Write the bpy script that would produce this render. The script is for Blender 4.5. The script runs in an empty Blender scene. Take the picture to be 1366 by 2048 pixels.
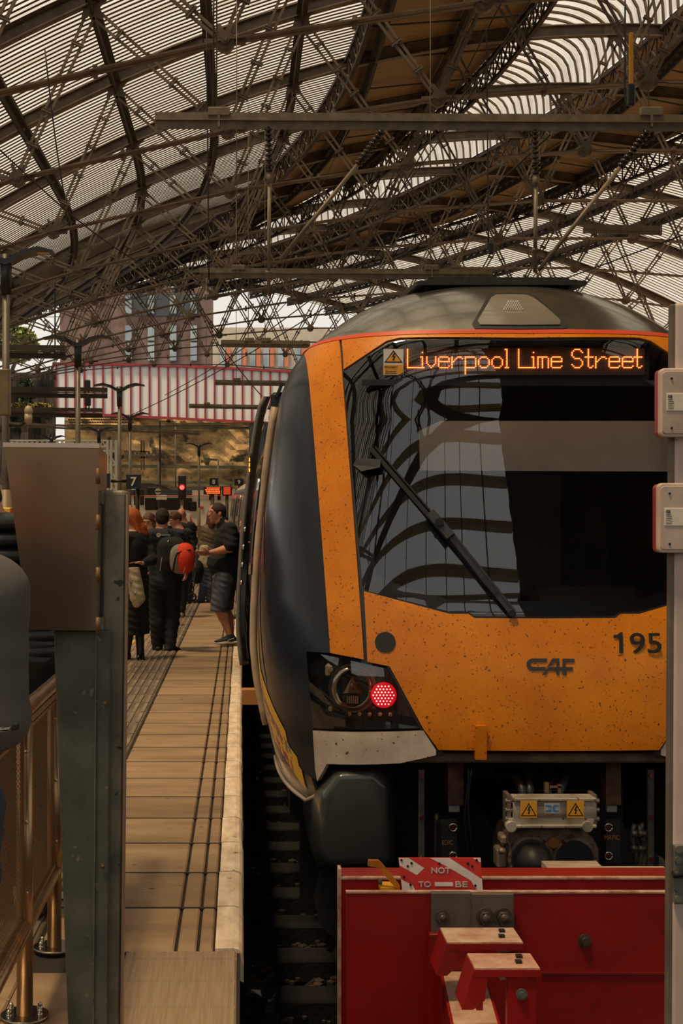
import bpy, bmesh, math, random
import numpy as np
from mathutils.geometry import delaunay_2d_cdt
from mathutils import Vector, Matrix
random.seed(7)
PI = math.pi
SC = bpy.context.scene
COL = SC.collection
# ---------------------------------------------------------------- camera, sky, sun, exposure
F = 2700.0; VX, VY, EYE = 482.5, 1029.0, 1.58       # focal length in px, vanishing point, eye height above platform
cd = bpy.data.cameras.new('camera'); cam = bpy.data.objects.new('camera', cd); COL.objects.link(cam)
cam.location = (0, 0, EYE); cam.rotation_euler = (PI/2, 0, 0)
cd.sensor_fit = 'VERTICAL'; cd.sensor_height = 36.0; cd.lens = 36.0*F/2048
cd.shift_x = (683-VX)/2048; cd.shift_y = (VY-1024)/2048
cd.clip_start = 0.05; cd.clip_end = 900
SC.camera = cam
SC.view_settings.view_transform = 'Standard'; SC.view_settings.look = 'None'
SC.view_settings.gamma = 1.0; SC.view_settings.use_curve_mapping = False
SC.view_settings.exposure = 0.44
w = bpy.data.worlds.new('overcast_sky'); SC.world = w; w.use_nodes = True
nt = w.node_tree; bg = nt.nodes['Background']
tc = nt.nodes.new('ShaderNodeTexCoord'); nz = nt.nodes.new('ShaderNodeTexNoise'); nz.inputs['Scale'].default_value = 2.2
nz.inputs['Detail'].default_value = 5
cr = nt.nodes.new('ShaderNodeValToRGB'); cr.color_ramp.elements[0].position = .3; cr.color_ramp.elements[1].position = .75
cr.color_ramp.elements[0].color = (.74, .69, .62, 1); cr.color_ramp.elements[1].color = (1, .95, .87, 1)
nt.links.new(tc.outputs['Generated'], nz.inputs['Vector']); nt.links.new(nz.outputs['Fac'], cr.inputs['Fac'])
nt.links.new(cr.outputs['Color'], bg.inputs['Color']); bg.inputs['Strength'].default_value = .80
sl = bpy.data.lights.new('sun', 'SUN'); sun = bpy.data.objects.new('sun', sl); COL.objects.link(sun)
sl.energy = 4.6; sl.angle = math.radians(8); sl.color = (1, .78, .50)
sun.rotation_euler = Vector((.25, .20, -.95)).to_track_quat('-Z', 'Y').to_euler()
SC.cycles.max_bounces = 7; SC.cycles.transparent_max_bounces = 16; SC.cycles.diffuse_bounces = 4
SC.cycles.glossy_bounces = 4; SC.cycles.sample_clamp_indirect = 4

# ---------------------------------------------------------------- helpers
def lin(c):
    c = c/255.0
    return c/12.92 if c <= .04045 else ((c+.055)/1.055)**2.4
def C(r, g, b): return (lin(r), lin(g), lin(b), 1)
def JP(px, py, Y): return Vector(((px-VX)*Y/F, Y, EYE-(py-VY)*Y/F))
MATS = {}
def pm(name, c1, c2=None, scale=6, rough=.6, metal=0, bump=0, coat=0, speck=None, sscale=60, sthr=.68, stretch=(1,1,1), detail=6, lo=.35, hi=.65, bscale=None, spec=.5):
    if name in MATS: return MATS[name]
    m = bpy.data.materials.new(name); m.use_nodes = True; t = m.node_tree; N = t.nodes; L = t.links
    b = N['Principled BSDF']; b.inputs['Roughness'].default_value = rough; b.inputs['Metallic'].default_value = metal
    b.inputs['Base Color'].default_value = c1; b.inputs['Coat Weight'].default_value = coat; b.inputs['Coat Roughness'].default_value = .08
    b.inputs['Specular IOR Level'].default_value = spec
    co = N.new('ShaderNodeTexCoord'); mp = N.new('ShaderNodeMapping'); mp.inputs['Scale'].default_value = stretch
    L.new(co.outputs['Object'], mp.inputs['Vector'])
    last = None
    if c2 is not None:
        n = N.new('ShaderNodeTexNoise'); n.inputs['Scale'].default_value = scale; n.inputs['Detail'].default_value = detail; n.inputs['Roughness'].default_value = .62
        L.new(mp.outputs[0], n.inputs['Vector'])
        r = N.new('ShaderNodeValToRGB'); r.color_ramp.elements[0].position = lo; r.color_ramp.elements[1].position = hi
        r.color_ramp.elements[0].color = c1; r.color_ramp.elements[1].color = c2
        L.new(n.outputs['Fac'], r.inputs['Fac']); last = r.outputs['Color']
    if speck is not None:
        n2 = N.new('ShaderNodeTexNoise'); n2.inputs['Scale'].default_value = sscale; n2.inputs['Detail'].default_value = 3
        L.new(co.outputs['Object'], n2.inputs['Vector'])
        r2 = N.new('ShaderNodeValToRGB'); r2.color_ramp.elements[0].position = sthr; r2.color_ramp.elements[1].position = sthr+.05
        r2.color_ramp.elements[0].color = (0,0,0,1); r2.color_ramp.elements[1].color = (1,1,1,1)
        L.new(n2.outputs['Fac'], r2.inputs['Fac'])
        mx = N.new('ShaderNodeMix'); mx.data_type = 'RGBA'; L.new(r2.outputs['Color'], mx.inputs[0])
        if last: L.new(last, mx.inputs[6])
        else: mx.inputs[6].default_value = c1
        mx.inputs[7].default_value = speck; last = mx.outputs[2]
    if last: L.new(last, b.inputs['Base Color'])
    if bump:
        n3 = N.new('ShaderNodeTexNoise'); n3.inputs['Scale'].default_value = bscale or scale*4; n3.inputs['Detail'].default_value = 6
        L.new(mp.outputs[0], n3.inputs['Vector'])
        bp = N.new('ShaderNodeBump'); bp.inputs['Strength'].default_value = bump; bp.inputs['Distance'].default_value = .02
        L.new(n3.outputs['Fac'], bp.inputs['Height']); L.new(bp.outputs[0], b.inputs['Normal'])
    MATS[name] = m; return m
def emis(name, col, s, base=(0,0,0,1)):
    if name in MATS: return MATS[name]
    m = bpy.data.materials.new(name); m.use_nodes = True; b = m.node_tree.nodes['Principled BSDF']
    b.inputs['Base Color'].default_value = base; b.inputs['Emission Color'].default_value = col; b.inputs['Emission Strength'].default_value = s
    MATS[name] = m; return m
def glassy(name, tint, transp, rough=.03, body=(0,0,0,1)):
    # thin glass pane: clear coat reflection over a see-through tinted layer
    m = bpy.data.materials.new(name); m.use_nodes = True; t = m.node_tree; N = t.nodes; L = t.links; N.clear()
    o = N.new('ShaderNodeOutputMaterial'); g = N.new('ShaderNodeBsdfGlossy'); g.inputs['Roughness'].default_value = rough; g.inputs['Color'].default_value = (1,1,1,1)
    tr = N.new('ShaderNodeBsdfTransparent'); tr.inputs['Color'].default_value = tint
    di = N.new('ShaderNodeBsdfDiffuse'); di.inputs['Color'].default_value = body
    m1 = N.new('ShaderNodeMixShader'); m1.inputs[0].default_value = transp; L.new(di.outputs[0], m1.inputs[1]); L.new(tr.outputs[0], m1.inputs[2])
    fr = N.new('ShaderNodeFresnel'); fr.inputs['IOR'].default_value = 1.75
    m2 = N.new('ShaderNodeMixShader'); L.new(fr.outputs[0], m2.inputs[0]); L.new(m1.outputs[0], m2.inputs[1]); L.new(g.outputs[0], m2.inputs[2])
    L.new(m2.outputs[0], o.inputs['Surface']); MATS[name] = m; return m

class MB:
    def __init__(s): s.v = []; s.f = []; s.sm = []
    def add(s, vs, fs, smooth=False):
        n = len(s.v); s.v += [tuple(v) for v in vs]; s.f += [tuple(i+n for i in f) for f in fs]; s.sm += [smooth]*len(fs); return s
    def box(s, c, d, rot=None, ch=0):
        hx, hy, hz = d[0]/2, d[1]/2, d[2]/2; c = Vector(c)
        R = rot.to_matrix() if hasattr(rot, 'to_matrix') else rot
        if ch:
            k = min(ch, hx*.9, hy*.9, hz*.9); vs = []; 
            for a in (-1,1):
                for b in (-1,1):
                    for e in (-1,1):
                        vs += [(a*hx, b*(hy-k), e*(hz-k)), (a*(hx-k), b*hy, e*(hz-k)), (a*(hx-k), b*(hy-k), e*hz)]
            bm = bmesh.new(); bv = [bm.verts.new(v) for v in vs]; bmesh.ops.convex_hull(bm, input=bv)
            bmesh.ops.dissolve_limit(bm, angle_limit=.01, verts=bm.verts, edges=bm.edges)
            bm.verts.index_update(); V = [v.co.copy() for v in bm.verts]; Fc = [[v.index for v in f.verts] for f in bm.faces]; bm.free()
        else:
            V = [Vector((a*hx, b*hy, e*hz)) for a in (-1,1) for b in (-1,1) for e in (-1,1)]
            Fc = [(0,1,3,2),(4,6,7,5),(0,4,5,1),(2,3,7,6),(0,2,6,4),(1,5,7,3)]
        s.add([c+(R@v if R else v) for v in V], Fc); return s
    def bar(s, a, b, wd, th, up=(0,1,0)):
        a = Vector(a); b = Vector(b); d = b-a; L = d.length
        if L < 1e-6: return s
        d.normalize(); u = Vector(up)
        if abs(d.dot(u)) > .98: u = Vector((1,0,0))
        x = d.cross(u).normalized(); y = x.cross(d).normalized()
        vs = [p + x*(i*wd/2) + y*(j*th/2) for p in (a, b) for i, j in ((-1,-1),(1,-1),(1,1),(-1,1))]
        s.add(vs, [(3,2,1,0),(4,5,6,7),(0,1,5,4),(1,2,6,5),(2,3,7,6),(3,0,4,7)]); return s
    def cyl(s, a, b, r, n=12, r2=None, caps=True):
        a = Vector(a); b = Vector(b); d = (b-a)
        if d.length < 1e-7: return s
        d.normalize(); u = Vector((0,0,1)) if abs(d.z) < .9 else Vector((1,0,0)); x = d.cross(u).normalized(); y = d.cross(x)
        r2 = r if r2 is None else r2
        vs = [a+(x*math.cos(t)+y*math.sin(t))*r for t in [2*PI*i/n for i in range(n)]] + [b+(x*math.cos(t)+y*math.sin(t))*r2 for t in [2*PI*i/n for i in range(n)]]
        k = len(s.v); s.v += [tuple(v) for v in vs]
        for i in range(n): s.f.append((k+i, k+(i+1)%n, k+n+(i+1)%n, k+n+i)); s.sm.append(True)
        if caps:
            s.f.append(tuple(k+i for i in reversed(range(n)))); s.sm.append(False); s.f.append(tuple(k+n+i for i in range(n))); s.sm.append(False)
        return s
    def tube(s, pts, r, n=8, r_fn=None):
        pts = [Vector(p) for p in pts]; k = len(s.v); m = len(pts); px = None
        for i, p in enumerate(pts):
            d = (pts[min(i+1, m-1)]-pts[max(i-1, 0)]).normalized()
            if px is None: u = Vector((0,0,1)) if abs(d.z) < .9 else Vector((1,0,0)); x = d.cross(u).normalized()
            else: x = (px - d*px.dot(d)).normalized()
            px = x; y = d.cross(x); rr = r_fn(i/(m-1)) if r_fn else r
            for j in range(n): t = 2*PI*j/n; s.v.append(tuple(p+(x*math.cos(t)+y*math.sin(t))*rr))
        for i in range(m-1):
            for j in range(n): s.f.append((k+i*n+j, k+i*n+(j+1)%n, k+(i+1)*n+(j+1)%n, k+(i+1)*n+j)); s.sm.append(True)
        s.f.append(tuple(k+j for j in reversed(range(n)))); s.sm.append(False); s.f.append(tuple(k+(m-1)*n+j for j in range(n))); s.sm.append(False)
        return s
    def prism(s, poly, a, b):
        # poly of 2D points; a(p) and b(p) give the two end positions
        n = len(poly); A = [Vector(a(p)) for p in poly]; B = [Vector(b(p)) for p in poly]
        s.add(A+B, [tuple(range(n)), tuple(reversed(range(n, 2*n)))] + [(i, (i+1)%n, n+(i+1)%n, n+i) for i in range(n)]); return s
    def ball(s, c, r, nu=14, nv=9, R=None):
        c = Vector(c); r = (r, r, r) if not hasattr(r, '__len__') else r; vs = []
        for i in range(nv+1):
            a = PI*i/nv
            for j in range(nu):
                t = 2*PI*j/nu; v = Vector((r[0]*math.sin(a)*math.cos(t), r[1]*math.sin(a)*math.sin(t), r[2]*math.cos(a))); vs.append(c+(R@v if R else v))
        s.add(vs, [(i*nu+j, (i+1)*nu+j, (i+1)*nu+(j+1)%nu, i*nu+(j+1)%nu) for i in range(nv) for j in range(nu)], True); return s
    def grid(s, fn, nu, nv, smooth=True):
        k = len(s.v)
        for i in range(nu+1):
            for j in range(nv+1): s.v.append(tuple(fn(i/nu, j/nv)))
        for i in range(nu):
            for j in range(nv): a = k+i*(nv+1)+j; s.f.append((a, a+nv+1, a+nv+2, a+1)); s.sm.append(smooth)
        return s
    def mesh(s, name):
        me = bpy.data.meshes.new(name); me.from_pydata(s.v, [], s.f); me.polygons.foreach_set('use_smooth', s.sm); me.update(); return me
    def obj(s, name, m, parent=None, normals=True):
        me = s.mesh(name)
        if normals:
            bm = bmesh.new(); bm.from_mesh(me); bmesh.ops.recalc_face_normals(bm, faces=bm.faces); bm.to_mesh(me); bm.free()
        return link(name, me, m, parent)
def link(name, me, m, parent=None):
    if m: me.materials.append(m)
    o = bpy.data.objects.new(name, me); COL.objects.link(o)
    if parent:
        o.parent = parent; o.location = -wloc(parent)   # meshes are written in world coordinates
    return o
def wloc(o):
    p = Vector(o.location)
    while o.parent: o = o.parent; p += Vector(o.location)
    return p
def tag(o, label, cat, group=None):
    o['label'] = label; o['category'] = cat
    if group: o['group'] = group
    return o
def thing(name, label, cat, loc=(0,0,0), group=None):
    o = bpy.data.objects.new(name, None); COL.objects.link(o); o.location = loc; o.empty_display_size = .1
    return tag(o, label, cat, group)
def struct(o): o['kind'] = 'structure'; return o
def stuff(o): o['kind'] = 'stuff'; return o
def kids(o): return [c for c in COL.objects if c.parent == o]
def dup(o, loc, label=None, par=None):
    ch = kids(o); c = o.copy(); COL.objects.link(c)
    if par: c.parent = par
    else: c.location = loc
    if label: c['label'] = label
    for k in ch: dup(k, None, None, c)
    return c
def textmesh(s, size, depth=.002, bold=0):
    cu = bpy.data.curves.new('lettering', 'FONT'); cu.body = s; cu.size = size; cu.extrude = depth; cu.align_x = 'CENTER'; cu.align_y = 'CENTER'; cu.offset = bold
    o = bpy.data.objects.new('lettering', cu); COL.objects.link(o)
    me = bpy.data.meshes.new_from_object(o.evaluated_get(bpy.context.evaluated_depsgraph_get())); bpy.data.objects.remove(o); return me
def lettering(s, pos, h, m, parent, width=None, R=None, bold=0, name='lettering'):
    me = textmesh(s, h*1.38, .0015, bold)
    xs = [v.co.x for v in me.vertices]; ys = [v.co.y for v in me.vertices]; cx, cy = (max(xs)+min(xs))/2, (max(ys)+min(ys))/2
    kx = (width/(max(xs)-min(xs))) if width else 1; ky = h/(max(ys)-min(ys))
    if not width: kx = ky
    R = R or Matrix.Rotation(PI/2, 3, 'X')
    for v in me.vertices: v.co = Vector(pos) + R @ Vector(((v.co.x-cx)*kx, (v.co.y-cy)*ky, v.co.z))
    return link(name, me, m, parent)

# ---------------------------------------------------------------- materials
STEEL = pm('painted_truss_steel', C(112,100,84), C(78,66,53), 1.3, .6, 0, .25, bscale=14)
STEELD = pm('dark_purlin_steel', C(66,55,44), C(42,34,27), 2, .7)
GALV = pm('galvanised_steel', C(128,126,112), C(92,92,84), 9, .5, .35, .1, speck=C(70,62,50), sscale=40, sthr=.66)
GALVG = pm('grey_green_steel', C(98,102,92), C(72,76,70), 7, .45, .35, .08, speck=C(128,124,108), sscale=30, sthr=.66)
INOX = pm('stainless_steel', C(170,160,146), C(140,130,116), 3, .26, 1, .05, stretch=(30,30,1))
BLACK = pm('black_paint', C(20,20,21), C(30,29,28), 8, .45)
RUBBER = pm('black_rubber', C(14,14,14), None, rough=.75)
DARKM = pm('dark_underframe', C(26,25,24), C(40,36,31), 14, .6, .2, .2)
CHROME = pm('polished_metal', C(200,196,188), None, rough=.18, metal=1)
RUST = pm('rusty_casting', C(122,106,88), C(66,44,30), 16, .75, .3, .5)
WHITE = pm('white_paint', C(222,218,208), C(196,190,178), 4, .55)
# ---------------------------------------------------------------- station shed: curve of the line, roof profile
U = 16.1; XC = 1.03*U
def shift(y, s=62.0): return -(y-s)**2/190.0 if y > s else 0.0
def ztop(x): q = x/U-1.03; return EYE + U*(1.337-.168*q*q)
def zbot(x): q = x/U-1.03; return EYE + U*(.870-.090*q*q)
HALF = 2.44*U
# roof cover --------------------------------------------------------------
def glazing_mat():
    m = bpy.data.materials.new('grimy_roof_glazing'); m.use_nodes = True; t = m.node_tree; N = t.nodes; L = t.links; N.clear()
    o = N.new('ShaderNodeOutputMaterial'); tr = N.new('ShaderNodeBsdfTransparent'); di = N.new('ShaderNodeBsdfTranslucent')
    co = N.new('ShaderNodeTexCoord'); mp = N.new('ShaderNodeMapping'); mp.inputs['Scale'].default_value = (.25, 2.2, .25)
    n = N.new('ShaderNodeTexNoise'); n.inputs['Scale'].default_value = 1.3; n.inputs['Detail'].default_value = 7; n.inputs['Roughness'].default_value = .7
    r = N.new('ShaderNodeValToRGB'); r.color_ramp.elements[0].position = .38; r.color_ramp.elements[1].position = .62
    r.color_ramp.elements[0].color = C(206,196,180); r.color_ramp.elements[1].color = C(246,242,234)
    L.new(co.outputs['Object'], mp.inputs[0]); L.new(mp.outputs[0], n.inputs['Vector']); L.new(n.outputs['Fac'], r.inputs['Fac'])
    L.new(r.outputs[0], tr.inputs['Color']); di.inputs['Color'].default_value = C(214,204,186)
    mx = N.new('ShaderNodeMixShader'); mx.inputs[0].default_value = .12
    L.new(tr.outputs[0], mx.inputs[1]); L.new(di.outputs[0], mx.inputs[2]); L.new(mx.outputs[0], o.inputs[0]); return m
GLZ = glazing_mat()
BOARD = pm('brown_roof_boarding', C(160,134,100), C(126,102,74), 2.5, .8, 0, .3, stretch=(.3,6,.3))
BARM = pm('glazing_bar_brown', C(92,80,64), C(70,60,48), 3, .7)
LEFT, RIGHT = XC-HALF, XC+HALF
Y0, Y1 = -7.0, 128.0
def sedge(i, y):   # i: 0 left eave, 1 glass/boards, 2 boards/lantern, 3 lantern/boards, 4 boards/glass, 5 right eave  (x before the bend of the trusses)
    rel = shift(y, 52)-shift(y)
    return [LEFT, 5.0+rel, 12.4+rel, 19.0+rel, 27.0+rel, RIGHT][i]
RO = .30   # roof skin above chord centre
ys = [Y0+(Y1-Y0)*i/54 for i in range(55)]
def strip(i, j, n, name, m):
    b = MB()
    def fn(u, v):
        y = Y0+(Y1-Y0)*u; x0, x1 = sedge(i, y), sedge(j, y); x = x0+(x1-x0)*v; return (x+shift(y), y, ztop(x)+RO)
    b.grid(fn, 54, n); return struct(b.obj(name, m, normals=False))
r1 = strip(0, 1, 22, 'ceiling', GLZ); r2 = strip(1, 2, 8, 'ceiling_boarding', BOARD); r3 = strip(3, 4, 8, 'ceiling_boarding', BOARD); r4 = strip(4, 5, 24, 'ceiling', GLZ)
def bars(i, j, n, name, step):
    b = MB(); y = Y0
    while y < Y1:
        x0, x1 = sedge(i, y), sedge(j, y); s = shift(y); k = len(b.v)
        for a in range(n+1):
            x = x0+(x1-x0)*a/n; z = ztop(x)+RO-.02
            b.v += [(x+s, y-.055, z), (x+s, y-.045, z-.03), (x+s, y+.045, z-.03), (x+s, y+.055, z)]
        for a in range(n):
            p = k+4*a
            for q in range(3): b.f.append((p+q, p+q+4, p+q+5, p+q+1)); b.sm.append(False)
        y += step
    return struct(b.obj(name, BARM, normals=False))
bars(0, 1, 22, 'ceiling_glazing_bars', .36); bars(4, 5, 20, 'ceiling_glazing_bars', .42)
# raised lantern in the crown: glass barrel, curved ribs, side lattice girders
def lant(y, v, up=0):
    x0, x1 = sedge(2, y), sedge(3, y); x = x0+(x1-x0)*(.5-.5*math.cos(PI*v)); h = 2.0*math.sin(PI*v)**.9+.9*min(1, 8*min(v, 1-v))
    return (x+shift(y), y, ztop(x)+RO+h+up)
b = MB(); b.grid(lambda u, v: lant(Y0+(Y1-Y0)*u, v, .06), 54, 16); struct(b.obj('ceiling_lantern_glazing', GLZ, normals=False))
b = MB(); y = Y0+.3
while y < Y1:
    P = [Vector(lant(y, a/18)) for a in range(19)]
    for a in range(18): b.bar(P[a], P[a+1], .09, .16)
    y += .82
struct(b.obj('ceiling_lantern_ribs', STEEL, normals=False))
b = MB(); 
for i in (1, 2, 3, 4):
    y = Y0
    for a in range(108):
        ya, yb = Y0+(Y1-Y0)*a/108, Y0+(Y1-Y0)*(a+1)/108
        A = Vector((sedge(i, ya)+shift(ya), ya, ztop(sedge(i, ya))+.1)); B = Vector((sedge(i, yb)+shift(yb), yb, ztop(sedge(i, yb))+.1)); D = Vector((0,0,-1.15))
        b.bar(A, B, .16, .2); b.bar(A+D, B+D, .14, .18); b.bar(A, B+D, .07, .07, (1,0,0)); b.bar(A+D, B, .07, .07, (1,0,0)); b.bar(A, A+D, .07, .07)
struct(b.obj('ceiling_lattice_girders', STEELD, normals=False))
b = MB()
for y in [Y0+i*4.075+2 for i in range(40)]:      # thin longitudinal runs and bracing rods under the boards
    for x0, x1 in ((sedge(1,y), sedge(2,y)), (sedge(3,y), sedge(4,y))):
        s = shift(y); b.bar((x0+s, y, ztop(x0)+.15), (x1+s, y+2.0, ztop(x1)+.15), .05, .12)
struct(b.obj('ceiling_board_battens', STEELD, normals=False))
# trusses ------------------------------------------------------------------
TOPX = [XC+U*.443*k for k in range(-5, 6)]
PINX = [XC+U*(-.2115+.4225*k) for k in range(-5, 7)]
PINX = sorted(set([XC+s*U*(.2115+.4225*k) for s in (-1,1) for k in range(5)]))
def tP(x, d=0, y=0): return Vector((x, y, ztop(x)-d))
def bP(x, y=0): return Vector((x, y, zbot(x)))
def truss_meshes():
    out = {}
    b = MB(); n = 60; X = [XC-HALF+2*HALF*i/n for i in range(n+1)]
    for i in range(n):
        A, B = tP(X[i]), tP(X[i+1])
        up = Vector((0,0,1)); b.bar(A, B, .44, .03); b.bar(A+up*.24, B+up*.24, .05, .34); b.bar(A-up*.24, B-up*.24, .05, .34)
    x = XC-HALF+.3; 
    while x < XC+HALF:   # rivets along both edges of the web
        for dz in (.16, -.16):
            p = tP(x)+Vector((0, -.018, dz)); r = .028
            b.add([p+Vector((r,0,r)), p+Vector((-r,0,r)), p+Vector((-r,0,-r)), p+Vector((r,0,-r)), p+Vector((0,-.03,0))], [(0,1,4),(1,2,4),(2,3,4),(3,0,4)])
        x += .24
    for x in TOPX+[XC+U*.2215*k for k in range(-9, 10, 2)]: b.box(tP(x)+Vector((0,-.03,0)), (.9, .02, .42), Matrix.Rotation(-math.atan2(ztop(x+.1)-ztop(x-.1), .2), 3, 'Y'))
    out['top_chord'] = [b.mesh('top_chord')]
    ends = [XC-HALF]+PINX+[XC+HALF]; P = [bP(x) for x in ends]; P[0] = tP(ends[0]); P[-1] = tP(ends[-1])
    out['tie_bar'] = []
    for i in range(len(P)-1):
        b = MB(); o = Vector((0,.10,0))
        b.bar(P[i]-o, P[i+1]-o, .05, .27); b.bar(P[i]+o, P[i+1]+o, .05, .27)
        m = (P[i]+P[i+1])/2; b.box(m, (.12, .26, .3)); out['tie_bar'].append(b.mesh('tie_bar'))
    out['pin_joint'] = []
    for p in P[1:-1]:
        b = MB(); b.cyl(p+Vector((0,-.20,0)), p+Vector((0,.20,0)), .25, 20); b.cyl(p+Vector((0,-.27,0)), p+Vector((0,.27,0)), .12, 14); b.cyl(p+Vector((0,-.31,0)), p+Vector((0,.31,0)), .07, 6)
        a = tP(p.x+.1)-tP(p.x-.1); b.bar(p+Vector((-.55,0,0)), p+Vector((.55,0,.0)), .1, .24); b.prism([(-.12,.1),(.12,.1),(.22,.46),(.13,.48),(0,.25),(-.13,.48),(-.22,.46)], lambda q: p+Vector((q[0],-.05,q[1])), lambda q: p+Vector((q[0],.05,q[1])))
        out['pin_joint'].append(b.mesh('pin_joint'))
    out['gusset'] = []
    for x in TOPX:
        b = MB(); p = tP(x); b.prism([(-.6,0),(.6,0),(.26,-.35),(.36,-.75),(.16,-.7),(0,-.45),(-.16,-.7),(-.36,-.75),(-.26,-.35)], lambda q: p+Vector((q[0],-.04,q[1])), lambda q: p+Vector((q[0],.04,q[1]))); out['gusset'].append(b.mesh('gusset'))
    out['lattice_strut'] = []
    for i, x in enumerate(PINX):
        for tx in (TOPX[i] if i < len(TOPX) else None, TOPX[i+1] if i+1 < len(TOPX) else None):
            if tx is None: continue
            A = bP(x); B = tP(tx, .5); d = (B-A).normalized(); L = (B-A).length; s = Vector((0,1,0)).cross(d).normalized(); b = MB(); g = .13
            for sg in (-1, 1): b.bar(A+s*sg*g*.5+d*.3, B+s*sg*g*1.15, .085, .07)
            n = max(2, int(L/1.05))
            for k in range(1, n): c = A+d*(L*k/n); b.bar(c-s*.2, c+s*.2, .16, .05, d); b.bar(c-s*.2+d*.07, c+s*.2+d*.07, .1, .02, d)
            out['lattice_strut'].append(b.mesh('lattice_strut'))
    return out
TM = truss_meshes()
# TOPX has 11 entries, PINX 10: pin i hangs between top joints i and i+1
for l in TM.values():
    for me in l: me.materials.append(STEEL)
ORD = ['nearest', 'second', 'third', 'fourth', 'fifth', 'sixth', 'seventh', 'eighth', 'ninth', 'tenth', 'eleventh', 'furthest']
for k in range(12):
    D = 35.4+8.2*k
    t = thing('roof_truss', 'riveted sickle roof truss, %s of the arched row counted down the picture from the top' % ORD[k] if k else 'riveted sickle roof truss crossing the very top of the picture, nearest of the arched row', 'roof truss', (shift(D), D, 0), 'arched trusses of the station roof')
    for nm, l in TM.items():
        for me in l:
            xs = me.vertices[0].co.x
            if nm != 'top_chord' and (xs+shift(D))*F/D+VX > 1366+400: continue
            o = bpy.data.objects.new(nm, me); COL.objects.link(o); o.parent = t
for k in range(1, 6):       # the same shed roof carries on behind the viewer, reflected in the cab glass
    D = 35.4-8.2*k
    t = thing('roof_truss', 'riveted sickle roof truss overhead and behind the viewer, mirrored in the cab windscreen', 'roof truss', (0, D, 0), 'arched trusses of the station roof')
    for nm in ('top_chord', 'tie_bar', 'lattice_strut'):
        for me in TM[nm]:
            if nm != 'top_chord' and abs(me.vertices[0].co.x) > 22: continue
            o = bpy.data.objects.new(nm, me); COL.objects.link(o); o.parent = t
# purlins
n = 0
for k in range(-10, 11):
    x = XC+U*.2215*k
    if x > 34: continue
    b = MB(); st = [Y0+(Y1-Y0)*i/54 for i in range(55)]
    for i in range(54):
        if sedge(2, st[i]) < x < sedge(3, st[i]): continue
        A = Vector((x+shift(st[i]), st[i], ztop(x)+.05)); B = Vector((x+shift(st[i+1]), st[i+1], ztop(x)+.05)); D = Vector((0,0,-.5))
        b.bar(A, B, .30, .12); b.bar(A+D, B+D, .26, .07); b.bar(A+D*.5, B+D*.5, .05, .42)
        if st[i] > 25:
            m = 3
            for q in range(m): a = A.lerp(B, q/m); c = A.lerp(B, (q+1)/m); b.bar(a+D*.1, c+D*.9, .16, .05, (1,0,0))
    if b.v: struct(b.obj('ceiling_purlin', STEELD, normals=False))
# unseen gable behind the viewer, shaped for the cab glass reflection; concourse wall beyond
b = MB(); TRB = pm('cream_transom', C(206,186,146), C(176,156,118), 3, .6)
for i in range(18): z = 6.4+i*1.15; b.bar((LEFT, Y0, z+.9), (4.6, Y0, z-.3), .16, .18)
struct(b.obj('wall_gable_transoms', TRB, normals=False))
b = MB()
for x in (-20,-16.5,-13,-9.5,-6,-2.8,-.6,1.1,2.3,3.6): b.bar((x, Y0+.05, 6), (x+.3, Y0+.05, ztop(x)), .06, .08)
struct(b.obj('wall_gable_mullions', BLACK, normals=False))
def ggl():
    m = bpy.data.materials.new('cool_gable_glass'); m.use_nodes = True; t = m.node_tree; N = t.nodes; L = t.links; N.clear()
    o = N.new('ShaderNodeOutputMaterial'); tr = N.new('ShaderNodeBsdfTransparent'); tr.inputs['Color'].default_value = (.90,.93,.97,1); L.new(tr.outputs[0], o.inputs[0]); return m
b = MB(); xs2 = [LEFT+(4.6-LEFT)*i/20 for i in range(21)]; V = [(x, Y0-.05, 6) for x in xs2]+[(x, Y0-.05, ztop(x)+RO) for x in xs2]; b.add(V, [(i, i+1, 22+i, 21+i) for i in range(20)]); struct(b.obj('window_1', ggl(), normals=False))
b = MB(); xs2 = [4.6+(RIGHT-4.6)*i/20 for i in range(21)]; V = [(x, Y0, 6) for x in xs2]+[(x, Y0, ztop(x)+RO) for x in xs2]; b.add(V, [(i, i+1, 22+i, 21+i) for i in range(20)]); struct(b.obj('wall_gable', pm('dark_gable_boards', C(70,58,48), C(48,40,34), 1, .8), normals=False))
b = MB(); b.box((XC, -22, .85), (80, .4, 1.7)); struct(b.obj('wall_concourse', pm('wall_reflected_slate', C(58,66,80), C(46,50,60), .5, .6)))  # unseen wall added for the cabinet to mirror: dark slate below
b = MB(); b.box((XC, -22.05, 3.85), (80, .4, 4.3)); struct(b.obj('wall_concourse_upper', pm('wall_reflected_brown', C(190,156,112), C(166,132,90), .5, .6)))  # brown upper part of the added wall, mirrored in the cabinet top

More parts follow.
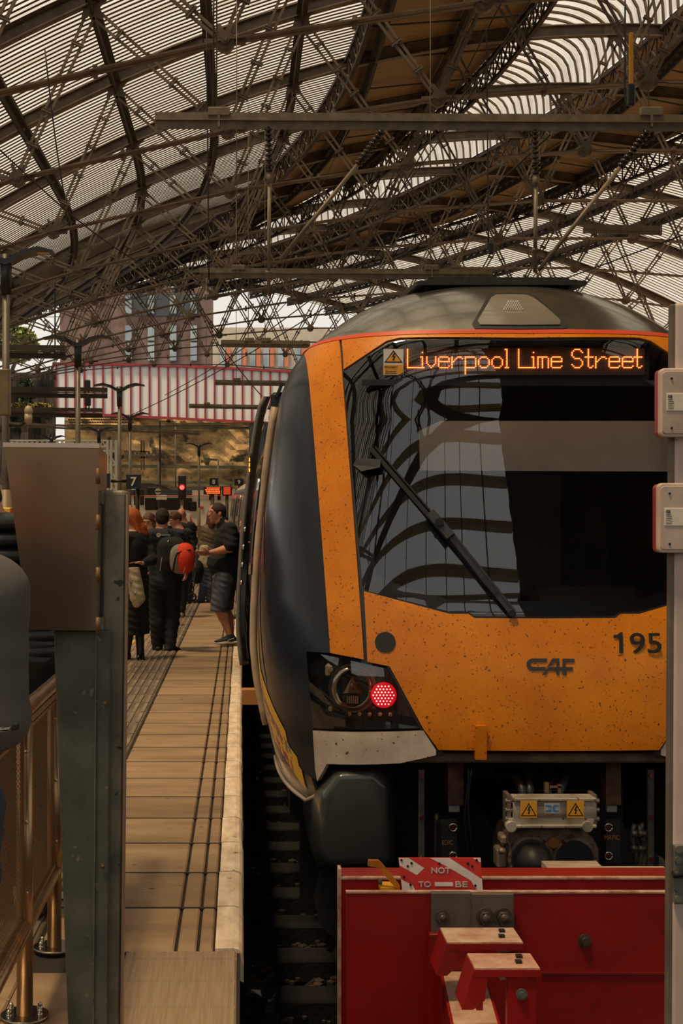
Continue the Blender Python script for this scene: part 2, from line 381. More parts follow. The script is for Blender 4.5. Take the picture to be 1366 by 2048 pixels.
# ---------------------------------------------------------------- platform and track
SLAB = pm('worn_paving', C(176,146,110), C(132,106,78), 1.6, .72, 0, .25, stretch=(1,3,1), speck=C(84,66,48), sscale=9, sthr=.69, bscale=60, lo=.3, hi=.7)
def slab_tint(m):       # every row of slabs has its own slight shade
    t = m.node_tree; N = t.nodes; L = t.links; b = N['Principled BSDF']; src = b.inputs['Base Color'].links[0].from_socket
    co = N.new('ShaderNodeTexCoord'); sx = N.new('ShaderNodeSeparateXYZ'); L.new(co.outputs['Object'], sx.inputs[0])
    def mth(op, a, k): n = N.new('ShaderNodeMath'); n.operation = op; L.new(a, n.inputs[0]); n.inputs[1].default_value = k; return n.outputs[0]
    fl = mth('FLOOR', mth('MULTIPLY', mth('SUBTRACT', sx.outputs[1], 4.895), 1/.5335), 0); wn = N.new('ShaderNodeTexWhiteNoise'); wn.noise_dimensions = '1D'; L.new(fl, wn.inputs['W'])
    v = mth('ADD', mth('MULTIPLY', wn.outputs['Value'], .30), .78); h = N.new('ShaderNodeHueSaturation'); L.new(src, h.inputs['Color']); L.new(v, h.inputs['Value']); L.new(h.outputs[0], b.inputs['Base Color'])
slab_tint(SLAB)
TACT = pm('tactile_paving', C(120,104,86), C(92,78,64), 2.2, .7, 0, .2, bscale=60)
COPE = pm('pale_coping', C(246,226,200), C(206,180,150), 5, .7, 0, .25, stretch=(3,1,1), speck=C(120,98,74), sscale=12, sthr=.68, bscale=50)
JOINT = pm('joint_dirt', C(40,32,25), None, rough=.9)
SL = .5335; PE = 4.895
def sweep(y, x): return (x+shift(y, 60), y)
b = MB()
def slab(x0, x1, y0, y1, z=0, g=.0065, bev=.007):
    s0, s1 = shift(y0, 60), shift(y1, 60); x0 += g; x1 -= g; y0 += g; y1 -= g; e = bev
    vs = [(x0+s0,y0,z-.05),(x1+s0,y0,z-.05),(x1+s1,y1,z-.05),(x0+s1,y1,z-.05),(x0+s0,y0,z-e),(x1+s0,y0,z-e),(x1+s1,y1,z-e),(x0+s1,y1,z-e),(x0+s0+e,y0+e,z),(x1+s0-e,y0+e,z),(x1+s1-e,y1-e,z),(x0+s1+e,y1-e,z)]
    b.add(vs, [(0,1,5,4),(1,2,6,5),(2,3,7,6),(3,0,4,7),(4,5,9,8),(5,6,10,9),(6,7,11,10),(7,4,8,11),(8,9,10,11)])
y = PE; r = 0; jb_ = MB()
rowsY = []
while y < 112: L = SL if y < 60 else 2; rowsY.append((y, y+L)); y += L
for y0, y1 in rowsY:
    slab(-.745, -.238, y0+.003, y1-.003); slab(-.239, -.158, y0+.003, y1-.003); slab(-.159, -.097, y0+.003, y1-.003); jb_.bar((-.745+shift(y1,60), y1, -.004), (-.095+shift(y1,60), y1, -.004), .02, .006, (0,0,1))
    if y0 < 60:
        for x in (-1.75,-2.4,-3.05,-3.7,-4.35,-5.0,-5.65,-6.3): slab(x, x+.65, y0, y1)
    else: slab(-6.3, -1.75, y0, y1)
for i in range(-12, 16):
    y0 = PE-.23-(i+13)*.49
    if y0 < .3: break
    slab(-.76, -.425, y0, y0+.49)
for x in (-1.4,-2.05,-2.7,-3.35,-4.0):
    for i in range(10): slab(x, x+.65, PE-(i+1)*.49, PE-i*.49)
floor = struct(b.obj('floor', SLAB, normals=False)); struct(jb_.obj('floor_joints', JOINT, normals=False))
b = MB()      # ribbed concrete edge units of the platform end
yy = PE
for h in (.09, .232, .24, .24, .26, .3, .3, .3, .3, .3, .3, .3):
    slab(-.42, -.012 if 1 else 0, yy-h, yy, 0, .004, .008); yy -= h
rb = struct(b.obj('floor_ribbed_edge', pm('ribbed_concrete', C(158,136,110), C(136,114,90), 3, .8, 0, .3, stretch=(30,1,1), bscale=6), normals=False))
b = MB()
for y0, y1 in rowsY: slab(-1.745, -1.15 if 0 else -.75, y0, y1, -.002)
tact = struct(b.obj('floor_tactile_paving', TACT, normals=False))
b = MB()
for x in (-.79,-.86,-.93,-1.00,-1.07,-1.14,-1.21,-1.28):
    for y0, y1 in rowsY:
        if y0 < 40: b.bar((x+shift(y0,60), y0+.02, .002), (x+shift(y1,60), y1-.02, .002), .028, .008, (0,0,1))
struct(b.obj('floor_tactile_ribs', pm('tactile_rib', C(150,132,110), C(112,98,82), 3, .6), normals=False))
b = MB(); i = 0
for y0, y1 in rowsY:     # rounded coping stones
    s0, s1 = shift(y0, 60), shift(y1, 60); g = .006; j = random.uniform(-.003, .003)
    prof = [(-.094,-.06),(-.094,.004),(-.03,.006),(-.008,.0),(.004,-.012),(.010,-.035),(.010,-.12)]
    b.add([(p[0]+s0+j, y0+g, p[1]) for p in prof]+[(p[0]+s1+j, y1-g, p[1]) for p in prof], [tuple(range(6,-1,-1)), tuple(range(7,14))]+[(q, q+1, q+8, q+7) for q in range(6)])
cope = struct(b.obj('floor_coping', COPE, normals=False))
b = MB()         # solid body of the platform
for y0, y1 in [(.2, 60)]+[(60+4*i, 64+4*i) for i in range(13)]:
    s0, s1 = shift(y0, 60), shift(y1, 60)
    V = [(-6.3+s0,y0,-1.2),(-.005+s0,y0,-1.2),(-.005+s1,y1,-1.2),(-6.3+s1,y1,-1.2)]; b.add(V+[(v[0],v[1],-.012) for v in V], [(4,5,6,7),(0,1,5,4),(1,2,6,5),(2,3,7,6),(3,0,4,7)])
struct(b.obj('floor_platform_body', JOINT, normals=False))
b = MB()         # concourse floor continuing round to the right behind the buffers
b.box((10, 0, -.15), (44, 1.0, .3)); b.box((10, -16, -.15), (66, 32, .3)); struct(b.obj('floor_concourse', pm('concourse_floor', C(98,102,112), C(80,84,92), 2, .5)))
b = MB(); b.box((XC+16, 62, -.15), (46, 132, .3)); struct(b.obj('floor_right_bounce', pm('pale_bounce_floor', C(200,176,144), C(176,150,118), 1, .8)))  # unseen right-hand floor, made pale to bounce light up to the roof boards
b = MB(); b.box((XC, 60, -1.5), (150, 190, .3)); struct(b.obj('ground', pm('dark_ground', C(44,36,29), C(24,20,17), 1, .9)))
# ballast
def bal(u, v):
    x = -.05+3.2*v; y = .6+59*u; h = .05*math.sin(x*31+y*17)*math.sin(y*23-x*7)+random.uniform(-.03,.03); return (x, y, -1.18+h)
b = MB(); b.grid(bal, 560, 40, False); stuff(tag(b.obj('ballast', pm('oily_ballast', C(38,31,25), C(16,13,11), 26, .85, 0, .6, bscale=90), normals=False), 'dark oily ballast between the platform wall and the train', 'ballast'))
b = MB()
for i in range(2200):
    x = random.uniform(0.02, .72); y = random.uniform(3.5, 26)**1; r = random.uniform(.015, .04); b.ball((x, y, -1.13+random.uniform(-.02,.02)), (r, r*random.uniform(.6,1), r*.7), 5, 3)
b.sm = [False]*len(b.f); stuff(tag(b.obj('ballast_stones', pm('ballast_stone', C(70,58,47), C(34,28,24), 3, .9), normals=False), 'loose dark stones scattered over the ballast beside the platform wall', 'stones'))
LIT = [pm('litter_white', C(200,196,186), None), pm('litter_orange', C(190,90,50), None), pm('litter_blue', C(120,130,140), None)]
lits = [(508,1740,8),(520,1752,3),(509,1938,5),(513,1990,10),(548,1998,6),(541,2005,7),(605,1778,6),(660,1996,5),(521,1548,5),(514,1560,3),(541,1560,3),(497,1592,4),(575,1870,5),(597,1790,4)]
for i, (px, py, s) in enumerate(lits):
    Y = F*(EYE+1.1)/(py-VY); p = JP(px, py, Y); b = MB(); k = s*Y/F*1.2
    b.add([p+Vector((random.uniform(-k,k), random.uniform(-k,k), random.uniform(0,.03))) for _ in range(5)], [(0,1,2),(0,2,3),(0,3,4)])
    tag(b.obj('litter', LIT[[0,0,0,0,2,0,0,0,1,0,0,1,0,0][i]], normals=False), 'scrap of litter on the dark ballast beside the platform wall', 'litter', 'litter on the ballast')
# sleepers and rails
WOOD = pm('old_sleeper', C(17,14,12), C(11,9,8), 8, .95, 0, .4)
sp = MB().box((0,0,0), (2.5,.25,.14), None, .01).mesh('sleeper'); sp.materials.append(WOOD)
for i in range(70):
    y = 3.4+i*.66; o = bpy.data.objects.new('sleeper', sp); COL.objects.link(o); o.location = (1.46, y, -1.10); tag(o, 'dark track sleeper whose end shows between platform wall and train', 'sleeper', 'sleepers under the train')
for x in (.725, 2.195):
    b = MB()
    pr = [(-.07,-.155),(.07,-.155),(.07,-.14),(.012,-.12),(.012,-.04),(.035,-.03),(.035,0),(-.035,0),(-.035,-.03),(-.012,-.04),(-.012,-.12),(-.07,-.14)]
    b.prism(pr, lambda q: (x+q[0], 5.0, -.88+q[1]), lambda q: (x+q[0], 58, -.88+q[1])); tag(b.obj('rail', pm('rusty_rail', C(96,70,50), C(52,38,28), 8, .6, .4)), 'rusty running rail under the train on the %s side of its wheels' % ('platform' if x < 1 else 'far'), 'rail')
# coloured vinyl stripes on the platform beside the tactile paving
VC = [('yellow', C(214,164,36)), ('blue', C(92,108,122)), ('purple', C(124,70,104)), ('yellow', C(214,164,36)), ('blue', C(92,108,122)), ('orange', C(196,110,60))]
yb = 13.2; i = 0
seq = ['yellow','purple','yellow','blue','yellow','purple','blue','yellow','orange','yellow','blue','yellow','purple','yellow']
hs = [.35,.75,.5,.3,.22,.12,.3,.35,.4,.5,.45,.6,.5,.6]
for c, h in zip(seq, hs):
    b = MB(); b.box(((-1.32-2.6)/2, yb+h/2, .0035), (1.28, h*.97, .003)); tag(b.obj('floor_sticker', pm('vinyl_'+c, dict(VC)[c], None, rough=.5)), '%s stripe of the coloured floor vinyl on the platform' % c, 'floor sticker', 'coloured stripes of the floor vinyl'); yb += h
# ---------------------------------------------------------------- the train
TX, D0, NP, KP = 1.46, 6.40, 3.3, 1.2
def pchip(tab):
    xs = [t[0] for t in tab]; yv = [t[1] for t in tab]; n = len(xs); h = [xs[i+1]-xs[i] for i in range(n-1)]; d = [(yv[i+1]-yv[i])/h[i] for i in range(n-1)]; m = [0]*n
    m[0], m[-1] = d[0], d[-1]
    for i in range(1, n-1): m[i] = 0 if d[i-1]*d[i] <= 0 else 2*d[i-1]*d[i]/(d[i-1]+d[i])
    def f(x):
        x = max(xs[0], min(xs[-1], x)); i = 0
        while i < n-2 and x > xs[i+1]: i += 1
        t = (x-xs[i])/h[i]; a = t*t*t; q = t*t
        return (2*a-3*q+1)*yv[i]+(a-2*q+t)*h[i]*m[i]+(-2*a+3*q)*yv[i+1]+(a-q)*h[i]*m[i+1]
    return f
Wz = pchip([(-1.6,1.20),(-1.45,1.24),(-1.16,1.31),(-.95,1.35),(-.74,1.367),(-.24,1.345),(.2,1.30),(.68,1.23),(.85,1.165),(.94,1.10),(1.06,.96),(1.20,.76),(1.27,.58),(1.31,.40),(1.328,.2),(1.335,.0)])
Dz = pchip([(-1.6,.02),(-1.116,0),(-.8,.03),(-.50,.10),(-.4,.137),(0,.285),(.5,.471),(.90,.62),(.97,.665),(1.06,.75),(1.18,.92),(1.275,1.15),(1.31,1.42),(1.335,1.8)])
def ph_u(ph, z): return math.copysign(Wz(z)*abs(math.sin(ph))**(2/NP), ph)
def u_ph(u, z): return math.copysign(math.asin(min(1, (abs(u)/Wz(z))**(NP/2))), u)
def S(ph, z, off=0, inset=0):
    # skin of the cab: ph runs round the corner (0 middle, pi/2 flank; beyond that along the side), z height over the eye
    if abs(ph) <= PI/2: u = ph_u(ph, z); d = Dz(z)+KP*(1-max(0, math.cos(ph))**(2/NP))
    else: u = math.copysign(Wz(z), ph); d = Dz(z)+KP+(abs(ph)-PI/2)*4
    p = Vector((TX+u, D0+d, EYE+z))
    if off: p += Snorm(ph, z)*off
    return p
def Snorm(ph, z):
    e = 1e-3; q = max(-PI/2+2*e, min(PI/2-2*e, ph)) if abs(ph) <= PI/2 else ph
    a = S(q+e, z)-S(q-e, z); b = S(q, min(z+e, 1.334))-S(q, z-e); n = a.cross(b)
    return n.normalized() if n.length > 1e-12 else Vector((0,0,1))
def fit(px, py):          # photograph point on the left half of the cab -> (u, z) on its skin
    Y = 6.8; lim = 0
    for _ in range(40):
        x = (px-VX)*Y/F; z = -(py-VY)*Y/F; u = x-TX; W = Wz(z); r = min(.9999, abs(u)/W)
        Yn = D0+Dz(z)+KP*(1-(1-r**NP)**(1/NP)); Y = .6*Y+.4*Yn
    return (u, z)
def dense(P, st=.03):
    out = []
    for i in range(len(P)):
        a, b = P[i], P[(i+1)%len(P)]; n = max(1, int(math.hypot(b[0]-a[0], b[1]-a[1])/st))
        for k in range(n): out.append((a[0]+(b[0]-a[0])*k/n, a[1]+(b[1]-a[1])*k/n))
    return out
def panel(name, m, parent, uz, off=.006, mirror=False, dph=.06, dz=.05, skirt=.03, phz=None, inner=0):
    Q = phz if phz else [(u_ph(u, z), z) for u, z in dense(uz)]
    if mirror: Q = [(-a, z) for a, z in reversed(Q)]
    if sum(Q[i][0]*Q[(i+1)%len(Q)][1]-Q[(i+1)%len(Q)][0]*Q[i][1] for i in range(len(Q))) < 0: Q = Q[::-1]
    a0, a1 = min(q[0] for q in Q), max(q[0] for q in Q); z0, z1 = min(q[1] for q in Q), max(q[1] for q in Q)
    na, nz_ = max(1, int((a1-a0)/dph)), max(1, int((z1-z0)/dz))
    G = [(a0+(a1-a0)*(i+.5)/na+.0007*((i+j) % 3), z0+(z1-z0)*(j+.5)/nz_) for i in range(na) for j in range(nz_)]
    vo, eo, fo = delaunay_2d_cdt([Vector(q) for q in Q+G], [], [list(range(len(Q)))], 1, 1e-5)[:3]
    V = [S(v.x, v.y, off) for v in vo]; Nn = [Snorm(v.x, v.y) for v in vo]; Fc = [list(f) for f in fo]; sm = [True]*len(Fc)
    if skirt:
        cnt = {}
        for f in fo:
            for q in range(len(f)): cnt[(f[q], f[(q+1)%len(f)])] = 1
        for a, b_ in list(cnt):
            if (b_, a) in cnt: continue
            k = len(V); A, B = vo[a], vo[b_]
            V += [S(A.x, A.y, off), S(B.x, B.y, off), S(B.x, B.y, off-skirt), S(A.x, A.y, off-skirt)]
            Nn += [Vector((0,0,0))]*4; Fc.append([k+1, k, k+3, k+2]); sm.append(False)
    me = bpy.data.meshes.new(name); me.from_pydata([tuple(v) for v in V], [], Fc); me.polygons.foreach_set('use_smooth', sm); me.update()
    me.normals_split_custom_set_from_vertices([tuple(n) for n in Nn])
    return link(name, me, m, parent)
NAVY = pm('deep_navy_body', C(36,40,50), C(30,34,42), 3, .2, 0, .01, coat=0, spec=.28, bscale=2, speck=C(70,64,56), sscale=60, sthr=.74)
YEL = pm('warning_yellow_paint', C(222,134,3), C(200,112,2), 3, .42, 0, .03, coat=.1, bscale=3, speck=C(96,54,8), sscale=80, sthr=.63, spec=.3)
ROOFG = pm('dark_metallic_cab_roof', C(172,168,154), C(138,134,122), 5, .2, .9, .01, bscale=3, speck=C(150,140,124), sscale=55, sthr=.72, coat=.4)
CREAM = pm('cream_lower_valance', C(214,202,184), C(176,160,138), 5, .4, 0, .02, speck=C(70,54,43), sscale=44, sthr=.66, coat=.2)
ORANGE = pm('orange_cantrail_line', C(206,70,28), None, rough=.45)
GLASS = glassy('cab_glass', (.80,.80,.80,1), .93, .012, C(30,30,31))
LENSG = glassy('headlamp_glass', (.8,.8,.8,1), .93, .02, C(10,10,10))
train = thing('train', 'yellow fronted navy commuter train at the buffers showing an orange destination display', 'train', (TX, D0+1.5, -.88))
# structural shell under the panels (navy), split at the cantrail
def shell(name, m, z0, z1, nz, p0=-PI/2-.0, p1=PI/2, off=0, nph=60, ease=False):
    b = MB()
    def fn(u, v):
        z = z0+(z1-z0)*(math.sin(v*PI/2) if ease else v); ph = p0+(p1-p0)*u; return S(ph, z, 0)
    b.grid(fn, nph, nz); o = b.obj(name, m, train, normals=False); me = o.data
    Nn = []
    for i in range(nph+1):
        for j in range(nz+1):
            v = j/nz; z = z0+(z1-z0)*(math.sin(v*PI/2) if ease else v); ph = p0+(p1-p0)*i/nph; z = min(z, 1.3335); Nn.append(tuple(Snorm(max(-PI/2+.003, min(PI/2-.003, ph)), z)))
    me.normals_split_custom_set_from_vertices(Nn); return o
R0 = .952
def S_(ph, z): return S(ph, z)
# cut-outs: the shell leaves the windscreen, lamps and under-nose open, so build it from pieces
P_ = lambda *pts: [fit(*p) for p in pts]
ctop = (0.0, Dz(.914))
def half(pts_left, ztop_c, zbot_c):       # left-half outline from the centre top round to the centre bottom, mirrored to a full outline
    L = [(0, ztop_c)]+pts_left+[(0, zbot_c)]; R = [(-u, z) for u, z in reversed(pts_left)]
    return L+R
win_l = P_((800,681),(776,687),(686,744),(725,1172),(735,1182),(898,1223),(937,1224),(948,1232))
win = half(win_l, fit(1000,681)[1], fit(1080,1233)[1])
low_l = P_((948,1237),(936,1229),(898,1229),(742,1187),(729,1184),(736,1324),(780,1333),(846,1456),(877,1499))
low = half(low_l, fit(1085,1238)[1], fit(1085,1501)[1])
head = half(P_((900,666),(760,669),(684,676),(689,738),(774,683),(800,676)), fit(1000,665)[1], 0)
HZ = fit(1000,676)[1]
header_full = [(0, fit(1000,665)[1])]+P_((900,666),(760,669),(683,676),(688,739),(774,682),(800,676))+[(0, HZ)]
header = header_full+[(-u, z) for u, z in reversed(header_full[1:-1])]
pil = P_((609,709),(622,695),(678,677),(684,740),(728,1319),(661,1306))
lampP = P_((613,1303),(662,1312),(732,1328),(776,1338),(838,1456),(627,1456))
crm = P_((627,1461),(847,1461),(872,1500),(872,1510),(800,1526),(655,1527),(636,1562),(632,1540))
# body shell behind (navy) with the glazed area open: side sheets and frame strips
LOWEDGE = -1.37
def sheet(name, m, poly, **k): return panel(name, m, train, poly, **k)
W95 = Wz(R0)
def side_poly():
    zs = [R0-.002]; out = []
    # outer flank from cantrail to lower edge; inner edge = pillar outer edge, then lamp outer edge, then cream outer edge
    inner = P_((605,697),(609,709),(661,1306),(613,1303),(627,1461),(636,1562))
    inner[0] = (inner[0][0], R0-.002); I = [(u_ph(u, z), z) for u, z in dense(inner, .03)[:-1]]
    I = I[:[i for i, q in enumerate(I) if q[1] == min(w[1] for w in I)][0]+1]
    E = -PI/2+.0
    zz = I[-1][1]
    outer = [(-PI/2, zz-(zz-R0)*i/40) for i in range(41)]
    return I+outer
sp_ = side_poly()
panel('side_corner', NAVY, train, None, phz=sp_, off=0, skirt=.02, dph=.05, dz=.06)
panel('side_corner', NAVY, train, None, phz=sp_, off=0, skirt=.02, dph=.05, dz=.06, mirror=True)
shell('cab_roof', ROOFG, R0, 1.3345, 40, nph=80, ease=True)
panel('cantrail_line', ORANGE, train, None, phz=[(-PI/2+PI*i/60, R0+.012) for i in range(61)]+[(PI/2-PI*i/60, R0-.010) for i in range(61)], off=.007, skirt=.01, dph=.04, dz=.008)
panel('windscreen_header', YEL, train, header, off=.004)
for mr in (False, True):
    panel('windscreen_pillar', YEL, train, pil, off=.004, mirror=mr)
    panel('cream_valance', CREAM, train, crm, off=.006, mirror=mr)
lp = panel('nose_panel', YEL, train, low, off=.012)
ws = panel('windscreen', GLASS, train, win, off=.0, skirt=.01)
# black surround sheet (frit) ring inside the screen and dark recess behind every seam
def ringpoly(P, k, cz): return [(u*k, cz+(z-cz)*k) for u, z in P]
def recess(name, poly, off=-.02, m=None, **kw): return panel(name, m or BLACK, train, poly, off=off, skirt=0, **kw)
inner_l = P_((958,758),(768,752),(730,772),(764,1150),(820,1175),(905,1199),(1085,1200))
def ring():
    out = dense(half(win_l, fit(1000,681)[1], fit(1080,1233)[1]), .03)
    il = [(0, fit(1000,690)[1])]+P_((790,692),(742,726),(716,752),(752,1150),(820,1178),(905,1200))+[(0, fit(1085,1201)[1])]
    # left and right halves as two closed outlines that meet on the centre line
    L = [(0, fit(1000,681)[1])]+win_l+[(0, fit(1080,1233)[1])]
    return L+list(reversed(il))
rg = ring()
for mr in (False, True): panel('screen_border', pm('black_screen_border', C(14,14,15), C(24,23,22), 5, .35), train, rg, off=-.006, skirt=0, mirror=mr)
# seam backing: one dark sheet following the nose just under the panels
back_l = P_((900,662),(680,668),(640,690),(720,1172),(735,1176),(898,1216),(948,1226))
for poly in (P_((672,672),(690,672),(740,1330),(722,1330)), P_((728,1176),(740,1176),(745,1336),(728,1336))):
    for mr in (False, True): recess('seam', poly, -.004, mirror=mr)
seam2 = P_((726,1168),(900,1214),(940,1216),(952,1226)); seam2 = seam2+[(0, fit(1080,1226)[1])]+[(0, fit(1080,1246)[1])]+P_((948,1246),(930,1240),(898,1238),(742,1198),(724,1194))
for mr in (False, True): recess('seam', seam2, -.003, mirror=mr)
seam3 = P_((770,1326),(788,1326),(890,1512),(868,1512))
for mr in (False, True): recess('seam', seam3, .0, mirror=mr)
topseam = [(0, fit(1000,670)[1])]+P_((760,672),(684,736),(690,748),(776,692))+[(0, fit(1000,688)[1])]
for mr in (False, True): recess('seam', topseam, -.004, mirror=mr)
# head lamp cluster -------------------------------------------------------
def onface(px, py, off=0): u, z = fit(px, py); return S(u_ph(u, z), z, off), Snorm(u_ph(u, z), z)
def mir(p): return Vector((2*TX-p.x, p.y, p.z))
for mr in (False, True):
    g = (lambda p: mir(p)) if mr else (lambda p: p)
    hl = panel('lamp_cluster', pm('lamp_housing', C(22,21,20), C(34,32,29), 12, .5), train, lampP, off=-.10, skirt=0, mirror=mr)
    rim = P_((609,1298),(662,1307),(734,1323),(781,1333),(846,1461),(622,1461))
    panel('lamp_bezel', BLACK, hl, dense(lampP)+[dense(lampP)[0]] if 0 else rim, off=-.115, skirt=0, mirror=mr)
    panel('lamp_lens', LENSG, hl, lampP, off=.004, skirt=.11, mirror=mr)
    if mr: continue
    def lampdisc(px, py, r): return onface(px, py, -.06)
    c, n = onface(695, 1376, -.07); n = Vector((-.12,-1,.05)).normalized()
    b = MB(); b.cyl(c-n*.02, c+n*.03, .118, 36); b.obj('lamp_mount', pm('lamp_mount', C(128,114,92), None, rough=.5), hl)
    for dx, dz in ((-.1,.085),(.09,.085),(-.1,-.09),(.09,-.09)):
        b = MB(); b.box(c+Vector((dx, 0, dz)), (.07,.03,.07), None, .015); b.cyl(c+Vector((dx*1.1,-.01,dz*1.1)), c+Vector((dx*1.1,-.035,dz*1.1)), .012, 10); b.obj('lamp_bracket', pm('lamp_bracket', C(112,100,82), None, rough=.5), hl)
    b = MB(); P = []
    for i in range(37): t = 2*PI*i/36; P.append(c+n*.045+Vector((math.cos(t)*.088, 0, math.sin(t)*.094)))
    b.tube(P, .014, 8); b.obj('lamp_ring', pm('lamp_chrome', C(190,180,160), C(120,112,98), 8, .25, .9), hl)
    b = MB(); b.cyl(c+n*.02, c+n*.034, .082, 30); b.obj('reflector', pm('lamp_reflector', C(70,84,80), C(20,24,24), 6, .12, .9), hl)
    b = MB(); q = [(-.055,-.03),(.055,-.03),(.045,-.012),(.008,.07),(-.008,.07),(-.045,-.012)]; b.prism(q, lambda p: c+n*.04+Vector((p[0],0,p[1])), lambda p: c+n*.07+Vector((p[0]*.7,0,p[1]*.7))); b.ball(c+n*.06+Vector((0,0,.01)), (.026,.012,.03)); b.obj('projector', pm('lamp_projector', C(168,146,104), C(110,96,70), 10, .2, .7), hl)
    b = MB(); 
    for i in range(6): b.box(c+n*.045+Vector((-.025+i*.010, 0, -.055)), (.006,.012,.036))
    b.obj('reflector_fins', pm('lamp_fins', C(190,176,146), None, rough=.3), hl)
    c2, _ = onface(764, 1390, -.045); b = MB(); b.cyl(c2+n*0, c2+n*.02, .062, 30); b.obj('tail_lamp', emis('tail_red_glow', (1,.0,.012,1), .55, C(60,0,4)), hl)
    b = MB()
    for i in range(-3, 4):
        for j in range(-4, 5):
            x = i*.0165*1.0+(.00825 if j % 2 else 0); z = j*.0143*1.0
            if math.hypot(x, z) < .056: b.cyl(c2+n*.02+Vector((x,0,z)), c2+n*.026+Vector((x,0,z)), .0034, 8)
    b.obj('tail_lamp_diodes', emis('tail_diode', (1,.35,.3,1), 5), hl)
    b = MB(); c3, _ = onface(728, 1429, -.05)
    a, _ = onface(650, 1427, -.06); e, _ = onface(800, 1432, -.06); b.bar(a, e, .02, .045, (0,0,1)); b.obj('marker_strip', pm('marker_strip', C(44,42,38), None), hl)
    for px in (693, 714, 735, 757, 778):
        c4, _ = onface(px, 1429, -.04); b = MB(); b.cyl(c4, c4+n*.01, .0095, 14); b.ball(c4+n*.01, (.006,.004,.006), 8, 5); b.obj('marker_diode', pm('marker_diode', C(206,186,146), None, rough=.3), hl)
hl_l = [o for o in COL.objects if o.name == 'lamp_cluster'][0]; hl_r = hl
for o in kids(hl_l):
    if o.name.startswith(('lamp_lens', 'lamp_bezel')): continue
    me = o.data.copy(); 
    for v in me.vertices: v.co.x = 2*TX-v.co.x
    me.flip_normals(); c = bpy.data.objects.new(o.name, me); COL.objects.link(c); c.parent = hl_r; c.location = o.location
# interior of the cab seen through the glass
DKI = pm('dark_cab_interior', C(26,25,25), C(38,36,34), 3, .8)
b = MB()
b.add([(TX-1.05,8.9,.3),(TX+1.05,8.9,.3),(TX+.85,8.9,2.6),(TX-.85,8.9,2.6)], [(0,1,2,3)])
b.add([(TX-1.2,7.2,.95),(TX+1.2,7.2,.95),(TX+1.2,8.9,.95),(TX-1.2,8.9,.95)], [(0,1,2,3)])
b.add([(TX-.85,7.6,2.55),(TX+.85,7.6,2.55),(TX+.85,8.9,2.55),(TX-.85,8.9,2.55)], [(0,1,2,3)])
for s in (-1,1): b.add([(TX+s*1.1,7.5,.5),(TX+s*1.1,8.9,.5),(TX+s*.85,8.9,2.55),(TX+s*.85,7.6,2.55)], [(0,1,2,3)])
b.obj('cab_lining', DKI, train, normals=False)
b = MB(); b.box((TX, 7.15, 1.02), (1.7,.45,.10), None, .03); b.box((TX+.35, 7.2, 1.12), (.6,.3,.16), None, .05); b.obj('driving_desk', pm('desk_grey', C(48,48,48), C(36,36,36), 4, .6), train)
bb = [JP(722,850,7.12), JP(1342,850,7.12), JP(1338,943,7.08), JP(1020,942,7.08), JP(735,938,7.08)]
b = MB(); l0 = JP(900,836,7.13); b.prism([(838,862),(880,842),(1341,842),(1339,943),(840,941)], lambda q: JP(q[0], q[1], 7.10-(q[1]-840)*.0006), lambda q: JP(q[0], q[1], 7.10-(q[1]-840)*.0006)+Vector((0,.012,0)))
sb = b.obj('sun_blind', pm('beige_sun_blind', C(236,226,196), C(216,206,178), 3, .8), train)
b = MB(); b.cyl(JP(838,944,7.07), JP(1340,945,7.07), .012, 8); b.obj('blind_bar', BLACK, sb)
b = MB(); b.box((TX-.45, 8.0, 1.25), (.5,.5,.14), None, .05); b.box((TX-.45, 8.25, 1.7), (.48,.12,.85), None, .05); b.box((TX-.45, 8.25, 2.2), (.28,.1,.2), None, .04); b.obj('driver_seat', pm('seat_dark', C(40,42,46), None, rough=.9), train)
b = MB(); b.box((TX+.25, 8.85, 1.7), (.75,.06,1.7)); b.obj('cab_door', pm('cab_door_grey', C(74,72,66), None), train)
# destination display -----------------------------------------------------
disp = MB(); T0 = JP(812,697,6.96); 
DY, DX0, DXP = 7.10, 812.5, 2.968
def dpt(c, r, y=DY): return JP(DX0+c*DXP, 698.5+r*3.03, y)
q = [dpt(-1,-1), dpt(161,-1), dpt(161,17), dpt(-1,17)]
dm = bpy.data.materials.new('led_matrix_face'); dm.use_nodes = True; t = dm.node_tree; N = t.nodes; L = t.links; pb = N['Principled BSDF']; pb.inputs['Roughness'].default_value = .5
co = N.new('ShaderNodeTexCoord'); vo = N.new('ShaderNodeTexVoronoi'); vo.inputs['Randomness'].default_value = 0; vo.inputs['Scale'].default_value = 1; mp = N.new('ShaderNodeMapping'); pitch = DXP*DY/F; mp.inputs['Scale'].default_value = (1/pitch, 0, 1/(3.03*DY/F))
L.new(co.outputs['Object'], mp.inputs[0]); L.new(mp.outputs[0], vo.inputs['Vector']); cr = N.new('ShaderNodeValToRGB'); cr.color_ramp.elements[0].position = .25; cr.color_ramp.elements[1].position = .34; cr.color_ramp.elements[0].color = C(150,138,118); cr.color_ramp.elements[1].color = C(44,40,36)
L.new(vo.outputs['Distance'], cr.inputs[0]); L.new(cr.outputs[0], pb.inputs['Base Color'])
b = MB(); b.add([p+Vector((0,.012,0)) for p in q]+[p+Vector((0,.04,0)) for p in q], [(0,1,2,3),(7,6,5,4),(0,4,5,1),(1,5,6,2),(2,6,7,3),(3,7,4,0)]); dd = b.obj('destination_display', dm, train)
b = MB(); e_ = [JP(765,690,7.1), JP(1305,690,7.1), JP(1305,758,7.085), JP(765,758,7.085)]; b.add([p+Vector((0,.06,0)) for p in e_], [(0,1,2,3)]); b.obj('display_housing', pm('display_housing_grey', C(52,50,47), None), dd, normals=False)
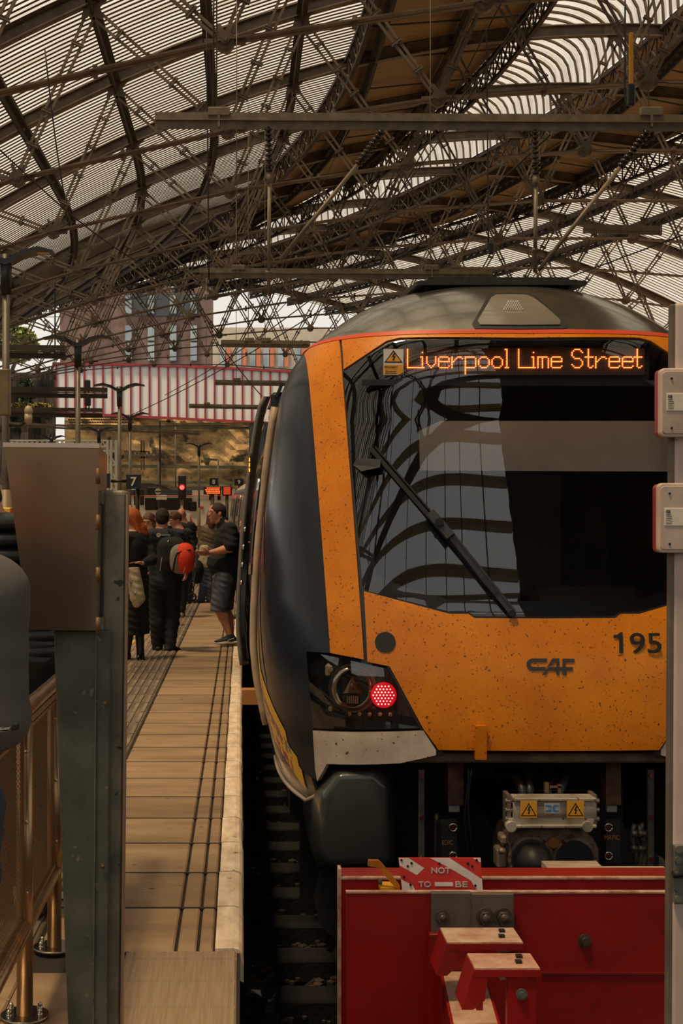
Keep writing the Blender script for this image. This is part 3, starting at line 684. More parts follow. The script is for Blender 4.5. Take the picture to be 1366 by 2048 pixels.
def strokes():
    D = set(); A = lambda c, r: D.add((c, r))
    def ln(c0, r0, c1, r1):
        n = max(abs(c1-c0), abs(r1-r0), 1)
        for i in range(n+1): A(round(c0+(c1-c0)*i/n), round(r0+(r1-r0)*i/n))
    def Lc(c): ln(c,0,c,12); ln(c,12,c+7,12)
    def ii(c): A(c,2); ln(c,5,c,12); A(c-1,5); ln(c-2,12,c+1,12)
    def v(c): ln(c,5,c,9); A(c+1,10); A(c+2,11); A(c+3,12); A(c+4,11); A(c+5,10); ln(c+6,5,c+6,9)
    def e(c): ln(c+1,5,c+6,5); ln(c,6,c,11); ln(c+7,6,c+7,8); ln(c,8,c+7,8); ln(c+1,12,c+6,12); A(c+7,11)
    def rr(c): ln(c,5,c,12); A(c+1,8); A(c+2,7); A(c+3,6); ln(c+4,5,c+6,5); A(c+7,6)
    def p(c): ln(c,5,c,16); ln(c,5,c+6,5); ln(c+7,6,c+7,11); ln(c+1,12,c+6,12)
    def o(c): ln(c+2,5,c+5,5); A(c+1,6); A(c+6,6); ln(c,7,c,10); ln(c+7,7,c+7,10); A(c+1,11); A(c+6,11); ln(c+2,12,c+5,12)
    def l(c): A(c-1,0); ln(c,0,c,12); ln(c-1,12,c+1,12)
    def m(c): ln(c,5,c,12); ln(c+3,5,c+3,12); ln(c+7,6,c+7,12); ln(c,5,c+6,5)
    def Sg(c): ln(c+2,0,c+5,0); A(c+1,1); A(c+6,1); A(c+7,2); ln(c,2,c,4); A(c+1,5); ln(c+2,6,c+5,6); A(c+6,7); ln(c+7,8,c+7,10); A(c+6,11); ln(c+2,12,c+5,12); A(c+1,11); A(c,10)
    def tt(c): ln(c,0,c,11); ln(c-2,5,c+3,5); ln(c+1,12,c+2,12); A(c+3,11)
    Lc(1); ii(11); v(14); e(22); rr(31); p(40); o(49); o(58); l(68); Lc(76); ii(86); m(89); e(98); Sg(112); tt(123); rr(128); e(137); e(146); tt(156)
    return D
b = MB(); r_ = pitch*.36
for c, r in sorted(strokes()):
    p = dpt(c, r); n6 = 8; k = len(b.v)
    b.cyl(p+Vector((0,.012,0)), p+Vector((0,.004,0)), r_, 8)
b.obj('display_text', emis('lit_orange_diode', (1,.22,.045,1), 4.5), dd)
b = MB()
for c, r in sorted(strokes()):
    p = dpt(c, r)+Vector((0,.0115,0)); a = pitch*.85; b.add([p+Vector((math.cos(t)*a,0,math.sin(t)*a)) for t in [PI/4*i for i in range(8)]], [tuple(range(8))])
b.obj('display_text_glow', emis('diode_glow', (1,.07,.0,1), .5, C(60,26,8)), dd, normals=False)  # glow round the lit diodes, drawn as dim emissive discs
# warning sticker on the screen
WY = pm('sticker_yellow', C(232,164,43), None, rough=.5); WW = pm('sticker_white', C(226,218,204), None, rough=.5); INK = pm('black_ink', C(16,15,15), None, rough=.5)
def warn(par, x0, y0, x1, y1, Y, danger=True, dy=0.0):
    f = lambda a, b_, d=0: JP(x0+(x1-x0)*a, y0+(y1-y0)*b_, Y)+Vector((0,-d-dy,0))
    rect = lambda a0, b0, a1, b1, d: [f(a0,b0,d), f(a1,b0,d), f(a1,b1,d), f(a0,b1,d)]
    b = MB(); b.add(rect(0,0,1,1,0)+[p+Vector((0,.003,0)) for p in rect(0,0,1,1,0)], [(0,1,2,3),(7,6,5,4),(0,4,5,1),(1,5,6,2),(2,6,7,3),(3,7,4,0)]); s = b.obj('warning_sticker', WW if danger else WY, par)
    tb = .53 if danger else .88
    b = MB(); b.add([f(.5,.04 if danger else .1,.001), f(.97,tb,.001), f(.03,tb,.001)], [(0,2,1)]); b.obj('triangle_border', INK, s, normals=False)
    b = MB(); b.add([f(.5,.12 if danger else .22,.0015), f(.87,tb-.05,.0015), f(.13,tb-.05,.0015)], [(0,2,1)]); b.obj('triangle', WY, s, normals=False)
    k = .46 if danger else .78; z0 = .15 if danger else .3
    P = [(.52,0),(.40,.55),(.50,.50),(.46,.82),(.40,.78),(.50,1),(.58,.80),(.53,.80),(.62,.38),(.52,.42),(.60,.04)]
    b = MB(); b.add([f(a, z0+(k-z0)*c, .002) for a, c in P], [tuple(range(len(P)))]); b.obj('lightning_bolt', INK, s, normals=False)
    if danger:
        b = MB(); b.add(rect(.03,.61,.97,.98,.001), [(0,1,2,3)]); b.obj('yellow_field', WY, s, normals=False)
        c = f(.38,.69,.002); lettering('Danger', c, (y1-y0)*.07*Y/F, INK, s, width=(x1-x0)*.66*Y/F, bold=.0)
        lettering('Overhead', f(.36,.85,.002), (y1-y0)*.04*Y/F, INK, s, width=(x1-x0)*.55*Y/F); lettering('live wires', f(.36,.93,.002), (y1-y0)*.04*Y/F, INK, s, width=(x1-x0)*.55*Y/F)
    return s
warn(train, 767, 698, 807, 750, onface(787,735,.0)[0].y-.022, dy=.0)
b = MB(); P1, _ = onface(960, 764, -.02); b.bar(JP(724,765,6.99), JP(1345,767,6.99), .02, .03, (0,0,1)); b.obj('screen_rail', BLACK, train)
# wiper -------------------------------------------------------------------
wp = [onface(1022,1228,.02)[0], onface(948,1150,.045)[0], onface(878,1052,.05)[0]]
b = MB(); b.bar(wp[0], wp[2], .028, .02); b.bar(wp[0]+Vector((.012,-.01,.012)), wp[2]+Vector((.012,-.01,.012)), .010, .01); b.cyl(wp[0]+Vector((0,.06,0)), wp[0]+Vector((0,-.02,0)), .018, 14); wpr = b.obj('wiper_arm', BLACK, train)
w0, w1 = onface(745,903,.03)[0], onface(990,1192,.03)[0]
b = MB(); b.bar(w0, w1, .022, .03); b.bar(w0+Vector((.02,0,.012)), w1+Vector((.02,0,.012)), .008, .02); b.obj('wiper_blade', RUBBER, wpr)
b = MB(); m_ = onface(880,1058,.06)[0]; dr = (w1-w0).normalized(); b.bar(m_-dr*.08, m_+dr*.08, .045, .04); b.cyl(m_-dr*.02+Vector((0,.03,0)), m_-dr*.02+Vector((0,-.045,0)), .02, 12); b.obj('wiper_joint', BLACK, wpr)
b = MB(); a1 = onface(742,902,.03)[0]; b.cyl(a1+Vector((0,.01,0)), a1+Vector((0,-.01,.0)), .008, 8); b.obj('wiper_tip', BLACK, wpr)
b = MB(); q = [onface(x, y, .02)[0] for x, y in ((708,933),(716,920),(762,922),(760,938),(724,946))]; b.prism(q, lambda p: p, lambda p: p+Vector((0,-.03,0))); b.obj('mirror_arm', BLACK, train)
# markings on the nose panel
def decal(name, m, polys, off=.0165):
    b = MB()
    for P in polys:
        V = [S(u_ph(u, z), z, off) for u, z in [fit(*p) if len(p) == 2 else p for p in P]]; b.add(V, [tuple(range(len(V)))])
    return b.obj(name, m, lp, normals=False)
circ = [(771.5+20.5*math.cos(t), 1285.5+20.5*math.sin(t)) for t in [2*PI*i/28 for i in range(28)]]
decal('socket_cover', pm('black_cover', C(20,18,17), None, rough=.6), [circ])
def nrow(px, py): return onface(px, py, .0165)
# maker's mark: a long-tailed C, slanted A and F with a cut through
X = lambda a, c: (1020+a/4.268, 1230+c/4.268)
mk = [[X(310,374),X(310,404),X(185,405),X(170,412),X(166,424),X(170,436),X(185,445),X(300,446),X(300,476),X(180,476),X(150,462),X(136,440),X(136,408),X(152,386),X(180,374)],
      [X(355,374),X(415,374),X(415,512),X(388,512),X(388,476),X(322,476),X(298,512),X(265,513),X(292,482),X(322,448),X(388,446),X(388,404),X(375,404),X(350,432),X(322,446),X(310,446)],
      [X(440,376),X(544,376),X(544,407),X(468,408),X(468,446),X(530,446),X(530,476),X(476,476),X(476,512),X(440,512)], [X(415,446),X(440,446),X(440,476),X(415,476)]]
mko = decal('maker_mark', pm('mark_dark_grey', C(52,48,44), None, rough=.5), mk)
def digit(strs): return strs
cp, cn = nrow(1272,1287)
th = math.asin(max(-1, min(1, -cn.z)))
Rn = Matrix.Rotation(PI/2-.16, 3, 'X')
cp9, _ = nrow(1288,1287); lettering('95', (cp9.x, cp9.y-.006, cp9.z), .098, INK, lp, width=.150, bold=.0012, R=Matrix.Rotation(PI/2-.14, 3, 'X'), name='unit_number')
decal('unit_number', INK, [[(1225,1271),(1232,1271),(1238,1266),(1243,1266),(1244,1307),(1236,1307),(1236,1277),(1225,1277)]], off=.0185)
b = MB(); hk = [(948,1452),(968,1452),(970,1480),(972,1516),(952,1517),(949,1480)]; 
b.prism([(0,0),(.052,0),(.052,.16),(0,.16)], lambda q: onface(949,1517,0)[0]+Vector((q[0],-.035,q[1])), lambda q: onface(949,1517,0)[0]+Vector((q[0],.02,q[1])))
b.obj('lifting_hook', YEL, train)
# roof lamp window (lens painted pale grey for reflected roof glazing, round diode lamp)
rl = [(0, fit(1052,591)[1])]+P_((988,592),(978,598),(949,648),(954,657))+[(0, fit(1052,658)[1])]
rl_full = rl+[(-u, z) for u, z in reversed(rl[1:-1])]
cu = 0
panel('roof_lamp_border', BLACK, train, [(u*1.06, (z-1.07)*1.08+1.07) for u, z in rl_full], off=.010, skirt=.02, dph=.03, dz=.02)
rlg = panel('roof_lamp_window', pm('roof_lamp_reflection_grey', C(150,144,130), C(118,112,102), 2, .08, .25, spec=.9), train, [(u*.93, (z-1.07)*.9+1.072) for u, z in rl_full], off=.016, skirt=.006, dph=.03, dz=.02)
c, n = S(0, 1.07, .018), Snorm(0, 1.07); b = MB()
for i in range(-4, 5):
    for j in range(-4, 5):
        x, z = i*.012+(.006 if j % 2 else 0), j*.0105
        if math.hypot(x, z) < .05: b.ball(c+Vector((x-.02, 0, z))+n*.002, (.0055,.004,.0055), 6, 4)
b.obj('roof_lamp_diodes', pm('pale_diodes', C(214,208,196), None, rough=.25), rlg)
# pod on the roof
b = MB(); b.prism([(-.475,.0),(.475,0),(.475,.022),(.40,.03),(-.40,.03),(-.475,.022)], lambda q: (TX+q[0], 7.56, EYE+1.286+q[1]), lambda q: (TX+q[0], 9.4, EYE+1.39+q[1])); b.box((TX, 8.5, EYE+1.315), (.8,1.7,.06)); b.obj('roof_pod', DARKM, train)
# body side behind the cab ------------------------------------------------
prof = [(-1.37),(-1.2),(-1.05),(-.9),(-.74),(-.5),(-.24),(0),(.2),(.45),(.68),(.8),(.9),(.952)]
def side(y0, y1, za, zb, sgn, off, name, m, par, n=26, ny=1):
    b = MB(); b.grid(lambda u, v: (TX+sgn*(Wz(za+(zb-za)*v)+off), y0+(y1-y0)*u, EYE+za+(zb-za)*v), ny, n); o = b.obj(name, m, par, normals=False); return o
YB = D0+KP; YE = 30.0
def flank(sg):
    b = MB(); n = 30
    def fn(u, v):
        z = -1.34+(R0+1.34)*v; return (TX+sg*Wz(z), YB+Dz(z)*(1-u)+(YE-YB)*u, EYE+z)
    b.grid(fn, 24, n); return b.obj('body_side', NAVY, train, normals=False)
flank(-1); flank(1)
b = MB()
def rf(u, v):
    ph = PI*v; z = R0+(1.334-R0)*math.sin(ph)**.9 if 0 < v < 1 else R0
    x = Wz(z)*(-1 if v < .5 else 1) if abs(v-.5) > 1e-6 else 0
    y0 = YB+Dz(z); return (TX+x, y0+(YE-y0)*u, EYE+z)
b.grid(rf, 2, 48); b.obj('roof', pm('grey_train_roof', C(120,112,98), C(96,88,76), 3, .6, 0), train, normals=False)
b = MB()   # end wall of the coach
zz = [-1.3+i*(2.6)/24 for i in range(25)]; V = [(TX-Wz(z), YE, EYE+z) for z in zz]+[(TX+Wz(z), YE, EYE+z) for z in reversed(zz)]; b.add(V, [tuple(range(len(V)))]); b.obj('end_wall', BLACK, train, normals=False)
# silver lower edge on the flank, black band of windows, doors
LIP = pm('silver_lower_edge', C(190,176,156), C(150,136,118), 4, .3, .5)
for sg in (-1, 1):
    side(YB-.02, YE, -1.40, -1.30, sg, .012, 'sill_edge', LIP, train, 4)
BLG = pm('black_side_glass', C(10,11,13), None, rough=.04, coat=1)
y = 10.6; k = 0
while y < 29:
    side(y, y+1.5, -.24, .58, -1, .006, 'side_window', BLG, train, 10); y += 1.75
    if k in (2,): y += 1.9
    k += 1
YL = pm('door_yellow_edge', C(200,150,50), None); GR = pm('door_seal_grey', C(112,106,96), None, rough=.5)
def leaf(y0, y1, off, zt=.74, zb=-1.08, lab='door_leaf', m=BLG):
    b = MB(); n = 26
    prof = [(zb+(zt-zb)*i/n) for i in range(n+1)]
    def pt(y, z, o): return (TX-Wz(z)-o*min(1, 1), y, EYE+z)
    for a, o_ in (((y0, y1), off), ):
        V = []
        for z in prof: V += [pt(y0, z, off), pt(y1, z, off), pt(y1, z, off-.045), pt(y0, z, off-.045)]
        Fs = []
        for i in range(n):
            q = 4*i
            for j in range(4): Fs.append((q+j, q+(j+1)%4, q+4+(j+1)%4, q+4+j))
        Fs += [(3,2,1,0), (4*n, 4*n+1, 4*n+2, 4*n+3)]; b.add(V, Fs)
    d = b.obj(lab, m, train)
    b = MB(); b.tube([pt(y0-.005, z, off-.0) for z in prof], .018, 6); b.obj('door_seal', GR, d)
    return d
d1 = leaf(9.15, 9.95, .115, .80, -1.02); d2 = leaf(11.6, 12.4, .115, .80, -1.02)
for i in range(4): b = MB(); zc = -.1-.12*i; b.ball((TX-Wz(zc)-.10, 9.12, EYE+zc), (.012,.02,.02)); b.obj('door_stud', CHROME, d1)
leaf(14.4, 15.2, .11); leaf(16.9, 17.7, .11)
b = MB(); b.tube([(TX-Wz(z)-.02, 8.05, EYE+z) for z in [-1.25+i*.09 for i in range(22)]], .024, 8); b.obj('cab_door_trim', pm('pale_door_trim', C(196,170,140), C(160,138,112), 4, .45), train)
b = MB(); b.tube([(TX-Wz(z)-.055, 7.9, EYE+z) for z in [-.35+i*.07 for i in range(9)]], .012, 8); b.obj('grab_rail', CHROME, train)
b = MB(); b.tube([(TX-Wz(z)-.012, 8.9, EYE+z) for z in [-1.2+i*.09 for i in range(21)]], .016, 8); b.obj('door_trim', GR, train)
b = MB(); b.box((TX-Wz(-.9)-.02, 8.4, EYE-.93-.2), (.16,.12,.09)); b.obj('step_end', pm('step_ochre', C(176,120,60), None), train)
b = MB(); b.box((TX-1.22, 8.75, EYE+.72), (.10,.1,.14), None, .02); b.box((TX-1.25, 8.8, EYE+.62), (.06,.2,.06), None, .01); b.box((TX-1.215, 8.72, EYE+.80), (.02,.08,.1), Matrix.Rotation(.4,3,'Y')); b.obj('door_camera', BLACK, train)
b = MB()
for i in range(4):
    for j in range(3):
        b.box((TX-Wz(.33)-.118-.0, 9.16+i*.19, EYE+.30+j*.035), (.01,.14,.022))
b.obj('side_display', emis('side_display_orange', (1,.22,.02,1), 3.5), train)
b = MB(); b.box((TX-Wz(.33)-.112, 9.45, EYE+.335), (.01,.85,.14)); b.obj('side_display_panel', BLACK, train)
b = MB(); b.ball((TX-Wz(.12)-.02, 8.6, EYE+.10), (.015,.03,.03)); b.obj('door_indicator', emis('door_indicator_red', (1,0,.06,1), 2.5), train)
# coloured vinyl streaks low on the flank
VM = {'y': pm('vinyl_streak_yellow', C(226,176,44), None, rough=.3), 'm': pm('vinyl_streak_magenta', C(140,40,92), None, rough=.3), 'g': pm('vinyl_streak_grey', C(96,100,108), None, rough=.3)}
def vs(k, pts): return panel('vinyl_streak', VM[k], train, None, phz=pts, off=.003, skirt=0, dph=.08, dz=.06)
for k, a0, z0, a1, z1, h in (('y',-1.62,-.80,-1.30,-1.10,.07),('m',-1.62,-.90,-1.34,-1.16,.03),('g',-1.62,-.95,-1.28,-1.17,.05),('y',-1.58,-.99,-1.22,-1.22,.06),('y',-1.45,-1.08,-1.20,-1.28,.07),('m',-1.60,-1.06,-1.30,-1.25,.04),('y',-1.66,-.62,-1.56,-1.02,.06),('m',-1.72,.05,-1.60,-.25,.05),('m',-1.75,-.2,-1.64,-.55,.04),('g',-1.68,-.4,-1.5,-.85,.05)):
    a0 += .12; a1 += .20; h *= 1.5; n = 8; T = [(a0+(a1-a0)*i/n, z0+(z1-z0)*(i/n)**1.3) for i in range(n+1)]; vs(k, T+[(a, z-h) for a, z in reversed(T)])
# lower corner: silver-lined skirt sweeping down to a dark pointed corner
lowskirt = [(-PI/2, -1.18)]+[(-PI/2+.62*i/10, -1.18-.04*i/10) for i in range(1, 11)]+[(-PI/2+.66, -1.40),(-PI/2+.55,-1.44)]+[(-PI/2+.5*(1-i/10), -1.43+.07*i/10) for i in range(0, 11)]
SKM = pm('dusty_lower_skirt', C(120,108,94), C(84,76,68), 4, .25, .4, coat=.5)
for mr in (False, True):
    panel('lower_skirt', SKM, train, None, phz=lowskirt, off=-.004, skirt=.02, mirror=mr)
    P = [(-PI/2+.5*(1-i/10), -1.43+.07*i/10) for i in range(11)]; P = [(-PI/2+.66,-1.40),(-PI/2+.55,-1.44)]+P
    sg = -1 if mr else 1; b = MB(); b.tube([S(sg*a, z, .004) for a, z in P], .012, 6); b.obj('skirt_edge', LIP, train)
    corner = P_((606,1492),(634,1462),(636,1560),(634,1600),(618,1640),(600,1560),(596,1548))
    b = MB(); s3 = [JP(*q) for q in ((604,1500,7.0),(634,1500,6.85),(638,1600,6.8),(628,1645,6.85),(604,1600,6.95),(594,1545,7.05))]
    if mr: s3 = [mir(p) for p in s3]
    b.prism(s3, lambda p: p, lambda p: p+Vector((0,.35,0))); b.obj('corner_block', RUBBER, train)
# under the nose ----------------------------------------------------------
def rect3(b, x0, y0, x1, y1, Y, th=.03, ch=0):
    p, q = JP(x0, y0, Y), JP(x1, y1, Y); b.box(((p.x+q.x)/2, Y+th/2, (p.z+q.z)/2), (abs(q.x-p.x), th, abs(p.z-q.z)), None, ch); return b
DG = pm('grey_green_anticlimber', C(62,64,58), C(50,52,48), 3, .3, 0, .02, coat=.3)
for mr in (False, True):      # rounded impact boxes
    b = MB(); o1 = [(626,1590),(668,1532),(760,1530),(790,1560),(792,1740),(640,1745),(622,1700)]
    A = [JP(x, y, 6.72) for x, y in o1]; Bq = [JP(709+(x-709)*.80, 1640+(y-1640)*.86, 6.52) for x, y in o1]; Cq = [JP(x, y, 6.72)+Vector((0,.9,0)) for x, y in o1]
    if mr: A, Bq, Cq = [[mir(p) for p in l] for l in (A, Bq, Cq)]
    n = len(A); b.add(A+Bq+Cq, [tuple(range(n, 2*n))]+[(i, (i+1)%n, n+(i+1)%n, n+i) for i in range(n)]+[(2*n+i, 2*n+(i+1)%n, (i+1)%n, i) for i in range(n)])
    o = b.obj('impact_box', DG, train); md = o.modifiers.new('bevel', 'BEVEL'); md.width = .03; md.segments = 4; md.limit_method = 'ANGLE'
    for p in o.data.polygons: p.use_smooth = True
    b = MB(); p = JP(668,1790,7.3) if not mr else mir(JP(668,1790,7.3)); b.prism([(640,1745),(700,1745),(690,1800),(700,1905),(640,1850),(628,1800)], lambda q: (mir(JP(*q, 7.0)) if mr else JP(*q, 7.0)), lambda q: (mir(JP(*q, 7.0)) if mr else JP(*q, 7.0))+Vector((0,.05,0))); b.obj('rail_guard', pm('guard_iron', C(40,42,46), None, rough=.35), train)
    b = MB(); x = TX-.98 if not mr else TX+.98
    for dy in (0, .14): b.tube([(x+.02*math.sin(t*3), 7.05+dy, .1-.1*t) for t in range(9)], .018, 6)
    b.cyl((x+.04, 7.3, -.25), (x+.04, 7.42, -.25), .07, 12); b.obj('bogie_pipework', pm('rust_pipe', C(96,72,50), C(50,38,30), 9, .6, .4), train)
for i, yy in enumerate((9.6, 12.2, 24.0, 26.6)):
    for x in (.69, 2.23):
        b = MB(); b.cyl((x-.07 if x < 1 else x-.06, yy, -.46), (x+.06, yy, -.46), .42, 36); b.cyl((x-.085, yy, -.46), (x+.085, yy, -.46), .12, 16); b.obj('wheel', DARKM, train)
b = MB(); rect3(b, 806, 1508, 1392, 1526, 6.5, .08, .01); b.obj('lower_beam', pm('dusty_beam', C(120,104,84), C(74,62,50), 8, .8, 0, .2), train)
b = MB(); rect3(b, 690, 1500, 1480, 1560, 7.6, .5); b.obj('headstock', DARKM, train)
b = MB(); b.box((TX, 8.3, EYE-1.75), (2.2,.05,1.3)); b.obj('underframe_back', BLACK, train)
b = MB(); b.box((TX, 18, EYE-1.55), (2.3,19,.7)); b.obj('underframe', DARKM, train)
RP = pm('rusted_hanger', C(112,76,52), C(64,42,30), 14, .8, 0, .4)
for x0, x1 in ((896,927),(1212,1242)):
    b = MB(); rect3(b, x0, 1526, x1, 1610, 6.7, .12); h = b.obj('hanger', RP, train); b = MB(); rect3(b, x0+2, 1611, x1-8, 1624, 6.72, .03); b.obj('hanger_tag', pm('tag_silver', C(150,146,138), None), h)
PLT = pm('coupler_side_plate', C(30,31,30), C(22,22,21), 8, .5)
for x0, x1, txt, bx in ((874,922,'EDIC',906),(1204,1250,'MRPIC',1217)):
    b = MB(); rect3(b, x0, 1640, x1, 1736, 6.55, .05, .02); pl = b.obj('jumper_plate', PLT, train)
    for yb_ in (1655, 1712):
        c = JP(bx, yb_, 6.54); b = MB(); b.tube([c+Vector((math.cos(t)*.018, 0, math.sin(t)*.018)) for t in [PI*i/8 for i in range(17)]], .005, 6); b.cyl(c, c+Vector((0,.02,0)), .01, 8); b.obj('ring_bolt', CHROME, pl)
    lettering(txt, JP((895 if txt == 'EDIC' else 1224), 1685 if txt == 'EDIC' else 1675, 6.545), .022, pm('dull_orange_ink', C(176,112,44), None), pl, width=.052 if txt == 'EDIC' else .072)
STRP = pm('dusty_strip', C(74,66,56), C(50,44,38), 8, .7)
for x in (843, 1302):
    b = MB(); rect3(b, x-6, 1540, x+6, 1736, 6.5, .02); s = b.obj('bolt_strip', STRP, train)
    for yb_ in (1552, 1634, 1716):
        c = JP(x, yb_, 6.5); b = MB(); b.cyl(c, c+Vector((0,-.015,0)), .012, 10); b.obj('bolt', CHROME, s)
for k, (x, y0_, y1_) in enumerate(((873,1626,1736),(933,1530,1720),(940,1530,1720),(1268,1648,1740),(1287,1645,1740),(1282,1650,1740))):
    b = MB(); b.tube([JP(x+(4*math.sin(i*.8+k) if k else 0), y0_+(y1_-y0_)*i/8, 6.6) for i in range(9)], .006 if k in (1,2) else .012, 8)
    if k > 2:
        for yy_ in (1660, 1690): b.cyl(JP(x, yy_, 6.6), JP(x, yy_+14, 6.6), .019, 8)
    b.obj('air_hose', pm('hose_metal', C(124,112,96), C(60,54,46), 12, .4, .6) if k not in (1,2) else BLACK, train)
# coupler
cpl = thing_parent = None
b = MB(); R = pm('silver_junction_box', C(196,188,172), C(150,138,118), 7, .45, .3, speck=C(96,66,42), sscale=50, sthr=.64)
p0, p1 = JP(1022,1620,6.3), JP(1186,1620,6.3); b.cyl(p0, p1, .062, 24); b.box((p0+p1)/2+Vector((0,-.02,.062)), ((p1-p0).length, .1, .016), None, .004); b.box((p0+p1)/2+Vector((0,-.02,-.062)), ((p1-p0).length, .1, .016), None, .004)
b.box((p0+p1)/2+Vector((0,-.045,0)), ((p1-p0).length-.01, .02, .105), None, .004)
jb = b.obj('junction_box', R, train)
b = MB()
for s_, x in ((-1,1018),(1,1190)):
    b = MB(); rect3(b, x-4, 1590, x+4, 1652, 6.26, .1)
    for yy_ in (1602, 1620, 1638): b.cyl(JP(x-8, yy_, 6.27), JP(x+8, yy_, 6.27), .012, 10)
    b.obj('box_end', pm('box_end_steel', C(150,140,122), None, rough=.35, metal=.6), jb)
b = MB(); rect3(b, 1018, 1638, 1187, 1652, 6.24, .04); 
for x in (1023, 1176): c = JP(x, 1654, 6.22); b.cyl(c, c+Vector((0,.05,0)), .024, 16)
b.obj('box_bracket', R, jb)
for x0, x1 in ((1041,1074),(1134,1168)):
    p, q = JP(x0,1602,6.22), JP(x1,1636,6.22); warn(jb, x0, 1602, x1, 1636, 6.20, danger=False)
b = MB(); rect3(b, 1089,1607,1119,1627,6.195,.003); st = b.obj('maker_sticker', pm('sticker_grey', C(180,176,166), None), jb)
b = MB(); f_ = lambda a, c: JP(1089+30*a, 1607+20*c, 6.194)
b.add([f_(.06,.15),f_(.42,.15),f_(.50,.30),f_(.50,.42),f_(.30,.42),f_(.22,.32),f_(.06,.32)], [tuple(range(7))]); b.add([f_(.06,.85),f_(.42,.85),f_(.50,.70),f_(.50,.58),f_(.30,.58),f_(.22,.68),f_(.06,.68)], [tuple(range(7))])
b.add([f_(.56,.28),f_(.64,.15),f_(.95,.15),f_(.95,.33),f_(.74,.33),f_(.70,.5),f_(.74,.67),f_(.95,.67),f_(.95,.85),f_(.64,.85),f_(.56,.72)], [tuple(range(11))]); b.obj('sticker_mark', pm('sticker_blue', C(70,130,176), None), st, normals=False)
b = MB(); oc = [(1012,1742),(1014,1700),(1022,1676),(1040,1664),(1060,1656),(1150,1656),(1170,1664),(1188,1678),(1198,1700),(1198,1742)]
b.prism(oc, lambda q: JP(*q, 6.30), lambda q: JP(*q, 6.30)+Vector((0,.35,0))); ch_ = b.obj('coupler_head', RUST, train)
md = ch_.modifiers.new('bevel', 'BEVEL'); md.width = .012; md.segments = 2
for cx_, cy_, r_, nm in ((1062,1718,.098,'cone'),(1148,1718,.092,'funnel')):
    c = JP(cx_, cy_, 6.29)
    b = MB(); b.tube([c+Vector((math.cos(t)*r_, 0, math.sin(t)*r_)) for t in [PI*i/16 for i in range(33)]], .012, 8); b.obj('coupler_rim', RUST, ch_)
    b = MB()
    if nm == 'cone': b.cyl(c+Vector((0,.02,0)), c+Vector((0,-.015,0)), r_*.96, 28); b.ball(c, (r_*.85,.13,r_*.85), 24, 14); b.obj('coupler_cone', pm('coupler_dark_iron', C(58,56,52), C(40,38,36), 8, .5, .3), ch_)
    else: b.cyl(c+Vector((0,.02,0)), c+Vector((0,-.012,0)), r_*.96, 28); b.obj('coupler_funnel', RUBBER, ch_)
b = MB(); c = JP(1106,1684,6.29); b.cyl(c, c+Vector((0,-.015,0)), .026, 20); b.obj('coupler_badge', pm('worn_brass', C(150,106,56), None, rough=.4, metal=.5), ch_)
b = MB()
for x in (1087,1126): c = JP(x,1684,6.29); b.cyl(c, c+Vector((0,-.012,0)), .01, 10)
b.obj('coupler_bolts', CHROME, ch_)
b = MB(); rect3(b, 994,1698,1014,1738,6.28,.1,.01); rect3(b, 1002,1672,1016,1690,6.28,.1,.01); b.cyl(JP(998,1702,6.26), JP(1010,1702,6.26), .014, 10); b.obj('coupler_lever', pm('lever_steel', C(150,134,110), C(90,78,62), 9, .5, .5), ch_)
b = MB(); b.cyl((TX,6.7,EYE-1.62), (TX,8.3,EYE-1.62), .12, 16); b.obj('drawbar', DARKM, ch_)
for k, (x0, x1) in enumerate(((1045,1025),(1060,1052),(1120,1140),(1100,1105))):
    b = MB(); b.tube([JP(x0,1600,6.42), JP(x0,1580,6.42), JP((x0+x1)/2,1560,6.5), JP(x1-10,1548,6.7), JP(x1-30,1540,7.0)], .022 if k != 3 else .012, 8); b.obj('cable', BLACK, train)
b = MB(); rect3(b, 1090,1566,1098,1586,6.4,.03); rect3(b, 1100,1572,1122,1576,6.4,.01); rect3(b, 1116,1570,1122,1586,6.4,.03); b.obj('cable_gland', pm('gland', C(130,106,76), None, rough=.4, metal=.5), train)
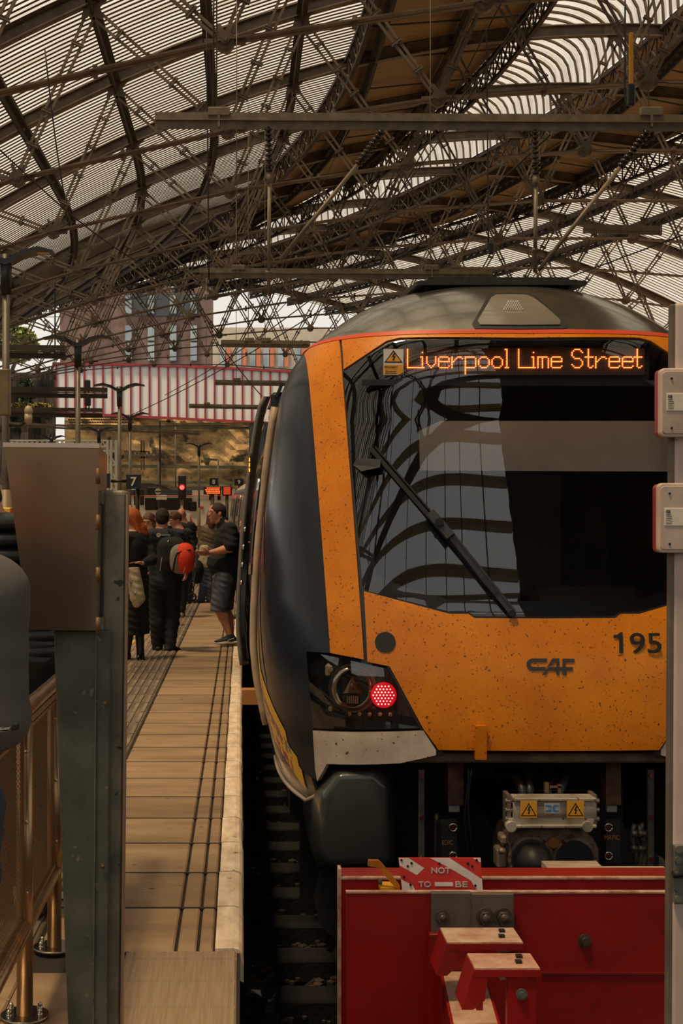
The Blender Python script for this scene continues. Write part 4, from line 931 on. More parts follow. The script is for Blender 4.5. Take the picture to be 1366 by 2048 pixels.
# the far coaches bend away with the track
def coach(y0, y1, lab):
    t = thing('railway_coach', lab, 'train coach', (TX+shift((y0+y1)/2, 43), (y0+y1)/2, -.88))
    def W0(z): return Wz(z)
    b = MB(); b.grid(lambda u, v: (TX-Wz(-1.3+2.25*v)+shift(y0+(y1-y0)*u, 43), y0+(y1-y0)*u, EYE-1.3+2.25*v), 8, 24); b.grid(lambda u, v: (TX+Wz(-1.3+2.25*v)+shift(y0+(y1-y0)*u, 43), y0+(y1-y0)*u, EYE-1.3+2.25*v), 8, 24); b.obj('body_side', NAVY, t, normals=False)
    b = MB()
    def rf2(u, v):
        z = .952+.38*math.sin(PI*v)**.9 if 0 < v < 1 else .952; x = Wz(z)*(-1 if v < .5 else 1); y = y0+(y1-y0)*u; return (TX+x+shift(y, 43), y, EYE+z)
    b.grid(rf2, 8, 31); b.obj('roof', pm('pale_coach_roof', C(176,166,146), C(150,138,118), 3, .6), t, normals=False)
    for yy in (y0+.01, y1-.01):
        b = MB(); V = [(TX-Wz(z)+shift(yy,43), yy, EYE+z) for z in zz]+[(TX+Wz(z)+shift(yy,43), yy, EYE+z) for z in reversed(zz)]; b.add(V, [tuple(range(len(V)))]); b.obj('end_wall', BLACK, t, normals=False)
    for yy in (y0+2.5, y0+5, y1-5, y1-2.5):
        b = MB(); b.cyl((TX-.78+shift(yy,43), yy, -.46), (TX+.78+shift(yy,43), yy, -.46), .42, 24); b.obj('wheelset', DARKM, t)
    b = MB(); b.box((TX+shift((y0+y1)/2,43), (y0+y1)/2, 0.0), (2, (y1-y0)*.9, .5)); b.obj('underframe', DARKM, t)
    for i in range(10):
        y = y0+1.2+i*2.2; 
        if y+1.4 > y1: break
        b = MB(); b.grid(lambda u, v: (TX-Wz(-.24+.82*v)-.008+shift(y+1.4*u, 43), y+1.4*u, EYE-.24+.82*v), 2, 8); b.obj('side_window', BLG if i % 3 else pm('door_light', C(150,140,120), None, rough=.1), t, normals=False)
        b = MB(); b.tube([(TX-Wz(z)-.03+shift(y-.3,43), y-.3, EYE+z) for z in [-1.1+k_*.2 for k_ in range(10)]], .03, 6); b.obj('door_seal', GR if i % 2 else LIP, t)
    b = MB(); b.box((TX-Wz(.4)-.02+shift(y0+5,43), y0+5, EYE+.42), (.03,.9,.16)); b.obj('side_display', emis('side_display_orange', (1,.22,.02,1), 3.5), t)
    b = MB(); b.ball((TX-Wz(.2)-.03+shift(y0+2,43), y0+2, EYE+.5), .05, 8, 6); b.obj('door_indicator', emis('door_indicator_red', (1,0,.06,1), 2.5), t)
    return t
coach(30.8, 53.5, 'dark rear coach coupled behind the yellow fronted cab car, bending away left')

# ---------------------------------------------------------------- buffer stop in front of the train
RED = pm('buffer_red_paint', C(148,13,9), C(124,8,7), 3, .45, 0, .03, speck=C(90,30,20), sscale=26, sthr=.72, coat=.1)
DUST = pm('dusty_red_top', C(196,168,142), C(166,116,94), 9, .9, 0, .4, bscale=40)
EDGE = pm('chipped_pale_edge', C(206,176,150), C(150,96,76), 14, .8)
bs = thing('buffer_stop', 'red double beamed buffer stop with bolted brackets in front of the train', 'buffer stop', (TX, 5.0, -1.15))
def boxp(b, x0, y0, x1, y1, Y, th, ch=0): return rect3(b, x0, y0, x1, y1, Y, th, ch)
b = MB(); p = JP(692,1785,5.0); W2 = TX+(TX-p.x)
b.box((TX, 5.0, (p.z-1.15)/2), (2*(TX-p.x), .02, p.z+1.15)); b.obj('front_beam', RED, bs)
b = MB(); b.box((TX, 5.0, p.z+.003), (2*(TX-p.x), .026, .006)); b.obj('front_beam_edge', EDGE, bs)
p2 = JP(682,1757,5.22); b = MB(); b.box((TX, 5.22, (p2.z-1.15)/2), (2*(TX-p2.x), .02, p2.z+1.15)); b.box((TX, 5.3, p2.z-.01), (2*(TX-p2.x), .16, .02)); b.obj('rear_beam', RED, bs)
b = MB(); b.box((TX, 5.22, p2.z+.003), (2*(TX-p2.x), .026, .007)); b.box((p2.x-.005, 5.24, (p2.z-.9)/2+.1), (.012,.06,.95)); b.obj('rear_beam_edge', EDGE, bs)
b = MB(); 
for x in (p.x+.1, TX, W2-.1): b.box((x, 5.11, -.5), (.06,.2,1.2))
b.obj('web', RED, bs)
WDP = pm('buffer_timber', C(196,176,150), C(150,124,98), 10, .85, 0, .2, stretch=(1,8,8))
b = MB(); rect3(b, 1096,1737,1208,1752,5.42,.12); b.obj('timber_packing', WDP, bs)
b = MB(); rect3(b, 1108,1748,1345,1760,5.36,.12); b.obj('timber_packing', WDP, bs)
GP = pm('grey_bolt_plate', C(120,106,100), C(92,82,76), 6, .5, .3, .05)
for x0, x1, yy, bl in ((863,944,4.965,((884,1833,.0),)),(944,1028,4.94,((970,1833,.008),(1006,1833,.008)))):
    b = MB(); rect3(b, x0, 1786 if x0 < 900 else 1788, x1, 1905, yy, .03, .002); pl = b.obj('bolt_plate', GP, bs)
    for bx, by, ex in bl:
        c = JP(bx, by, yy); b = MB(); b.cyl(c, c+Vector((0,-.006,0)), .025+ex, 20); b.cyl(c+Vector((0,-.006,0)), c+Vector((0,-.022-ex,0)), .020+ex*.6, 6); b.ball(c+Vector((0,-.022-ex,0)), (.013+ex*.5,.008,.013+ex*.5), 10, 6); b.obj('bolt', pm('bolt_steel', C(104,92,82), C(76,66,58), 20, .45, .5), pl)
for bx, by, r in ((1169,1881,.02),):
    c = JP(bx, by, 4.99); b = MB(); b.cyl(c, c+Vector((0,-.006,0)), .024, 18); b.cyl(c+Vector((0,-.006,0)), c+Vector((0,-.02,0)), .016, 6); b.obj('bolt', pm('dark_bolt', C(84,72,62), None, rough=.5, metal=.5), bs)
# weld seam across the front beam
b = MB(); b.bar(JP(1082,1946,4.985), JP(1700,1948,4.985), .006, .008, (0,0,1)); b.obj('seam', pm('seam_red', C(120,10,10), None), bs)
# bracket flange plate and the two portal brackets on a beam that runs towards the viewer
b = MB(); rect3(b, 858, 1868, 1036, 2240, 4.93, .03, .004); b.obj('flange_plate', RED, bs)
def portal(Y, xl, xr, yt, yb, lean, dep, leg_r, name='portal_bracket'):
    s = Y/F; o = None; b = MB()
    L, Rr, T, Bt = JP(xl, yt, Y), JP(xr, yt, Y), JP(xl, yt, Y).z, JP(xl, yb, Y).z
    t = .022
    b.box(((L.x+Rr.x)/2, Y+dep/2, T-t/2), (Rr.x-L.x, dep, t)); o = b.obj(name, RED, bs)
    b = MB(); b.box(((L.x+Rr.x)/2, Y+dep/2, T+.002), (Rr.x-L.x-.006, dep-.006, .006)); b.obj('dusty_top', DUST, o)
    b = MB()                                   # raking side web with a hooked foot
    lx = JP(xl-lean, yb, Y).x
    b.prism([(L.x, T-.001),(L.x+.045, T-.001),(L.x+.035, Bt+.03),(lx+.035, Bt),(lx, Bt)], lambda q: (q[0], Y+.001, q[1]), lambda q: (q[0], Y+.014, q[1]))
    b.prism([(L.x+.001, T-.001),(L.x+.012, T-.001),(lx+.013, Bt),(lx+.001, Bt)], lambda q: (q[0], Y+.012, q[1]), lambda q: (q[0], Y+dep, q[1])); b.obj('raking_web', RED, o)
    b = MB(); x = JP(leg_r, yt, Y).x; b.box((x, Y+.012, (T+Bt)/2-.012), (.02, .02, T-Bt-.02)); b.obj('mid_web', RED, o)
    b = MB(); c = (JP(xr-38, yt, Y).x, Y+dep*.55, T); 
    for k in (0, 1): b.box((c[0]+k*.012, Y+dep*(.35+.35*k), T+.008), (.02,.02,.012))
    b.obj('square_nut', BLACK, o); return o
o1 = portal(4.62, 893, 1048, 1888, 1952, 20, .17, 985)
b = MB(); rect3(b, 1035, 1893, 1047.5, 1960, 4.622, .15); b.obj('side_leg', RED, o1)
o2 = portal(4.25, 948, 1082, 1940, 2020, 24, .15, 960)
b = MB(); rect3(b, 1014, 1948, 1074, 2200, 4.26, .03, .003); b.obj('front_leg', RED, o2)
c = JP(1043,1988,4.26); b = MB(); b.cyl(c, c+Vector((0,-.005,0)), .018, 18); b.cyl(c+Vector((0,-.005,0)), c+Vector((0,-.013,0)), .011, 6); b.obj('bolt', pm('greenish_bolt', C(96,102,96), None, rough=.5, metal=.3), o2)
b = MB(); A = JP(905,1955,4.9); Bq = JP(960,2060,4.0); 
b.prism([(0,0),(.165,0),(.165,-.4),(0,-.4)], lambda q: (JP(880,1948,4.92).x+q[0], 4.92, JP(880,1945,4.92).z+q[1]), lambda q: (JP(925,2050,4.0).x+q[0], 3.95, JP(880,1945,4.92).z+q[1]-.03)); b.obj('projecting_beam', RED, bs)
b = MB(); b.prism([(.01,.004),(.155,.004),(.155,.001),(.01,.001)], lambda q: (JP(880,1948,4.92).x+q[0], 4.92, JP(880,1945,4.92).z+q[1]), lambda q: (JP(925,2050,4.0).x+q[0], 3.95, JP(880,1945,4.92).z+q[1]-.03)); b.obj('dusty_top', DUST, bs)
b = MB(); rect3(b, 1000, 1904, 1026, 1960, 4.75, .05); b.obj('grey_spacer', pm('spacer_grey', C(176,166,150), C(130,120,104), 6, .6), bs)
# NOT TO BE sign leaning between the beams
sg = thing('warning_board', 'red and white striped board lettered NOT TO BE on top of the buffer stop', 'sign', JP(880,1783,5.12))
SW = pm('sign_white', C(226,218,212), C(200,190,182), 8, .5); SR = pm('sign_red', C(204,44,38), C(184,34,28), 4, .45)
th = math.radians(6)
def sp3(a, c, d=0):   # a,c in 0..1 across and down the board
    x0, x1 = 798+6*c, 962+3*c; return JP(x0+(x1-x0)*a, 1717+66*c, 5.12+.0)+Vector((0, (.5-c)*.02-d, 0))
b = MB(); q = [sp3(0,0),sp3(1,0),sp3(1,1),sp3(0,1)]; b.add([p for p in q]+[p+Vector((0,.008,0)) for p in q], [(0,1,2,3),(7,6,5,4),(0,4,5,1),(1,5,6,2),(2,6,7,3),(3,7,4,0)]); b.obj('board', SR, sg)
b = MB()
for P in ([(.0,.0),(.12,.0),(.30,.30),(.20,.50),(.0,.22)], [(.38,0),(.62,0),(1.0,.62),(1.0,.98),(.93,.98),(.86,.66),(.60,.28)], [(.90,0),(1,0),(1,.14)], [(0,.62),(.14,.80),(.17,1),(0,1)]):
    b.add([sp3(a, c, .0008) for a, c in P], [tuple(range(len(P)))])
b.obj('white_stripe', SW, sg, normals=False)
k = 5.12/F
lettering('NOT', sp3(.50,.36,.0035), 11.5*k, SW, sg, width=38*k, bold=.0005); lettering('TO', sp3(.285,.76,.0035), 11.5*k, SW, sg, width=25*k, bold=.0004); lettering('BE', sp3(.74,.76,.0035), 11.5*k, SW, sg, width=25*k, bold=.0004)
b = MB(); q = [sp3(.41,.70,.003),sp3(.635,.70,.003),sp3(.635,.82,.003),sp3(.41,.82,.003)]; b.add(q, [(0,1,2,3)]); b.obj('white_dash', SW, sg, normals=False)
for a, c in ((.03,.06),(.10,.24),(.15,.15),(.49,.16),(.84,.16),(.89,.24),(.95,.06),(.04,.55),(.11,.78),(.91,.80)):
    b = MB(); p = sp3(a, c); b.cyl(p, p+Vector((0,-.006,0)), .0045, 10); b.obj('screw', BLACK, sg)
# yellow hooked handle lying on the rear beam
b = MB(); P = [JP(x, y, 5.08) for x, y in ((736,1732),(737,1721),(757,1721),(764,1727),(800,1772),(797,1780),(789,1774),(756,1735),(740,1733))]
b.prism(P, lambda p: p, lambda p: p+Vector((0,.02,0))); yh = tag(b.obj('hooked_handle', pm('hook_amber', C(206,124,24), C(160,92,20), 9, .5)), 'amber hooked lever sticking up at the left end of the buffer beams', 'lever')
b = MB(); P = [JP(x, y, 5.085) for x, y in ((762,1776),(800,1776),(800,1786),(762,1786))]; b.prism(P, lambda p: p, lambda p: p+Vector((0,.09,0))); b.obj('foot', pm('hook_yellow', C(222,160,30), None), yh)
b = MB(); b.cyl(JP(757,1764,5.12), JP(764,1764,5.12), .01, 10); b.obj('nut', GALV, yh)

# ---------------------------------------------------------------- posts and lit box in the foreground
cab = thing('control_cabinet', 'tapered sheet metal cabinet mounted on the galvanised post at left', 'cabinet', JP(125,1262,3.5))
SHEET = pm('brushed_sheet', C(190,172,150), C(172,154,134), 2, .2, 1)
f4 = [JP(8,891,3.5), JP(198,893,3.5), JP(193,1261,3.5), JP(58,1259,3.5)]
dx = [Vector((.0,.215,-.004))]*4
b4 = [p+Vector((.035 if i in (0,3) else .0, .215, -.012 if i < 2 else 0)) for i, p in enumerate(f4)]
b = MB(); b.add(f4+b4, [(0,1,2,3),(7,6,5,4),(0,4,5,1),(1,5,6,2),(2,6,7,3),(3,7,4,0)]); b.obj('door', SHEET, cab)
b = MB(); b.bar(f4[0]+Vector((-.002,-.003,.002)), f4[1]+Vector((.002,-.003,.002)), .012, .006); b.obj('folded_lip', pm('lip_bright', C(206,192,178), None, rough=.35, metal=.6), cab)
b = MB()
for py in (952, 1045, 1150, 1250): p = JP(196,py,3.497); b.cyl(p+Vector((0,0,-.02)), p+Vector((0,0,.02)), .006, 8)
b.obj('hinge', pm('brass_hinge', C(130,100,66), None, metal=.6), cab)
gp = thing('galvanised_post', 'galvanised steel channel post with wide grey green cover plate at left foreground', 'post', (JP(220,1300,3.6).x, 3.6, 0))
def pq(x0, x1, x0b, x1b, yt, yb, Y, th, ch, nm, m, par):
    b = MB(); q = [JP(x0,yt,Y), JP(x1,yt,Y), JP(x1b,yb,Y), JP(x0b,yb,Y)]; b.add(q+[p+Vector((0,th,0)) for p in q], [(0,1,2,3),(7,6,5,4),(0,4,5,1),(1,5,6,2),(2,6,7,3),(3,7,4,0)]); o = b.obj(nm, m, par); md = o.modifiers.new('bevel','BEVEL'); md.width = ch; md.segments = 3; return o
YP = 3.62; yfloor = VY+EYE*F/YP
pq(203, 253, 188, 238, 980, yfloor, YP, .10, .012, 'channel', pm('mottled_galvanised', C(146,136,116), C(104,100,88), 7, .55, .3, .1, speck=C(66,60,48), sscale=26, sthr=.66), gp)
pq(252, 255.5, 238, 243, 990, yfloor, YP-.003, .05, .001, 'bright_edge', pm('edge_tan', C(176,152,124), None, metal=.4, rough=.4), gp)
pq(107, 220, 142, 214, 1262, VY+EYE*F/3.55, 3.55, .05, .004, 'cover_plate', GALVG, gp)
pq(191, 193, 184, 186, 1262, VY+EYE*F/3.55, 3.544, .008, .0005, 'plate_fold', GALV, gp)
pq(198, 205, 198, 205, 980, 1262, 3.6, .02, .002, 'hinge_strip', pm('strip_dark', C(40,36,32), None), gp)
for px, py in ((211,1407),(206,1732)):
    p = JP(px,py,3.545); b = MB(); b.cyl(p, p+Vector((0,-.004,0)), .0075, 14); b.ball(p+Vector((0,-.004,0)), (.005,.004,.005), 10, 6); b.obj('screw', pm('rusty_screw', C(104,84,64), None, metal=.5), gp)
for py in (985, 1240):
    b = MB(); rect3(b, 196, py-4, 206, py+26, 3.56, .06, .004); b.cyl(JP(200,py+14,3.55), JP(200,py+14,3.56), .005, 10); b.obj('bracket', GALV, gp)
# right hand foreground post with two lamp units
YR = 3.3
rp = thing('white_post', 'pale painted steel post at right edge of view carrying two lamp units', 'post', (1.08, YR, 0))
PINK = pm('pale_pinkish_paint', C(204,184,172), C(178,160,150), 3, .5)
yf = VY+EYE*F/YR
pq(1351, 1420, 1343, 1412, 605, yf, YR, .03, .008, 'face', PINK, rp)
pq(1341, 1353, 1331, 1345, 608, yf, YR+.004, .02, .004, 'flange', pm('post_brown_edge', C(112,100,86), C(84,74,64), 5, .6), rp)
b = MB(); rect3(b, 1348, 1690, 1372, 1808, YR-.012, .012, .002); hg = b.obj('hinge_plate', GALV, rp)
for px, py in ((1356,1698),(1356,1719),(1356,1776),(1356,1797)):
    p = JP(px,py,YR-.012); b = MB(); b.cyl(p, p+Vector((0,-.006,0)), .009, 12); b.obj('hinge_bolt', GALV, hg)
b = MB(); b.cyl(JP(1345,1748,YR-.02), JP(1366,1748,YR-.02), .009, 10); b.obj('hinge_pin', DARKM, hg)
for (y0_, y1_), w_, dx_ in (((736,874),'upper',0),((966,1106),'lower',-4)):
    x0_ = 1321+dx_
    t = thing('signal_lamp_unit', '%s pale lamp unit with a red lens rim on the white post at right' % w_, 'lamp unit', JP(1345+dx_, y1_, YR-.02))
    def rr(x0, y0, x1, y1, r, Y, th, nm, m, par):
        P = []
        for cx_, cy_, a0 in ((x1-r,y0+r,-90),(x1-r,y1-r,0),(x0+r,y1-r,90),(x0+r,y0+r,180)):
            for k in range(6): a = math.radians(a0+k*18); P.append((cx_+r*math.cos(a), cy_+r*math.sin(a)))
        b = MB(); b.prism(P, lambda q: JP(q[0], q[1], Y), lambda q: JP(q[0], q[1], Y)+Vector((0,th,0))); o = b.obj(nm, m, par); md = o.modifiers.new('bevel','BEVEL'); md.width = .004; md.segments = 3; md.limit_method = 'ANGLE'; return o
    rr(x0_-4, y0_+2, 1380, y1_-1, 9, YR-.006, .035, 'red_lens', pm('red_lens_plastic', C(150,20,34), None, rough=.3), t)
    bd = rr(x0_, y0_, 1380, y1_, 10, YR-.028, .024, 'housing', pm('housing_pale', C(206,184,168), C(176,156,140), 6, .45), t)
    rr(x0_+4, y0_+6, 1376, y1_-6, 8, YR-.031, .004, 'cover', pm('cover_grey', C(190,172,158), C(160,142,128), 7, .5), bd)
    lb = rr(x0_+12, y0_+50, 1376, y0_+86, 2, YR-.033, .003, 'rating_label', pm('label_paper', C(206,196,180), None, rough=.7), bd)
    lettering('CE', JP(x0_+19.5, y0_+57, YR-.0345), 5.4*YR/F, INK, lb, width=8*YR/F)
    b = MB()
    for k, wd in enumerate((9,12,13,10,12,11)): yy = y0_+63+k*3.6; q = [JP(x0_+15,yy,YR-.0345),JP(x0_+15+wd,yy,YR-.0345),JP(x0_+15+wd,yy+1,YR-.0345),JP(x0_+15,yy+1,YR-.0345)]; b.add(q, [(0,1,2,3)])
    b.obj('label_print', INK, lb, normals=False)
    for py in (y0_+21, y1_-18): p = JP(1343+dx_, py, YR-.031); b = MB(); b.cyl(p, p+Vector((0,-.003,0)), .0028, 8); b.obj('screw', DARKM, bd)

# ---------------------------------------------------------------- stainless guard rail at the left
FX = -.68
fr = thing('guard_rail', 'stainless steel guard rail with perforated mesh panels in the bottom left corner', 'railing', (FX, 4.2, 0))
py_ = [3.57, 4.24, 4.91, 5.58]
BR = pm('brushed_brown_steel', C(178,150,120), C(140,114,88), 2, .3, .9, .03, stretch=(20,20,1), bscale=3)
b = MB(); b.tube([(FX+.02, 2.6, .985), (FX+.02, 6.0, .985)], .024, 14); b.obj('handrail', BR, fr)
b = MB(); b.bar((FX, 2.6, .93), (FX, 6.0, .93), .02, .03); b.obj('upper_frame', BR, fr)
b = MB(); b.tube([(FX, 2.6, .285), (FX, 6.0, .285)], .026, 12); b.obj('lower_rail', BR, fr)
for y in py_:
    b = MB(); b.cyl((FX, y, 0), (FX, y, .93), .026, 16); po = b.obj('upright', BR, fr)
    b = MB(); b.cyl((FX, y, .0), (FX, y, .012), .075, 28); bp_ = b.obj('base_plate', INOX, po)
    for a in (-.4, .7, 2.6, 3.8):
        c = Vector((FX+.055*math.cos(a), y+.055*math.sin(a), .012)); b = MB(); b.cyl(c, c+Vector((0,0,.012)), .009, 6); b.ball(c+Vector((0,0,.018)), .008, 10, 6); b.obj('acorn_nut', CHROME, po)
mm = bpy.data.materials.new('woven_mesh_panel'); mm.use_nodes = True; t = mm.node_tree; N = t.nodes; L = t.links; pb = N['Principled BSDF']; pb.inputs['Base Color'].default_value = C(150,124,92); pb.inputs['Metallic'].default_value = .6; pb.inputs['Roughness'].default_value = .45
tc_ = N.new('ShaderNodeTexCoord'); mp = N.new('ShaderNodeMapping'); mp.inputs['Rotation'].default_value = (math.radians(38),0,0); wv = N.new('ShaderNodeTexWave'); wv.bands_direction = 'Z'; wv.inputs['Scale'].default_value = 26; wv.inputs['Distortion'].default_value = 0
L.new(tc_.outputs['Object'], mp.inputs[0]); L.new(mp.outputs[0], wv.inputs['Vector']); gt = N.new('ShaderNodeMath'); gt.operation = 'GREATER_THAN'; gt.inputs[1].default_value = .42; L.new(wv.outputs['Fac'], gt.inputs[0]); L.new(gt.outputs[0], pb.inputs['Alpha'])
for i in range(len(py_)-1):
    y0_, y1_ = py_[i]+.045, py_[i+1]-.045
    b = MB(); b.box((FX-.004, (y0_+y1_)/2, .61), (.004, y1_-y0_, .60)); ps = b.obj('mesh_panel', mm, fr)
    b = MB()
    for z in (.315, .905): b.bar((FX, y0_, z), (FX, y1_, z), .012, .02)
    for y in (y0_, y1_): b.bar((FX, y, .31), (FX, y, .91), .012, .02)
    b.obj('panel_frame', BR, ps)
    for y in (y0_-.012, y1_+.012):
        for z in (.40, .62, .84): c = Vector((FX+.012, y, z)); b = MB(); b.ball(c, .006, 8, 5); b.obj('panel_stud', CHROME, ps)
b = MB(); b.cyl(JP(-60,1462,2.6), JP(30,1457,2.6), .0048, 10); tr_ = tag(b.obj('handle_bar', CHROME), 'bright thin handle bar under the grey sleeve at the left edge', 'handle')
b = MB(); b.box(JP(32,1452,2.6), (.012,.02,.014), None, .003); b.obj('end_cap', RUBBER, tr_)

# ---------------------------------------------------------------- platform lamp columns
POLE = pm('lamp_column_grey', C(110,102,90), C(86,80,70), 4, .5, .3)
def lamp(px, py, Y, arm, lab, wide=1):
    top = JP(px, py, Y); t = thing('lamp_column', lab, 'street lamp', (top.x, Y, 0), 'double armed lamp columns along the platforms')
    r = .058*wide
    b = MB(); b.cyl((top.x, Y, 0), (top.x, Y, top.z-.35), r, 16, r*.8); b.obj('pole', POLE, t)
    b = MB(); b.cyl((top.x, Y, 0), (top.x, Y, 1.9), r*1.35, 16); b.obj('pole_base', pm('column_base', C(128,108,78), None, rough=.5), t)
    b = MB(); b.cyl((top.x, Y, top.z-.55), (top.x, Y, top.z-.03), r*1.15, 16, r*1.4); hd = b.obj('head_bracket', BLACK, t)
    for s_ in (-1, 1):
        b = MB(); P = []
        prof = [(0,-.12,.05),(.10,-.09,.05),(.22,-.02,.045),(.4,.03,.04),(arm*.7,.035,.035),(arm,.0,.015)]
        for i in range(len(prof)-1):
            a, c = prof[i], prof[i+1]
            V = [(top.x+s_*q[0], Y+w_*(.09+.04*(j>1)), top.z+q[1]+h_*q[2]) for j, q in ((i, a), (i+1, c)) for w_ in (-1, 1) for h_ in (-1, .6)]
            b.add(V, [(0,1,3,2),(4,6,7,5),(0,4,5,1),(2,3,7,6),(0,2,6,4),(1,5,7,3)])
        o = b.obj('lamp_arm', BLACK, t); b = MB(); b.box((top.x+s_*arm*.72, Y, top.z-.004), (arm*.4, .13, .012)); b.obj('lamp_glass', pm('lamp_glass_pale', C(170,160,140), None, rough=.3), o)
    return t
lamp(12, 505, 17.4, .62, 'tall double armed lamp column at the left edge, nearest to the viewer', 1.0)
lamp(156, 677, 26, .66, 'double armed lamp column rising behind the metal cabinet')
lamp(239, 771, 35.4, .66, 'double armed lamp column standing just left of the platform 7 sign')
lamp(260, 828, 45, .62, 'double armed lamp column partly behind the column beside the platform 7 sign')
lamp(198, 857, 52, .6, 'short looking lamp column between the cabinet top and the white bridge')
lamp(103, 873, 58, .6, 'lamp column whose dark arms just clear the cabinet top')
lamp(398, 888, 63, .62, 'slim double armed lamp column on the far platform beyond the red signal')
b = MB(); 
rect3(b, -6, 738, 18, 830, 17.1, .16, .01)
tag(b.obj('poster_case', pm('case_olive', C(120,104,66), C(96,84,54), 3, .5)), 'narrow olive sign case fixed to the left edge lamp column', 'sign case')
b = MB(); b.tube([JP(18,850,17.3), JP(40,852,17.3), JP(52,843,17.3), JP(58,826,17.3)], .02, 8); cm = b.obj('bracket', BLACK); tag(cm, 'domed camera on a curved bracket on the left edge lamp column', 'camera'); cm.name = 'security_camera'
b = MB(); b.ball(JP(57,822,17.3), (.055,.06,.07), 14, 10); b.cyl(JP(57,828,17.3), JP(56,846,17.3), .05, 14); b.obj('camera_dome', pm('camera_cream', C(176,160,130), None, rough=.4), cm)

# ---------------------------------------------------------------- overhead line beams, insulators, wires
OLE = pm('galvanised_beam', C(128,118,98), C(98,88,72), 5, .55, .3, .05)
def ibeam(p, q, h, w_, nm='overhead_beam'):
    b = MB(); z = Vector((0,0,h/2)); b.bar(p+z, q+z, w_, .02); b.bar(p-z, q-z, w_, .02); b.bar(p, q, .015, h); return b
beams = [(310,241,1700,247,18.6,'first'),(398,546,985,549,30.4,'second'),(442,687,620,689,42.0,'third'),(430,765,600,767,54.0,'fourth'),(378,812,560,815,66.0,'fifth')]
for i, (x0, y0_, x1, y1_, Y, nm) in enumerate(beams):
    p, q = JP(x0,y0_,Y), JP(x1,y1_,Y); q.x = min(q.x, p.x+8.2)
    o = tag(ibeam(p, q, .13 if i < 3 else .12, .1).obj('overhead_beam', OLE), 'long steel overhead line beam hung from the roof, %s counted down the picture' % nm, 'overhead beam', 'overhead line beams')
    for k, x in enumerate((p.x+.85, q.x-1.4)):
        if i > 2 and k: continue
        b = MB(); zt = max(zbot(x), p.z+1)+.2; b.cyl((x, Y, p.z+.07), (x, Y, zt), .012, 6); b.box((x+.03, Y, p.z+.12), (.30,.08,.12), None, .01); b.box((x+.03, Y, p.z), (.03,.12,.2)); b.obj('hanger_rod', OLE, o)
def insul(p, q, n, r, par):
    b = MB(); d = (q-p); L = d.length; d.normalize(); b.cyl(p, q, .02, 8)
    for i in range(n): c = p+d*(L*(i+.5)/n); b.cyl(c, c+d*(L/n*.4), r, 12, r*.6)
    return b.obj('insulator', pm('brown_insulator', C(44,36,30), None, rough=.3), par)
for (x, yt, ym, yb, Y, lab) in ((537,250,345,590,18.6,'hanging drop tube with ribbed insulator, left of the two on the near beam'),(1070,255,350,545,18.6,'hanging drop tube with ribbed insulator, right of the two on the near beam')):
    b = MB(); b.cyl(JP(x+2,ym,Y), JP(x,yb,Y), .028, 10); b.cyl(JP(x+2,ym,Y), JP(x+2,ym+22,Y), .045, 10); b.cyl(JP(x-6,yb-45,Y), JP(x+6,yb-45,Y), .03, 8); o = tag(b.obj('drop_tube', OLE), lab, 'drop tube'); insul(JP(x,yt+4,Y), JP(x+2,ym,Y), 9, .065, o)
for (a, c, e, lab) in (((765,262),(715,330),(560,520),'raking tube with ribbed insulator running down left from the near beam'),((1296,262),(1240,335),(1078,540),'raking tube with ribbed insulator running down left to the drop tube foot')):
    b = MB(); b.cyl(JP(*c,18.6), JP(*e,18.6), .03, 10); o = tag(b.obj('raking_tube', OLE), lab, 'drop tube'); insul(JP(*a,18.6), JP(*c,18.6), 9, .065, o)
OL2 = [(0,703,130,704,24,'dark beam across the lamp column at the left edge'),(20,784,215,786,30,'dark beam crossing in front of the white bridge and the ivy wall'),(18,824,205,826,34,'dark beam along the foot of the white bridge at left'),(1166,457,1324,461,34,'small beam hanging at upper right above the cab roof'),(0,848,400,866,70,'thin beam below the white bridge, left half'),(690,846,330,850,95,'thin far beam in front of the sandstone cutting')]
for x0, y0_, x1, y1_, Y, lab in OL2:
    tag(ibeam(JP(x0,y0_,Y), JP(x1,y1_,Y), .14, .1).obj('overhead_beam', STEELD if 'dark' in lab else OLE), lab, 'overhead beam')
WIRE = pm('dark_wire', C(26,22,19), None, rough=.6)
W = [(1005,0,26,690,560,40,'cable'),(1060,0,25,760,430,38,''),(1080,0,30,540,640,60,''),(973,60,28,977,500,28,''),(427,0,22,427,232,22,''),(413,60,30,418,560,30,''),(1250,0,22,1250,222,22,''),(0,300,28,340,560,34,''),(700,540,40,330,790,70,''),(690,590,44,240,840,70,''),(440,690,42,600,860,60,''),(1100,270,22,745,540,34,''),(1366,470,30,600,720,60,''),(480,690,60,700,250,60,''),(110,690,30,110,560,30,''),(90,100,30,130,400,30,'')]
b = MB()
cols = []
for i, (x0, y0_, Ya, x1, y1_, Yb, _) in enumerate(W):
    p, q = JP(x0,y0_,Ya), JP(x1,y1_,Yb); P = [p.lerp(q, k/10)+Vector((0,0,-.25*math.sin(PI*k/10))) if abs(p.x-q.x) > .3 else p.lerp(q, k/10) for k in range(11)]
    b = MB(); b.tube(P, .011+.0002*Ya, 5); tag(b.obj('overhead_wire', WIRE), 'thin dark cable strung below the roof trusses among its fellows', 'wire', 'overhead wires and cables')
b = MB(); b.box(JP(1262,130,21), (.06,.06,1.0), None, .01); o = tag(b.obj('hanging_lead', pm('lead_amber', C(190,130,30), None)), 'amber and black hanging connector near the top right', 'connector'); b = MB(); b.box(JP(1262,190,21), (.12,.1,.34), None, .02); b.obj('black_box', BLACK, o)
b = MB(); b.box(JP(982,497,28), (.12,.1,.24), None, .02); tag(b.obj('hanging_box', BLACK), 'small black box hanging on a wire above the cab roof', 'box')
